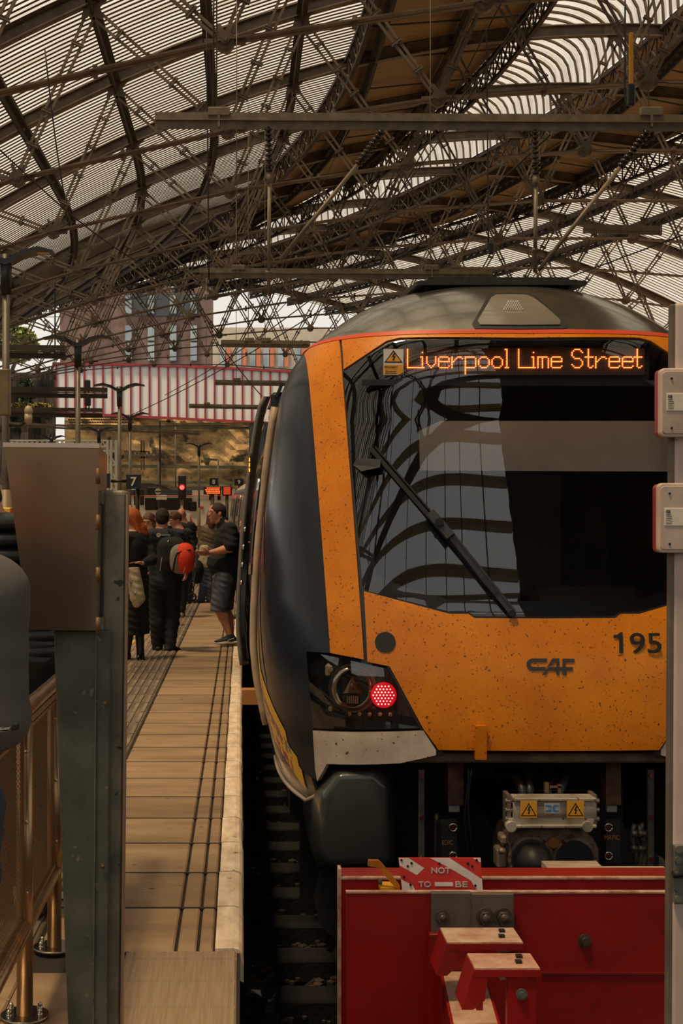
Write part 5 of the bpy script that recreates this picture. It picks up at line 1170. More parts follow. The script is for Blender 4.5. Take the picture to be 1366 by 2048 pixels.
# far structures ----------------------------------------------------------
YB_ = 172.0
br = thing('road_bridge', 'white road bridge girder with thin red ribs spanning beyond the station roof', 'bridge', JP(330,830,YB_))
def btop(x): return 727+ (x-105)*.033 - 8*math.sin((x-105)/465*PI)*.4
def bbot(x): return 825+(x-105)*.048
b = MB(); n = 24; xs_ = [105+i*(640-105)/n for i in range(n+1)]
b.prism([(x, btop(x)) for x in xs_]+[(x, bbot(x)) for x in reversed(xs_)], lambda q: JP(q[0], q[1], YB_), lambda q: JP(q[0], q[1], YB_)+Vector((0,1.2,0))); b.obj('girder', pm('bridge_white', C(196,192,186), None), br)
RR = pm('bridge_red', C(140,32,40), C(110,24,32), 2, .6)
for i in range(29):
    x = 113+i*18.6; b = MB(); b.bar(JP(x, btop(x)+2, YB_-.1), JP(x, bbot(x)-2, YB_-.1), .22, .22); b.obj('rib', RR, br)
for fe in (btop, bbot):
    b = MB()
    for i in range(n): b.bar(JP(xs_[i], fe(xs_[i]), YB_-.15), JP(xs_[i+1], fe(xs_[i+1]), YB_-.15), .3, .32)
    b.obj('flange', RR, br)
b = MB(); b.box(JP(330,870,YB_)+Vector((0,3.2,0)), (1,1,1)) if 0 else None
BRK = pm('brown_brick_block', C(112,90,82), C(84,66,62), .5, .85); WIN = pm('far_window', C(110,124,132), C(150,160,164), .3, .2); ORB = pm('orange_panel', C(176,104,72), None); CRB = pm('cream_render', C(176,166,150), C(156,146,132), .3, .8); DKR = pm('slate_dark', C(52,54,58), None, rough=.6)
YA = 205
ap = thing('apartment_block', 'brown brick apartment block with tall pale windows beyond the white bridge', 'building', JP(300,760,YA))
b = MB(); p, q = JP(222,575,YA), JP(424,800,YA); b.box(((p.x+q.x)/2, YA+5, (p.z+q.z)/2), (q.x-p.x, 10, p.z-q.z)); b.obj('wall', BRK, ap)
p, q = JP(120,560,YA+4), JP(222,800,YA+4); b = MB(); b.box(((p.x+q.x)/2, YA+9, (p.z+q.z)/2), (q.x-p.x, 10, p.z-q.z)); b.obj('wall', BRK, ap)
b = MB(); p, q = JP(250,588,YA), JP(396,632,YA); b.box(((p.x+q.x)/2, YA-.1, (p.z+q.z)/2), (q.x-p.x, .4, p.z-q.z)); b.obj('dark_band', DKR, ap)
for x0 in (251, 296, 340, 381):
    for y0_, y1_ in ((592,628),(652,682),(686,722)):
        b = MB(); p, q = JP(x0,y0_,YA), JP(x0+13,y1_,YA); b.box(((p.x+q.x)/2, YA-.35, (p.z+q.z)/2), (q.x-p.x, .5, p.z-q.z)); b.obj('window', WIN, ap)
cb = thing('cream_block', 'cream and orange clad apartment block to the right of the brown brick one', 'building', JP(500,760,YA))
b = MB(); p, q = JP(425,655,YA), JP(660,800,YA); b.box(((p.x+q.x)/2, YA+5, (p.z+q.z)/2), (q.x-p.x, 10, p.z-q.z)); b.obj('wall', CRB, cb)
for x0 in (440, 472, 500, 527, 556, 590):
    b = MB(); p, q = JP(x0,695,YA), JP(x0+11,734,YA); b.box(((p.x+q.x)/2, YA-.3, (p.z+q.z)/2), (q.x-p.x, .5, p.z-q.z)); b.obj('window', WIN, cb)
    b = MB(); p, q = JP(x0+12,695,YA), JP(x0+21,734,YA); b.box(((p.x+q.x)/2, YA-.25, (p.z+q.z)/2), (q.x-p.x, .4, p.z-q.z)); b.obj('orange_panel', ORB, cb)
# sandstone cutting walls
ROCK = pm('sandstone_cutting', C(200,160,102), C(84,66,42), .3, .95, 0, .8, stretch=(.9,1,1.3), speck=C(60,58,34), sscale=.5, sthr=.6, bscale=1.5, lo=.36, hi=.62)
def rockwall(x0, x1, y0_, y1_, Y, nm, m, amp, seed, lab, nu=50, nv=22):
    random.seed(seed); b = MB()
    off = {}
    def fn(u, v):
        p = JP(x0+(x1-x0)*u, y0_+(y1_-y0_)*v, Y); k = amp*(math.sin(u*23+v*7+seed)+.6*math.sin(u*57-v*19)+.5*math.sin(v*31+u*5))*.4+random.uniform(-.25,.25)*amp - (1.2 if abs(v-.72) < .03 else 0)
        return p+Vector((0, k, 0))
    b.grid(fn, nu, nv, False); return tag(b.obj(nm, m, normals=False), lab, 'rock wall')
rockwall(130, 2300, 818, 1075, 176, 'rock_cutting', ROCK, 1.2, 3, 'tall ochre sandstone cutting wall below the white bridge', 190)
b = MB()
for y_ in (852, 931, 962, 1000): b.bar(JP(135,y_,174.6), JP(500,y_+4,174.6), 1.2, .35, (0,0,1))
tag(b.obj('rock_ledge', pm('mossy_ledge', C(96,86,48), C(50,46,30), .4, .95)), 'mossy stone ledges running across the sandstone cutting', 'rock ledge')
b = MB()
for r_ in range(4):
    for c_ in range(26):
        p_ = JP(138+c_*5+(r_%2)*2.5, 829+r_*5.2, 174.4); b.box(p_, (.27, .3, .2), None, .03)
stuff(tag(b.obj('stone_courses', pm('dark_coursed_stone', C(84,68,50), C(50,42,34), .6, .9)), 'dark coursed stones at the top of the sandstone cutting', 'stonework'))
DWALL = pm('sooty_stone', C(64,52,42), C(28,24,21), .8, .9, 0, .6, bscale=3)
o = rockwall(-60, 112, 745, 1075, 150, 'stone_abutment', DWALL, .4, 5, 'sooty stone bridge abutment with ivy at the left')
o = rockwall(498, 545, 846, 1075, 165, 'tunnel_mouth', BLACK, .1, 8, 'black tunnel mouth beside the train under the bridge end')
GREEN = pm('ivy_green', C(58,72,44), C(34,46,28), 2, .8); MOSS = pm('moss_ochre', C(120,108,44), C(84,76,34), 2, .9)
def leaves(cx_, cy_, rx, ry, Y, n, m, nm, lab, cat, s_=.35):
    b = MB()
    for i in range(n):
        a = random.uniform(0, 2*PI); r_ = math.sqrt(random.random()); p = JP(cx_+rx*r_*math.cos(a), cy_+ry*r_*math.sin(a), Y)+Vector((0, random.uniform(-1.2,0), 0)); u_ = Vector((random.uniform(-1,1), random.uniform(-1,1), random.uniform(-1,1))).normalized()*s_; v_ = u_.cross(Vector((random.uniform(-1,1), random.uniform(-1,1), random.uniform(-1,1)))).normalized()*s_*.6
        b.add([p-u_, p-v_, p+u_, p+v_], [(0,1,2,3)])
    return tag(b.obj(nm, m, normals=False), lab, cat)
leaves(55, 790, 14, 34, 149, 260, GREEN, 'ivy', 'ivy hanging down the middle of the sooty abutment', 'ivy'); leaves(35, 835, 20, 22, 149, 200, GREEN, 'ivy', 'ivy patch low at the left side of the abutment', 'ivy'); leaves(98, 830, 8, 10, 149, 80, GREEN, 'ivy', 'small tuft of ivy near the white bridge end', 'ivy')
leaves(60, 813, 50, 6, 148.5, 200, MOSS, 'moss_ledge', 'yellowish moss along the ledge of the abutment', 'moss')
leaves(30, 690, 46, 36, 160, 900, pm('tree_yellow_green', C(150,152,84), C(110,118,64), 2, .8), 'tree', 'yellow green tree top above the abutment at left', 'tree', .5)
# white gantry trusses over the tracks
GW = pm('pale_gantry', C(190,186,174), None, rough=.5)
g = MB(); YG = 90
for x0, x1 in ((14,215),): 
    g.bar(JP(x0,881,YG), JP(x1,881,YG), .12, .1); g.bar(JP(x0,893,YG), JP(x1,893,YG), .12, .1)
    for i in range(20): a = x0+(x1-x0)*i/20; c = x0+(x1-x0)*(i+1)/20; g.bar(JP(a,881,YG), JP((a+c)/2,893,YG), .08, .08); g.bar(JP((a+c)/2,893,YG), JP(c,881,YG), .08, .08)
tag(g.obj('gantry', GW), 'pale lattice signal gantry just above the metal cabinet', 'gantry')
g = MB(); YG = 80
for y_ in (903, 915): g.bar(JP(248,y_,YG), JP(300 if y_ == 903 else 312,y_,YG), .1, .1)
for i in range(7): a = 250+i*8; g.bar(JP(a,903,YG), JP(a+4,915,YG), .07, .07); g.bar(JP(a+4,915,YG), JP(a+8,903,YG), .07, .07)
for x in (283, 288): g.bar(JP(x,880,YG), JP(x,940,YG), .1, .1)
tag(g.obj('gantry', STEEL), 'small lattice cantilever right of the paired lamp columns', 'gantry')
g = MB(); 
for x in (215, 222, 232): g.bar(JP(x,880,85), JP(x,1075,85), .16, .16)
for y_ in (902, 930, 958): g.bar(JP(205,y_,85), JP(240,y_,85), .12, .12); g.bar(JP(215,y_,85), JP(232,y_+28,85), .1, .1)
tag(g.obj('gantry_mast', GW), 'white lattice mast between cabinet and platform 7 sign', 'mast')
for i, (x, Y) in enumerate(((351,140),(320,120))):
    b = MB(); b.cyl(JP(x,842,Y), JP(x,1070,Y), .09, 6); tag(b.obj('mast', STEELD), 'thin dark line mast against the cutting, %s of the two' % ('right' if i == 0 else 'left'), 'mast')
for i, (px, py, Y, s_) in enumerate(((317,940,70,1),(436,936,75,-1))):
    b = MB(); b.cyl(JP(px,py-16,Y), JP(px,1030,Y), .06, 8); b.bar(JP(px,py-16 if i else py-24,Y), JP(px-s_*14 if i == 0 else px-26,py-18,Y), .1, .08); tag(b.obj('lamp_column', POLE), ['single armed lamp column between platform 7 sign and red signal', 'single armed lamp column behind the platform 8 sign'][i], 'street lamp')
# signs, signal, departure boards
SGN = pm('sign_navy', C(20,24,34), None, rough=.5)
def numsign(x0, y0_, x1, y1_, Y, s_, hang=True):
    t = thing('platform_sign', {'7':'dark platform number seven sign, larger and nearer than the other two','8':'small dark platform number eight sign above the departure boards','9':'small dark platform number nine sign beside the train flank'}[s_], 'sign', JP((x0+x1)/2, y1_, Y))
    b = MB(); rect3(b, x0, y0_, x1, y1_, Y, .12, .01); b.obj('panel', SGN, t)
    lettering(s_, JP((x0+x1)/2, (y0_+y1_)/2, Y-.012), (y1_-y0_)*.6*Y/F, pm('sign_letter_white', C(220,214,200), None), t, bold=.004)
    b = MB(); b.bar(JP((x0+x1)/2, y0_, Y+.09), JP((x0+x1)/2, VY+EYE*F/Y, Y+.09), .05, .05) if hang else b.cyl(JP(x0, y0_+14, Y+.06), JP(x0-30, y0_+14, Y+.06), .04, 8); b.obj('support', BLACK, t)
numsign(252, 948, 282, 978, 33, '7', False)
b = MB(); rect3(b, 212, 947, 220, 976, 33, .12); tag(b.obj('platform_sign', SGN), 'edge of the paired dark sign left of the platform 7 sign, by the post', 'sign')
numsign(419, 956, 436, 971, 62, '8'); numsign(469, 957, 487, 971, 62, '9')
led = emis('departure_orange', (1,.12,.02,1), 1.3)
for i, (x0, y0_, x1, y1_, kind) in enumerate(((407,973,442,989,0),(444,972,464,991,1))):
    t = thing('departure_board', ['wide departure board showing orange lines of text', 'narrow departure board glowing dull orange beside the wide one'][i], 'display', JP((x0+x1)/2, y1_, 58))
    b = MB(); rect3(b, x0, y0_, x1, y1_, 58, .25, .02); b.obj('case', BLACK, t)
    b = MB()
    if kind == 0:
        for r_ in range(4):
            xx = x0+2+random.uniform(0,5)
            while xx < x1-3: l_ = random.uniform(2,6); l_ = min(l_, x1-2-xx); rect3(b, xx, y0_+2+r_*3.4, xx+l_, y0_+4.2+r_*3.4, 57.98, .01); xx += l_+.8
    else: rect3(b, x0+3, y0_+2, x1-3, y1_-2, 57.98, .01)
    b.obj('lit_text' if kind == 0 else 'lit_panel', led if kind == 0 else emis('departure_dull', (1,.1,.02,1), .35), t)
    b = MB(); b.cyl(JP((x0+x1)/2, y1_, 58.1), JP((x0+x1)/2, 1101, 58.1), .07, 8); b.obj('stand', STEELD, t)
t = thing('railway_signal', 'black railway signal head showing a single red light', 'signal', JP(364,1030,40))
b = MB(); rect3(b, 356, 950, 372, 998, 40, .2, .03); b.obj('backboard', BLACK, t)
b = MB(); b.cyl(JP(364,974,39.98), JP(364,974,39.7), .075, 16, .085, caps=False); b.obj('hood', BLACK, t)
b = MB(); b.cyl(JP(364,975,39.96), JP(364,975,39.93), .065, 20); b.obj('red_lens', emis('signal_red', (1,.03,.02,1), 6), t)
b = MB(); b.cyl(JP(364,998,40.1), JP(364,VY+EYE*F/40,40.1), .05, 10); b.obj('mast', pm('signal_mast', C(150,130,100), None), t)
t = thing('hanging_sign', 'dark box with a white disc hanging left of the red signal', 'sign', JP(310,995,36))
b = MB(); rect3(b, 294, 974, 322, 990, 36, .2, .02); b.obj('box', BLACK, t)
b = MB(); b.cyl(JP(316,983,36), JP(316,983,35.96), .085, 22); dk = b.obj('white_disc', pm('disc_white', C(206,200,176), None), t); b = MB(); rect3(b, 310,982,322,984,35.94,.01); b.obj('disc_bar', BLACK, dk)
b = MB(); b.prism([(265,968),(300,966),(332,972),(338,977),(265,976)], lambda q: JP(q[0], q[1], 37), lambda q: JP(q[0], q[1], 37)+Vector((0,3,0))); b.cyl(JP(275,975,38), JP(275,VY+EYE*F/38,38), .06, 8); tag(b.obj('canopy', STEELD), 'small dark platform canopy behind the white disc sign', 'canopy')
for i, (px, py) in enumerate(((174,768),(175,803))):
    b = MB(); rect3(b, px-6, py-9, px+6, py+8, 31, .15, .02); b.bar(JP(px-3,py+8,31.05), JP(px-3,py+17,31.05), .03, .03); b.bar(JP(px+3,py+8,31.05), JP(px+3,py+17,31.05), .03, .03); tag(b.obj('speaker', BLACK), '%s small dark box on a dark beam against the white bridge' % ('upper' if i == 0 else 'lower'), 'speaker box')
# the white and dark express train over on the next platform
ex = thing('express_train', 'white express train with dark windows and a red line on the far track', 'train', JP(370,1060,70))
def exq(x0, y0_, x1, y1_, Y, th, nm, m): b = MB(); rect3(b, x0, y0_, x1, y1_, Y, th, .03); return b.obj(nm, m, ex)
EW = pm('express_white', C(216,206,190), C(190,180,166), .6, .35)
exq(262, 978, 470, 1052, 70, 2.6, 'body', EW)
b = MB(); b.prism([(262,980),(300,974),(450,972),(470,980)], lambda q: JP(q[0], q[1], 70), lambda q: JP(q[0], q[1], 70)+Vector((0,2.6,0))); b.obj('roof', pm('express_roof', C(96,92,88), None), ex)
exq(262, 979, 384, 990, 69.97, .05, 'dark_upper', pm('express_slate', C(56,62,74), None, rough=.3))
exq(290, 996, 384, 1020, 69.96, .05, 'window', BLG); exq(378, 1003, 393, 1022, 69.9, .2, 'window', BLG)
for x in (268, 280): exq(x, 980, x+8, 1010, 69.95, .05, 'window', BLG)
exq(312, 990, 334, 1000, 69.94, .05, 'white_panel', EW)
for x in (418, 435): exq(x, 984, x+6, 1000, 69.95, .05, 'door_window', BLG)
exq(262, 991, 470, 992.5, 69.93, .05, 'red_line', pm('express_red', C(190,50,30), None))
exq(400, 1012, 407, 1018, 69.92, .05, 'red_badge', pm('express_red', C(190,50,30), None))
b = MB(); b.prism([(380,1030),(386,1045),(392,1052),(380,1052)], lambda q: JP(q[0], q[1], 69.92), lambda q: JP(q[0], q[1], 69.92)+Vector((0,.05,0))); b.obj('red_swoosh', pm('express_red', C(190,50,30), None), ex)
exq(262, 1050, 470, 1062, 70.3, 2, 'underframe', BLACK)
# opposite platform beyond, seen under the express
b = MB(); b.box((-5.0, 86, -.1), (18, 34, .2)); struct(b.obj('floor_far_platform', pm('far_platform', C(150,132,108), C(110,96,78), .6, .8), normals=False))
b = MB(); rect3(b, -8, 1015, 22, 1100, 12, .5, .01); vb = tag(b.obj('yellow_vending_panel', pm('panel_yellow', C(222,172,30), None)), 'yellow topped stand just showing behind the puffer jacket at the left edge', 'stand'); b = MB(); rect3(b, 22, 1016, 30, 1200, 11.9, .6); b.obj('red_side', pm('panel_red', C(150,34,28), None), vb)
# unseen left wall closing the shed, added to darken the train flank's reflections
b = MB(); b.box((LEFT-1, 45, 2.0), (1, 160, 8)); struct(b.obj('wall_left', DWALL))
b = MB(); b.box((-14, 45, -.1), (9, 130, .2)); struct(b.obj('floor_next_platform', pm('far_platform', C(150,132,108), None)))
b = MB(); b.box((RIGHT+1, 45, 2.0), (1, 160, 8)); struct(b.obj('wall_right', DWALL))
# ---------------------------------------------------------------- people: smooth bodies grown from tapered limbs
def seg(P, a, b, ra, rb):
    ax, ay, az = a; d = np.array(b, dtype=np.float32)-np.array(a, dtype=np.float32); L2 = max(float((d*d).sum()), 1e-9)
    qx, qy, qz = P[0]-ax, P[1]-ay, P[2]-az; t = np.clip((qx*d[0]+qy*d[1]+qz*d[2])/L2, 0, 1)
    return np.sqrt((qx-t*d[0])**2+(qy-t*d[1])**2+(qz-t*d[2])**2)-(ra+(rb-ra)*t)
def ell(P, c, r, M=None):
    q = [P[0]-c[0], P[1]-c[1], P[2]-c[2]]
    if M is not None: q = [q[0]*M[0][i]+q[1]*M[1][i]+q[2]*M[2][i] for i in range(3)]   # columns of M are the axes
    k0 = np.sqrt((q[0]/r[0])**2+(q[1]/r[1])**2+(q[2]/r[2])**2); k1 = np.sqrt((q[0]/r[0]**2)**2+(q[1]/r[1]**2)**2+(q[2]/r[2]**2)**2)+1e-9
    return k0*(k0-1)/k1
def smin(a, b, k):
    h = np.clip(.5+.5*(b-a)/k, 0, 1); return b+(a-b)*h-k*h*(1-h)
def nets(prims, res, name, m, parent, cuts=(), k=.03, noise=0):
    # prims: ('s', a, b, ra, rb[, k]) limb, ('e', c, r, M[, k]) ellipsoid, negative ones carve ('-e', ...)
    lo = np.array([1e9]*3); hi = -lo
    for p in prims:
        if p[0] == 's':
            for q, r in ((p[1], p[3]), (p[2], p[4])): lo = np.minimum(lo, np.array(q)-r); hi = np.maximum(hi, np.array(q)+r)
        elif p[0] == 'e': lo = np.minimum(lo, np.array(p[1])-max(p[2])); hi = np.maximum(hi, np.array(p[1])+max(p[2]))
    lo -= res*3; hi += res*3; n = np.ceil((hi-lo)/res).astype(int)+1
    ax = [lo[i]+res*np.arange(n[i]) for i in range(3)]; P = np.meshgrid(*[a.astype(np.float32) for a in ax], indexing='ij'); f = None
    for p in prims:
        g = seg(P, *p[1:5]) if p[0] == 's' else ell(P, p[1], p[2], p[3] if len(p) > 3 else None)
        kk = p[5] if p[0] == 's' and len(p) > 5 else (p[4] if p[0] != 's' and len(p) > 4 else k)
        if p[0] == '-e': f = -smin(-f, g, kk)
        else: f = g if f is None else smin(f, g, kk)
    if noise: f = f+noise*(np.sin(P[0]*37+P[2]*61)*np.sin(P[1]*43-P[2]*29)+.6*np.sin(P[2]*83+P[0]*21))
    for c, nn in cuts:
        g = (P[0]-c[0])*nn[0]+(P[1]-c[1])*nn[1]+(P[2]-c[2])*nn[2]; f = np.maximum(f, g)
    ins = f < 0; nx, ny, nz = f.shape
    acc = np.zeros((nx-1, ny-1, nz-1, 3), dtype=np.float64); cnt = np.zeros((nx-1, ny-1, nz-1))
    for a in range(3):
        s0 = [slice(None)]*3; s1 = [slice(None)]*3; s0[a] = slice(0, -1); s1[a] = slice(1, None); f0, f1 = f[tuple(s0)], f[tuple(s1)]; cr_ = (f0 < 0) != (f1 < 0)
        t = np.where(cr_, f0/(f0-f1+1e-12), 0); o = [i for i in range(3) if i != a]
        for d0 in (0, 1):
            for d1 in (0, 1):
                sl_ = [None]*3; sl_[a] = slice(0, None); sl_[o[0]] = slice(d0, d0+f.shape[o[0]]-1); sl_[o[1]] = slice(d1, d1+f.shape[o[1]]-1)
                c = cr_[tuple(sl_)]; tt = t[tuple(sl_)]; cnt += c; acc[..., a] += c*tt; acc[..., o[0]] += c*d0; acc[..., o[1]] += c*d1
    act = cnt > 0; idx = -np.ones(act.shape, dtype=int); idx[act] = np.arange(act.sum()); pos = np.argwhere(act)
    V = lo+res*(pos+acc[act]/cnt[act][:, None]); Fq = []
    for a in range(3):
        o = [i for i in range(3) if i != a]; s0 = [slice(None)]*3; s1 = [slice(None)]*3; s0[a] = slice(0, -1); s1[a] = slice(1, None); f0, f1 = ins[tuple(s0)], ins[tuple(s1)]
        for sg in (0, 1):
            c = np.argwhere((f0 & ~f1) if sg == 0 else (~f0 & f1)); c = c[(c[:, o[0]] > 0) & (c[:, o[1]] > 0)]
            if not len(c): continue
            def at(d0, d1): q = c.copy(); q[:, o[0]] -= d0; q[:, o[1]] -= d1; return idx[q[:, 0], q[:, 1], q[:, 2]]
            q = np.stack([at(0,0), at(1,0), at(1,1), at(0,1)], 1)
            if (sg == 0) == (a != 1): q = q[:, ::-1]
            Fq.append(q)
    Fq = np.concatenate(Fq); Fq = Fq[(Fq >= 0).all(1)]
    me = bpy.data.meshes.new(name); me.from_pydata(V.tolist(), [], Fq[:, ::-1].tolist()); me.polygons.foreach_set('use_smooth', [True]*len(me.polygons)); me.update()
    return link(name, me, m, parent)
def skinm(name, c, c2): 
    m = pm(name, c, c2, 9, .5); m.node_tree.nodes['Principled BSDF'].inputs['Subsurface Weight'].default_value = 0; return m
SK1 = skinm('ruddy_skin', C(204,142,110), C(186,118,90)); SK2 = skinm('pale_skin', C(216,164,134), C(196,140,112))
def fabric(nm, a, b, rough=.85, sc=14): return pm(nm, a, b, sc, rough, 0, .25, bscale=sc*6)
def v3(t): return Vector(t)
def hand(prims, w, d, pn, s=1.0, curl=.5, thumb=None):
    # wrist w, pointing d, palm facing pn; palm, four bent fingers, thumb
    d = d.normalized(); pn = (pn-d*pn.dot(d)).normalized(); sd = d.cross(pn)
    if thumb is not None and sd.dot(thumb) < 0: sd = -sd     # sd points to the thumb side
    c = w+d*.048*s; M = [[sd[i], pn[i], d[i]] for i in range(3)]
    prims.append(('e', c, (.042*s, .017*s, .050*s), M, .012))
    for i, L in enumerate((.072, .080, .074, .058)):
        b0 = w+d*.084*s+sd*(.030-.020*i)*s; a1 = curl*(.5+.12*i); d1 = (d*math.cos(a1)+pn*math.sin(a1)); d2 = (d*math.cos(a1*2.0)+pn*math.sin(a1*2.0)); d3 = (d*math.cos(a1*2.7)+pn*math.sin(a1*2.7))
        p1 = b0+d1*L*.45*s; p2 = p1+d2*L*.32*s; p3 = p2+d3*L*.23*s
        prims += [('s', b0, p1, .0095*s, .0088*s, .004), ('s', p1, p2, .0088*s, .0080*s, .003), ('s', p2, p3, .0080*s, .0070*s, .003)]
    t0 = w+d*.030*s+sd*.034*s; t1 = t0+(sd*.62+d*.7+pn*.3).normalized()*.045*s; t2 = t1+(sd*.25+d*.95+pn*.35).normalized()*.032*s
    prims += [('s', t0, t1, .0125*s, .0100*s, .006), ('s', t1, t2, .0100*s, .0082*s, .004)]
def person(label, base, J, f, skin, hs=1.0, wd=1.0, belly=.0, top=None, sleeve=1.0, bottom=None, kind='trousers', shoes=None, hair=None, hstyle='short', res=.011, hands=None, group=None, chest=(.15,.105), collar=None, hip=.15, topcut=None, femme=False, face=True, legr=1.0, wrinkle=.0035):
    t = thing('person', label, 'person', base, group)
    fh = v3(J.get('look', f)).normalized(); H = v3(J['head']); up = Vector((0,0,1)); nk = v3(J['neck']); fh = (fh-up*fh.z*.3).normalized(); rt = fh.cross(up).normalized(); uh = rt.cross(fh).normalized()
    M = [[rt[i], fh[i], uh[i]] for i in range(3)]; f = v3(f).normalized()
    sl, sr, el, er, wl, wr = [v3(J[k]) for k in ('sl','sr','el','er','wl','wr')]; hl, hr, kl, kr, al, ar = [v3(J[k]) for k in ('hl','hr','kl','kr','al','ar')]
    fl, fr_ = v3(J.get('fl', f)).normalized(), v3(J.get('fr', f)).normalized()
    pel = (hl+hr)/2+Vector((0,0,.04)); cs = (sl+sr)/2; lat = (sr-sl).normalized(); fw = up.cross(lat).normalized(); 
    if fw.dot(f) < 0: fw = -fw
    T = [[lat[i], fw[i], up[i]] for i in range(3)]; mid = cs.lerp(pel, .35)
    b = []
    b += [('e', H+uh*.022*hs, (.074*hs,.094*hs,.090*hs), M, .02), ('e', H-uh*.035*hs+fh*.018*hs, (.056*hs,.070*hs,.082*hs), M, .03), ('e', H-uh*.093*hs+fh*.062*hs, (.024*hs,.022*hs,.020*hs), M, .03)]
    b += [('s', H+fh*.092*hs+uh*.012*hs, H+fh*.108*hs-uh*.026*hs, .008*hs, .0135*hs, .012), ('s', H+fh*.082*hs-rt*.045*hs+uh*.024*hs, H+fh*.082*hs+rt*.045*hs+uh*.024*hs, .010*hs, .010*hs, .015)]
    b += [('e', H+fh*.090*hs-uh*.053*hs, (.022*hs,.009*hs,.0045*hs), M, .006), ('e', H+fh*.088*hs-uh*.063*hs, (.019*hs,.009*hs,.005*hs), M, .006)]
    for s_ in (-1, 1):
        b.append(('-e', H+fh*.094*hs+rt*s_*.032*hs+uh*.006*hs, (.016*hs,.014*hs,.010*hs), M, .014)); b.append(('e', H+rt*s_*.077*hs-fh*.008*hs-uh*.012*hs, (.010*hs,.020*hs,.030*hs), M, .008))
    b += [('s', H-uh*.05*hs-fh*.015*hs, nk, .052*hs*wd**.3, .058*hs*wd**.3, .03), ('s', nk, cs.lerp(nk, .3), .06, .07, .04)]
    b += [('s', sl.lerp(cs, .12), sr.lerp(cs, .12), .055*wd, .055*wd, .05), ('e', mid+Vector((0,0,.06)), (chest[0]*wd, chest[1]*wd, .19), T, .06), ('e', pel.lerp(cs, .28)+fw*belly*.5, (chest[0]*wd*.92, chest[1]*wd+belly, .16), T, .06), ('e', pel, (hip*wd, .105*wd, .12), T, .05)]
    for s0, e0, w0 in ((sl, el, wl), (sr, er, wr)): b += [('s', s0, e0, .052*wd, .040*wd, .03), ('s', e0, e0.lerp(w0, .35), .040*wd, .041*wd, .02), ('s', e0.lerp(w0, .35), w0, .041*wd, .026, .02)]
    hd = hands or {}
    for k_, e0, w0 in (('l', el, wl), ('r', er, wr)):
        h_ = hd.get(k_, {}); hand(b, w0, v3(h_.get('d', (w0-e0))), v3(h_.get('n', (0,0,-1) if abs((w0-e0).normalized().z) < .8 else -lat if k_ == 'r' else lat)), 1.0*hs, h_.get('c', .55), v3(h_['t']) if 't' in h_ else f)
    for h0, k0, a0, ff in ((hl, kl, al, fl), (hr, kr, ar, fr_)):
        calf = k0.lerp(a0, .3)-ff*.018; b += [('s', h0, k0, .080*wd**.5*legr, .054*legr, .04), ('s', k0, calf, .054*legr, .055*legr, .03), ('s', calf, a0, .055*legr, .034, .03), ('s', a0, a0-Vector((0,0,.03))+ff*.07, .030, .020, .02)]
    body = nets(b, res, 'body', skin, t, k=.03)
    # eyes, brows
    if face:
        for s_ in (-1, 1):
            e = H+fh*.083*hs+rt*s_*.031*hs+uh*.006*hs; bb_ = MB(); bb_.ball(e, .0115*hs, 10, 8); ey = bb_.obj('eye', pm('eye_white', C(206,196,186), None, rough=.2), t)
            bb_ = MB(); bb_.ball(e+fh*.0065*hs, .0065*hs, 8, 6); bb_.obj('iris', pm('iris_dark', C(40,30,24), None, rough=.2), ey)
            bb_ = MB(); bb_.tube([e+uh*.019*hs+fh*.008*hs-rt*s_*.016*hs, e+uh*.023*hs+fh*.010*hs, e+uh*.017*hs+fh*.004*hs+rt*s_*.018*hs], .0035*hs, 6); bb_.obj('eyebrow', hair or BLACK, t)
        bb_ = MB(); bb_.tube([H+fh*.0965*hs-uh*.057*hs-rt*.02*hs, H+fh*.1015*hs-uh*.057*hs, H+fh*.0965*hs-uh*.057*hs+rt*.02*hs], .0030*hs, 6); bb_.obj('mouth', pm('lip_rose', C(150,84,72), None, rough=.5), t)
    # clothes
    g = .016
    if top:
        p = [('s', sl.lerp(cs, .06), sr.lerp(cs, .06), .062*wd+g, .062*wd+g, .05), ('e', mid+Vector((0,0,.06)), (chest[0]*wd+g, chest[1]*wd+g, .20), T, .06), ('e', pel.lerp(cs, .28)+fw*belly*.5, (chest[0]*wd*.94+g, chest[1]*wd+belly+g, .18), T, .06), ('e', pel, (hip*wd+g*1.3, .105*wd+belly*.6+g*1.3, .13), T, .05), ('s', pel-Vector((0,0,.04)), pel+Vector((0,0,.1)), .10*wd+g+belly*.3, .10*wd+g+belly*.4, .05)]
        for s0, e0, w0 in ((sl, el, wl), (sr, er, wr)):
            if sleeve <= .5: p.append(('s', s0, s0.lerp(e0, sleeve*2), .060*wd+g, .052*wd+g*1.4, .03))
            else: p += [('s', s0, e0, .056*wd+g, .046*wd+g, .03), ('s', e0, e0.lerp(w0, (sleeve-.5)*2), .046*wd+g, .034+g, .02)]
        if collar: p.append(('s', nk-Vector((0,0,.02)), nk+Vector((0,0,.012)), .068*hs*wd**.3, .064*hs*wd**.3, .02))
        zc = (topcut if topcut is not None else pel.z-.10)
        cuts = [((0,0,zc), (0,0,-1))]
        if not collar: cuts.append((tuple(nk+Vector((0,0,.005))), (0,0,1)))
        nets(p, res, 'top', top, t, cuts, k=.03, noise=wrinkle)
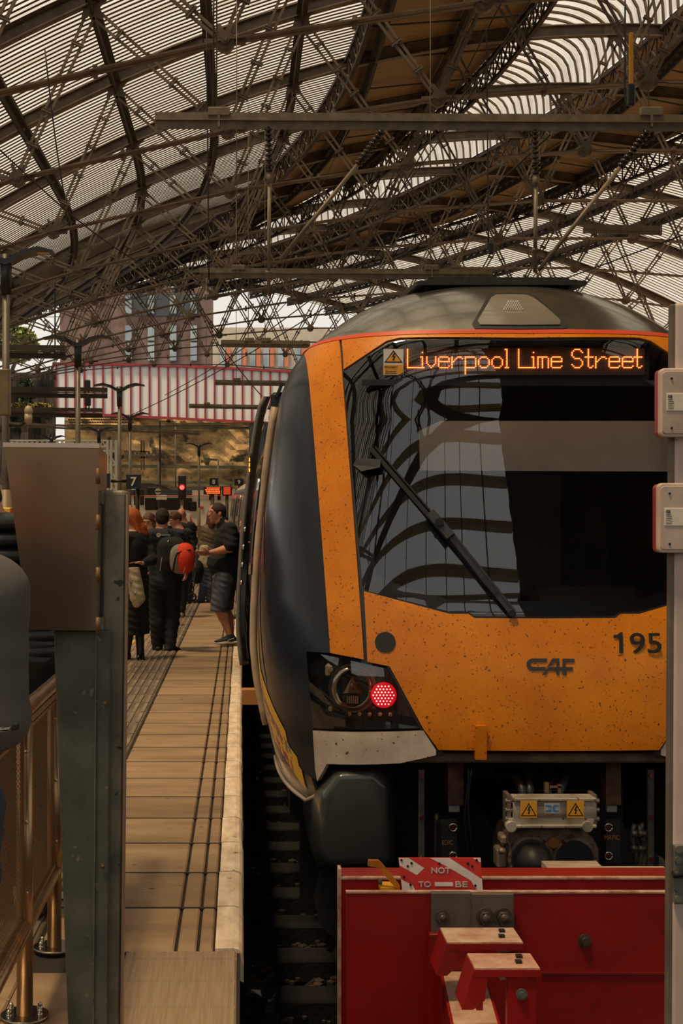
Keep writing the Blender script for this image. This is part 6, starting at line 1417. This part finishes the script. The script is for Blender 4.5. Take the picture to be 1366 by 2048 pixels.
    if bottom:
        p = [('e', pel, (hip*wd+g, .105*wd+belly*.5+g, .12), T, .05)]; cuts = [((0,0,pel.z+.07), (0,0,1))]
        if kind in ('trousers', 'leggings', 'shorts'):
            q = {'trousers': .024, 'leggings': .010, 'shorts': .032}[kind]
            for h0, k0, a0, ff in ((hl, kl, al, fl), (hr, kr, ar, fr_)):
                calf = k0.lerp(a0, .3)-ff*.012
                if kind == 'shorts': p += [('s', h0, k0.lerp(a0, .02), .086*wd**.5+q, .062+q*1.3, .04)]
                else: p += [('s', h0, k0, (.082*wd**.5)*legr+q, .055*legr+q, .04), ('s', k0, calf, .055*legr+q, .056*legr+q, .03), ('s', calf, a0-Vector((0,0,.02)), .056*legr+q, .036+q*(1.3 if kind == 'trousers' else .4), .03)]
            if kind == 'shorts':
                zk = (kl.z+kr.z)/2-.02; cuts.append(((0,0,zk), (0,0,-1)))
        else:    # long dress or skirt
            kn = (kl+kr)/2; an = (al+ar)/2; zh = J.get('hem', kn.z-.15); lowp = pel.lerp(an, (pel.z-zh)/(pel.z-an.z)); p += [('s', pel-lat*.05, lowp-lat*.07, .12*wd, .13*wd, .06), ('s', pel+lat*.05, lowp+lat*.07, .12*wd, .13*wd, .06)]; cuts.append(((0,0,zh), (0,0,-1)))
        nets(p, res, {'shorts': 'shorts', 'dress': 'skirt', 'leggings': 'leggings'}.get(kind, 'trousers'), bottom, t, cuts, k=.03, noise=.004)
    if shoes:
        for a0, ff, sd_ in ((al, fl, -1), (ar, fr_, 1)):
            gz = a0.z-.075; rt2 = ff.cross(up).normalized(); Ms = [[rt2[i], ff[i], up[i]] for i in range(3)]; hz = Vector((ff.x, ff.y, 0)).normalized(); pt = ff
            p = [('s', a0+Vector((0,0,.0)), a0-pt*.01-Vector((0,0,.04)), .044, .046, .03), ('s', a0-pt*.045-Vector((0,0,.048)), a0+pt*.06-Vector((0,0,.045)), .036, .040, .03), ('s', a0+pt*.06-Vector((0,0,.045)), a0+pt*.165-Vector((0,0,.055)), .040, .028, .03)]
            sh = nets(p, .008, 'shoe', shoes if not isinstance(shoes, tuple) else shoes[0], t, [(tuple(a0-Vector((0,0,.079))), (0,0,-1)) if abs(ff.z) < .2 else ((0,0,-1), (0,0,-1))], k=.02)
            if isinstance(shoes, tuple):
                p = [('s', a0-pt*.055-Vector((0,0,.072)), a0+pt*.06-Vector((0,0,.072)), .042, .045, .02), ('s', a0+pt*.06-Vector((0,0,.072)), a0+pt*.17-Vector((0,0,.070)), .045, .030, .02)]
                nets(p, .007, 'sole', shoes[1], sh, [(tuple(a0-Vector((0,0,.085))), (0,0,-1)), (tuple(a0-Vector((0,0,.058))), (0,0,1))] if abs(ff.z) < .2 else [(tuple(a0-Vector((0,0,.085))), tuple(-(rt2.cross(pt)))), (tuple(a0-Vector((0,0,.062))), tuple(rt2.cross(pt)))], k=.02)
    if hair:
        sk = H+uh*.030*hs-fh*.010*hs
        if hstyle == 'short': p = [('e', sk, (.082*hs,.098*hs,.090*hs), M), ('e', H-fh*.050*hs-uh*.012*hs, (.070*hs,.052*hs,.070*hs), M, .03)]
        elif hstyle == 'long': p = [('e', sk, (.088*hs,.104*hs,.096*hs), M), ('s', H-fh*.045*hs, nk-fh*.055*hs-Vector((0,0,.06)), .082*hs, .070*hs, .04), ('s', H-rt*.070*hs-fh*.01*hs, nk-rt*.085*hs-Vector((0,0,.09)), .030*hs, .034*hs, .03), ('s', H+rt*.070*hs-fh*.01*hs, nk+rt*.085*hs-Vector((0,0,.09)), .030*hs, .034*hs, .03)]
        elif hstyle == 'ginger': p = [('e', sk+uh*.006*hs, (.094*hs,.108*hs,.100*hs), M), ('s', H-fh*.05*hs+uh*.02*hs, nk-fh*.12*hs-Vector((0,0,.02)), .088*hs, .075*hs, .05), ('s', nk-fh*.10*hs, nk-fh*.17*hs-Vector((0,0,.17)), .070*hs, .030*hs, .04), ('s', nk-fh*.17*hs-Vector((0,0,.15)), nk-fh*.21*hs-Vector((0,0,.25)), .030*hs, .010*hs, .03), ('s', H-fh*.03*hs-rt*.07*hs, nk-fh*.10*hs-rt*.09*hs-Vector((0,0,.16)), .035*hs, .022*hs, .02), ('s', H-fh*.02*hs+rt*.07*hs, nk-fh*.07*hs+rt*.09*hs-Vector((0,0,.18)), .035*hs, .020*hs, .02)]
        else: p = [('e', sk+uh*.008*hs, (.088*hs,.102*hs,.092*hs), M), ('e', H-fh*.055*hs, (.072*hs,.056*hs,.060*hs), M, .03)]
        face_c = H+fh*.066*hs-uh*.036*hs
        p.append(('-e', face_c+fh*.01*hs, (.070*hs if hstyle != 'short' else .080*hs, .072*hs, .088*hs if hstyle != 'short' else .082*hs), M, .01))
        if hstyle == 'short': p.append(('-e', H-uh*.115*hs+fh*.030*hs, (.13*hs,.085*hs,.085*hs), M, .012))
        nets(p, .007, 'hair', hair, t, k=.02, noise=.004 if hstyle in ('curly',) else .0022)
    return t, dict(H=H, nk=nk, fh=fh, rt=rt, uh=uh, lat=lat, fw=fw, pel=pel, cs=cs, M=M)
def Jx(Y, **k):
    out = {}
    for n_, v in k.items(): out[n_] = JP(v[0], v[1], Y+(v[2] if len(v) > 2 else 0)) if n_ not in ('look', 'fl', 'fr', 'hem') else v
    return out
ZV = Vector((0,0,0))
# man in black polo stepping across the platform edge
Y = 16.25
polo = fabric('black_polo_cloth', C(13,13,14), C(18,18,19)); shorts = fabric('grey_shorts_cloth', C(92,94,102), C(72,74,82))
J = Jx(Y, head=(434,1026), neck=(444,1044), sl=(459,1060,-.17), sr=(453,1062,.18), el=(461,1097,-.25), wl=(420,1105,-.22), er=(468,1100,.22), wr=(481,1092,.26), hl=(447,1158,-.09), hr=(453,1158,.10), kl=(437,1217,-.10), kr=(449,1218,.12), al=(460,1272,-.10), ar=(463,1274,.12), look=(-.92,-.38,-.05), fl=(-1,-.12,-.12), fr=(-1,-.05,-.1))
black_sh = (pm('trainer_black', C(18,18,20), C(28,28,30), 30, .7), pm('trainer_sole', C(214,204,190), None, rough=.6))
t, q = person('person in black polo shirt and grey shorts holding one hand out beside the train', JP(450,1293,Y), J, (-.95,-.3,0), SK1, 1.06, 1.18, .045, polo, .42, shorts, 'shorts', black_sh, pm('brown_short_hair', C(62,42,28), C(44,30,20), 40, .8), 'short', .0095, {'l': {'d': (-1,-.12,-.10), 'n': (.1,.6,.5), 'c': .42, 't': (0,0,1)}}, chest=(.16,.125), hip=.16, collar=True, topcut=JP(440,1162,Y).z, legr=1.12)
b = MB(); s0 = v3(J['al']); b.bar(s0+Vector((-.03,-.048,-.05)), s0+Vector((-.085,-.045,-.062)), .012, .003, (0,1,0)); b.bar(s0+Vector((-.03,-.048,-.05)), s0+Vector((.05,-.046,-.022)), .008, .003, (0,1,0)); b.obj('shoe_mark', pm('shoe_mark_pale', C(196,190,160), None), t)
# ginger woman
Y = 14.75
blk = fabric('black_dress_cloth', C(14,13,13), C(20,19,18)); jk = fabric('dark_olive_jacket', C(40,36,30), C(26,24,21))
J = Jx(Y, head=(258,1040), neck=(262,1063), sl=(248,1078,-.16), sr=(288,1078,.10), el=(236,1115,-.18), wl=(244,1126,-.22), er=(304,1120,.02), wr=(286,1126,-.12), hl=(258,1168,-.07), hr=(280,1168,.08), kl=(262,1240,-.06), kr=(278,1240,.05), al=(253,1305,-.05), ar=(281,1308,0), look=(-.88,-.46,-.25), fl=(-.2,-1,-.1), fr=(.15,-1,-.15))
J['hem'] = JP(0,1268,Y).z
t, q = person('person with long ginger hair in a black dress and pearl necklace', JP(268,1318,Y), J, (-.75,-.65,0), SK2, 1.0, .98, 0, jk, .9, blk, 'dress', pm('black_patent', C(10,10,10), None, rough=.15), pm('ginger_hair', C(214,110,34), C(150,66,20), 30, .6, stretch=(3,3,1)), 'ginger', .0095, {'r': {'d': (-1,-.2,.05), 'n': (0,-.3,-1), 'c': .35, 't': (0,-1,0)}}, femme=True, topcut=JP(0,1152,Y).z)
nets([('e', q['cs']+Vector((-.03,-.05,-.12)), (.13,.10,.22), None), ('s', q['pel']+Vector((-.02,-.03,0)), q['cs']+Vector((-.03,-.045,-.1)), .13,.12)], .012, 'dress_front', blk, t, [((0,0,q['nk'].z-.05),(0,0,1))])
for r_ in range(3):
    b = MB()
    for i in range(17): a = -2.6+i*.32; rad = .075+.016*r_; c = q['nk']+Vector((math.cos(a)*rad, math.sin(a)*rad*.9-.012, -.045-.018*r_-.03*abs(math.sin(a)))); b.ball(c, .0075, 6, 5)
    b.obj('pearl_string', pm('pearl', C(216,206,190), C(120,110,100), 60, .25), t)
leg = pm('black_tights', C(16,15,15), None, rough=.5)
nets([('s', v3(J['k'+c]), v3(J['a'+c]), .056, .042) for c in 'lr'], .01, 'tights', leg, t)
bag = tag(nets([('s', JP(266,1134,Y-.14), JP(272,1190,Y-.16), .06,.07), ('s', JP(258,1140,Y-.14), JP(274,1205,Y-.16), .04,.055), ('s', JP(272,1136,Y-.14), JP(282,1196,Y-.14), .035,.05)], .01, 'tote_bag', fabric('cream_canvas', C(196,182,150), C(160,146,116)), None, [(tuple(JP(0,1133,Y)),(0,0,1))], noise=.004), 'creased cream canvas tote bag held by the ginger haired person', 'bag')
b = MB()
for P in ([(258,1160),(262,1168),(266,1160)], [(262,1168),(262,1174)], [(266,1182),(270,1190),(274,1182)]):
    Q = [JP(x, y, Y-.235) for x, y in P]
    for i in range(len(Q)-1): b.bar(Q[i], Q[i+1], .006, .004)
b.obj('printed_letter', pm('green_print', C(52,92,60), None), bag)
# man with the backpack
Y = 15.7
uni = fabric('charcoal_fleece', C(42,45,50), C(30,33,37)); tr = fabric('black_work_trousers', C(16,16,17), C(23,22,22))
J = Jx(Y, head=(325,1036), neck=(323,1055), sl=(301,1072,-.12), sr=(356,1072,.02), el=(300,1110,-.10), wl=(305,1140,.10), er=(372,1108,.10), wr=(372,1140,.22), hl=(314,1168,-.02), hr=(342,1168,.04), kl=(313,1228,.0), kr=(345,1230,.06), al=(315,1289,.02), ar=(340,1290,-.02), look=(.10,.98,-.04), fl=(-.3,1,-.1), fr=(.55,.8,-.1))
t, q = person('person seen from behind in charcoal fleece and black trousers wearing the orange backpack', JP(322,1302,Y), J, (.05,1,0), SK1, 1.0, 1.12, .03, uni, .96, tr, 'trousers', pm('work_boot', C(22,20,19), C(32,29,27), 20, .7), pm('dark_cropped_hair', C(46,34,26), C(30,22,17), 40, .85), 'short', .010, collar=True, legr=1.15, face=False)
cb_ = JP(317,1070,Y-.185); b = MB(); b.cyl(cb_, cb_+Vector((0,-.004,0)), .024, 20); lg = b.obj('round_emblem', pm('emblem_white', C(206,202,196), None), t)
b = MB(); b.tube([cb_+Vector((math.cos(a)*.012, -.006, math.sin(a)*.013)) for a in [-.6+i*.32 for i in range(14)]], .003, 5); b.obj('emblem_mark', uni, lg)
lettering('NORTHERN', JP(334,1070,Y-.19), .016, pm('emblem_white', C(206,202,196), None), t, width=.14)
bp = thing('backpack', 'black backpack with bright orange and grey panels worn on the charcoal fleece', 'backpack', JP(345,1150,Y-.3))
c = JP(348,1112,Y-.30); cc = Matrix.Rotation(.10, 3, 'Y')
def bpe(cx_, cy_, w_, h_, d_, yo, nm, m, par, cuts=()): 
    c = JP(cx_, cy_, Y+yo); return nets([('e', c+Vector((sx*w_*.35, 0, sz*h_*.40)), (w_*.62, d_, h_*.55), None, .10) for sx in (-1,1) for sz in (-1,1)], .009, nm, m, par, cuts, k=.06)
bpe(343,1108,.17,.20,.10,-.24,'main_bag', fabric('bag_black', C(18,17,17), C(26,25,25)), bp)
ORG = fabric('bag_orange', C(236,64,18), C(214,50,14), .7); GRYB = fabric('bag_grey', C(140,136,122), C(120,116,104), .8)
o = bpe(362,1118,.128,.165,.075,-.33,'grey_side', GRYB, bp)
o2_ = nets([('e', JP(370,1116,Y-.355)+Vector((sx*.028, 0, sz*.06)), (.068, .075, .095), None, .10) for sx in (-1,1) for sz in (-1,1)], .008, 'orange_panel', ORG, bp, k=.06)
ptz = lambda pts, yo: [JP(x, y, Y+yo) for x, y in pts]
b = MB(); b.tube(ptz(((346,1143),(350,1118),(354,1107),(366,1102),(382,1100)), -.44), .010, 8); b.obj('zip_band', RUBBER, bp)
b = MB(); b.tube(ptz(((367,1104),(371,1118),(372,1130),(366,1146)), -.444), .003, 5); b.obj('reflective_piping', WW, bp)
b = MB(); b.tube(ptz(((320,1142),(323,1120),(330,1095),(337,1080)), -.33), .004, 5); b.obj('reflective_edge', WW, bp)
b = MB(); b.tube(ptz(((345,1082),(344,1068),(340,1060)), -.22)+ptz(((339,1062),), .02), .016, 8); b.obj('shoulder_strap', RUBBER, bp)
b = MB(); b.tube(ptz(((340,1086),(346,1079),(356,1081)), -.3), .007, 6); b.obj('top_handle', RUBBER, bp)
# young woman with glasses behind
Y = 19.0
J = Jx(Y, head=(298,1042), neck=(300,1058), sl=(286,1070,0), sr=(314,1070,.05), el=(284,1105), wl=(288,1120,-.2), er=(318,1105,.05), wr=(312,1122,-.1), hl=(294,1145), hr=(306,1145), kl=(296,1195), kr=(305,1195), al=(300,1243), ar=(306,1240), look=(-.35,-.9,-.42), fl=(-.1,-1,-.1), fr=(.1,-1,-.1))
t, q = person('person with long brown hair and round glasses looking down beside the ginger hair', JP(302,1253,Y), J, (-.3,-1,0), SK2, .97, .92, 0, fabric('dark_top', C(40,36,34), C(30,27,26)), .9, fabric('pale_denim', C(110,118,130), C(84,92,106)), 'trousers', pm('off_white_shoe', C(196,184,166), None), pm('long_brown_hair', C(96,62,38), C(62,40,26), 30, .6, stretch=(3,3,1)), 'long', .011)
b = MB()
for s_ in (-1, 1): c = q['H']+q['fh']*.098+q['rt']*s_*.032+q['uh']*.004; b.tube([c+q['rt']*math.cos(a)*.022+q['uh']*math.sin(a)*.018 for a in [PI*i/8 for i in range(17)]], .003, 5)
b.bar(q['H']+q['fh']*.102-q['rt']*.010+q['uh']*.006, q['H']+q['fh']*.102+q['rt']*.010+q['uh']*.006, .004, .004); b.obj('spectacles', INK, t)
# camo jacket woman
Y = 20.8
J = Jx(Y, head=(350,1039), neck=(357,1056), sl=(345,1068,-.12), sr=(376,1066,.10), el=(350,1100,-.16), wl=(362,1112,-.26), er=(384,1096,.05), wr=(372,1112,-.18), hl=(356,1140,-.06), hr=(369,1140,.06), kl=(352,1186), kr=(366,1188), al=(348,1228), ar=(364,1226), look=(-.72,-.5,-.5), fl=(-.5,-.9,-.1), fr=(-.3,-1,-.1))
t, q = person('person with curly hair and sunglasses on the head in a dark green patterned jacket', JP(360,1236,Y), J, (-.6,-.8,0), SK1, 1.0, 1.0, .02, pm('dark_camouflage', C(46,52,38), C(22,24,19), 18, .7, lo=.45, hi=.55), .95, fabric('dark_leggings', C(22,20,20), C(30,27,26)), 'leggings', pm('tan_trainer', C(120,104,80), None), pm('curly_brown_hair', C(112,72,40), C(62,38,22), 26, .8), 'curly', .011)
b = MB()
for s_ in (-1, 1): b.ball(q['H']+q['uh']*.075+q['fh']*.070+q['rt']*s_*.034, (.028,.010,.018), 10, 6)
b.obj('sunglasses', INK, t)
nets([('e', q['pel']+Vector((.05,-.06,-.02)), (.12,.1,.10), None)], .012, 'red_garment', fabric('maroon_cloth', C(96,34,26), C(70,26,20)), t)
# bald man behind
Y = 24
J = Jx(Y, head=(363,1029), neck=(367,1042), sl=(356,1054,-.1), sr=(382,1052,.1), el=(354,1080), wl=(356,1100,-.1), er=(388,1082,.1), wr=(384,1104), hl=(365,1118), hr=(376,1118), kl=(365,1162), kr=(376,1162), al=(366,1198), ar=(376,1198), look=(-.15,-1,-.2), fl=(0,-1,-.1), fr=(0,-1,-.1))
t, q = person('bald person in dark coat standing behind the curly haired one', JP(370,1206,Y), J, (-.1,-1,0), SK1, 1.0, 1.05, 0, fabric('dark_coat', C(24,24,26), C(34,33,34)), .96, tr, 'trousers', BLACK, None, 'short', .013)
# person in jeans behind the polo shirt
Y = 24.2
J = Jx(Y, head=(424,1032), neck=(423,1046), sl=(410,1058), sr=(432,1058), el=(404,1082,.1), wl=(400,1106), er=(434,1084), wr=(430,1108), hl=(411,1118), hr=(422,1118), kl=(409,1160), kr=(421,1160), al=(402,1197), ar=(420,1198), look=(0,1,0), fl=(-.9,.3,-.1), fr=(-.4,.8,-.1))
t, q = person('person in blue jeans and beige jacket mostly hidden behind the black polo shirt', JP(410,1206,Y), J, (-.2,1,0), SK2, .95, .95, 0, fabric('beige_jacket', C(120,106,84), C(96,84,66)), .95, fabric('blue_jeans', C(66,76,92), C(46,54,68)), 'trousers', pm('brown_shoe', C(70,48,34), None), pm('long_brown_hair', C(96,62,38), None), 'long', .013, face=False)
bgb = tag(nets([('s', JP(405,1096,23.6), JP(407,1126,23.6), .055,.085), ('s', JP(412,1096,23.6), JP(414,1128,23.6), .055,.085)], .012, 'shopping_bag', fabric('cream_canvas', C(196,182,150), None), None, [(tuple(JP(0,1135,23.6)),(0,0,-1))]), 'cream shopping bag hanging beside the blue jeans', 'bag')
# person reaching out of the train door
Y = 18.6
J = Jx(Y, head=(492,1050), neck=(490,1064), sl=(482,1076,-.1), sr=(497,1076,.1), el=(480,1088,-.2), wl=(481,1080,-.28), er=(500,1105,.1), wr=(498,1125), hl=(484,1150), hr=(493,1150), kl=(484,1200), kr=(493,1200), al=(484,1226), ar=(493,1226), look=(-.8,-.6,0), fl=(-1,0,-.1), fr=(-1,0,-.1))
t, q = person('person in dark clothes leaning out of the train doorway behind the black polo shirt', JP(488,1236,Y), J, (-.8,-.5,0), SK1, .95, .95, 0, polo, .9, tr, 'trousers', BLACK, pm('brown_short_hair', C(62,42,28), None), 'short', .013, {'l': {'d': (-.3,-.1,-1), 'c': .6}})
# pushchair glimpsed between the walkers
pc = thing('pushchair', 'dark pushchair with small front wheel and pale blue bundle between the walkers', 'pushchair', JP(385,1206,21.5))
b = MB(); c = JP(385,1194,21.6); b.tube([c+Vector((math.cos(a)*.055, 0, math.sin(a)*.055)) for a in [PI*i/10 for i in range(21)]], .014, 8); wh = b.obj('wheel', RUBBER, pc)
b = MB(); 
for i in range(3): a = i*2*PI/3+.5; b.bar(c, c+Vector((math.cos(a)*.055, 0, math.sin(a)*.055)), .022, .02, (0,1,0))
b.cyl(c+Vector((0,-.03,0)), c+Vector((0,.03,0)), .018, 10); b.obj('hub', BLACK, wh)
c2 = JP(371,1196,21.9); b = MB(); b.tube([c2+Vector((math.cos(a)*.055, 0, math.sin(a)*.055)) for a in [PI*i/10 for i in range(21)]], .014, 8); b.obj('wheel', RUBBER, pc)
b = MB(); b.tube([JP(385,1194,21.6), JP(388,1170,21.6), JP(392,1140,21.7), JP(388,1104,21.8), JP(380,1096,21.9)], .012, 8); b.tube([JP(371,1196,21.9), JP(384,1160,21.8), JP(396,1140,21.7)], .012, 8); b.obj('frame', BLACK, pc)
nets([('e', JP(396,1140,21.8), (.10,.14,.16), None), ('e', JP(394,1158,21.8), (.08,.12,.08), None)], .012, 'seat', fabric('pushchair_black', C(22,22,23), C(30,30,31)), pc)
nets([('e', JP(389,1106,21.5), (.085,.10,.10), None), ('e', JP(391,1122,21.5), (.05,.08,.12), None)], .011, 'pale_bundle', fabric('pale_blue_cloth', C(134,146,152), C(96,108,116)), pc, noise=.006)
# figures at the left edge: quilted jacket and grey sleeve
Y = 5.3
J = Jx(Y, head=(-40,1010), neck=(-30,1040), sl=(-96,1085,.0), sr=(48,1082,.05), el=(-120,1200), wl=(-110,1280), er=(86,1200,.05), wr=(84,1290,.0), hl=(-10,1330), hr=(62,1330), kl=(-8,1560), kr=(70,1560), al=(-8,1790), ar=(72,1790), look=(.1,1,0), fl=(0,1,-.1), fr=(0,1,-.1))
puf = pm('quilted_black_nylon', C(26,27,27), C(40,40,39), 3, .42, 0, .2, bscale=9)
t, q = person('person in black quilted jacket half hidden behind the metal cabinet', (J['al'].x+.1, Y, 0), J, (0,1,0), SK2, 1.05, 1.15, .03, puf, .96, fabric('black_trousers', C(12,12,12), C(18,18,18)), 'trousers', BLACK, pm('dark_brown_hair', C(40,28,22), C(26,19,15), 30, .7), 'short', .012, collar=True, face=False)
b = [];
for i in range(9):
    z = q['pel'].z+.02+i*.062; nets([('e', Vector((q['pel'].x+(q['cs'].x-q['pel'].x)*i/8, Y, z)), (.205+.004*i, .155, .040), None), ('e', Vector((q['pel'].x+(q['cs'].x-q['pel'].x)*i/8, Y, z)), (.200, .15, .036), None)], .012, 'quilt_roll', puf, t)
for i in range(6):
    c = v3(J['sr']).lerp(v3(J['er']), i/5); nets([('e', c, (.088, .088, .040), None)], .01, 'quilt_roll', puf, t)
nets([('e', JP(-10,1058,Y), (.13,.12,.07), None), ('e', JP(14,1052,Y+.05), (.06,.08,.045), None)], .011, 'hood', puf, t)
Y = 20
J = Jx(Y, head=(10,1034), neck=(11,1048), sl=(-2,1060), sr=(24,1060), el=(-6,1095), wl=(-4,1120), er=(28,1095), wr=(26,1120), hl=(4,1140), hr=(17,1140), kl=(4,1190), kr=(17,1190), al=(4,1233), ar=(17,1233), look=(.9,-.4,0), fl=(0,-1,-.1), fr=(0,-1,-.1))
person('distant person with dark brown hair showing over the quilted jacket at the left edge', JP(10,1242,Y), J, (.6,-.8,0), SK2, 1.0, 1, 0, fabric('dark_top', C(40,36,34), None), .96, tr, 'trousers', BLACK, pm('dark_brown_hair', C(40,28,22), None), 'short', .014)
Y = 2.72; k_ = F/Y
gs = pm('grey_jersey', C(98,95,90), C(86,83,79), 10, .95, 0, .06, bscale=120)
J = Jx(Y, head=(-190,960), neck=(-180,1065), sl=(-370,1150,.05), sr=(-18,1190,0), el=(-420,1450), wl=(-330,1620,.2), er=(-5,1435,.03), wr=(-95,1500,.20), hl=(-260,1640), hr=(-100,1640), kl=(-260,2050), kr=(-100,2050), al=(-260,2520), ar=(-100,2520), look=(-.2,1,0), fl=(0,1,-.1), fr=(0,1,-.1))
J['al'].z = J['ar'].z = .085
t, q = person('person in plain grey sweatshirt cut off by the left edge, elbow showing nearest the viewer', (J['al'].x+.08, Y, 0), J, (0,1,0), SK1, 1.0, 1.05, .02, gs, .97, fabric('blue_jeans', C(66,76,92), None), 'trousers', BLACK, pm('brown_short_hair', C(62,42,28), None), 'short', .011, face=False, wrinkle=.001)
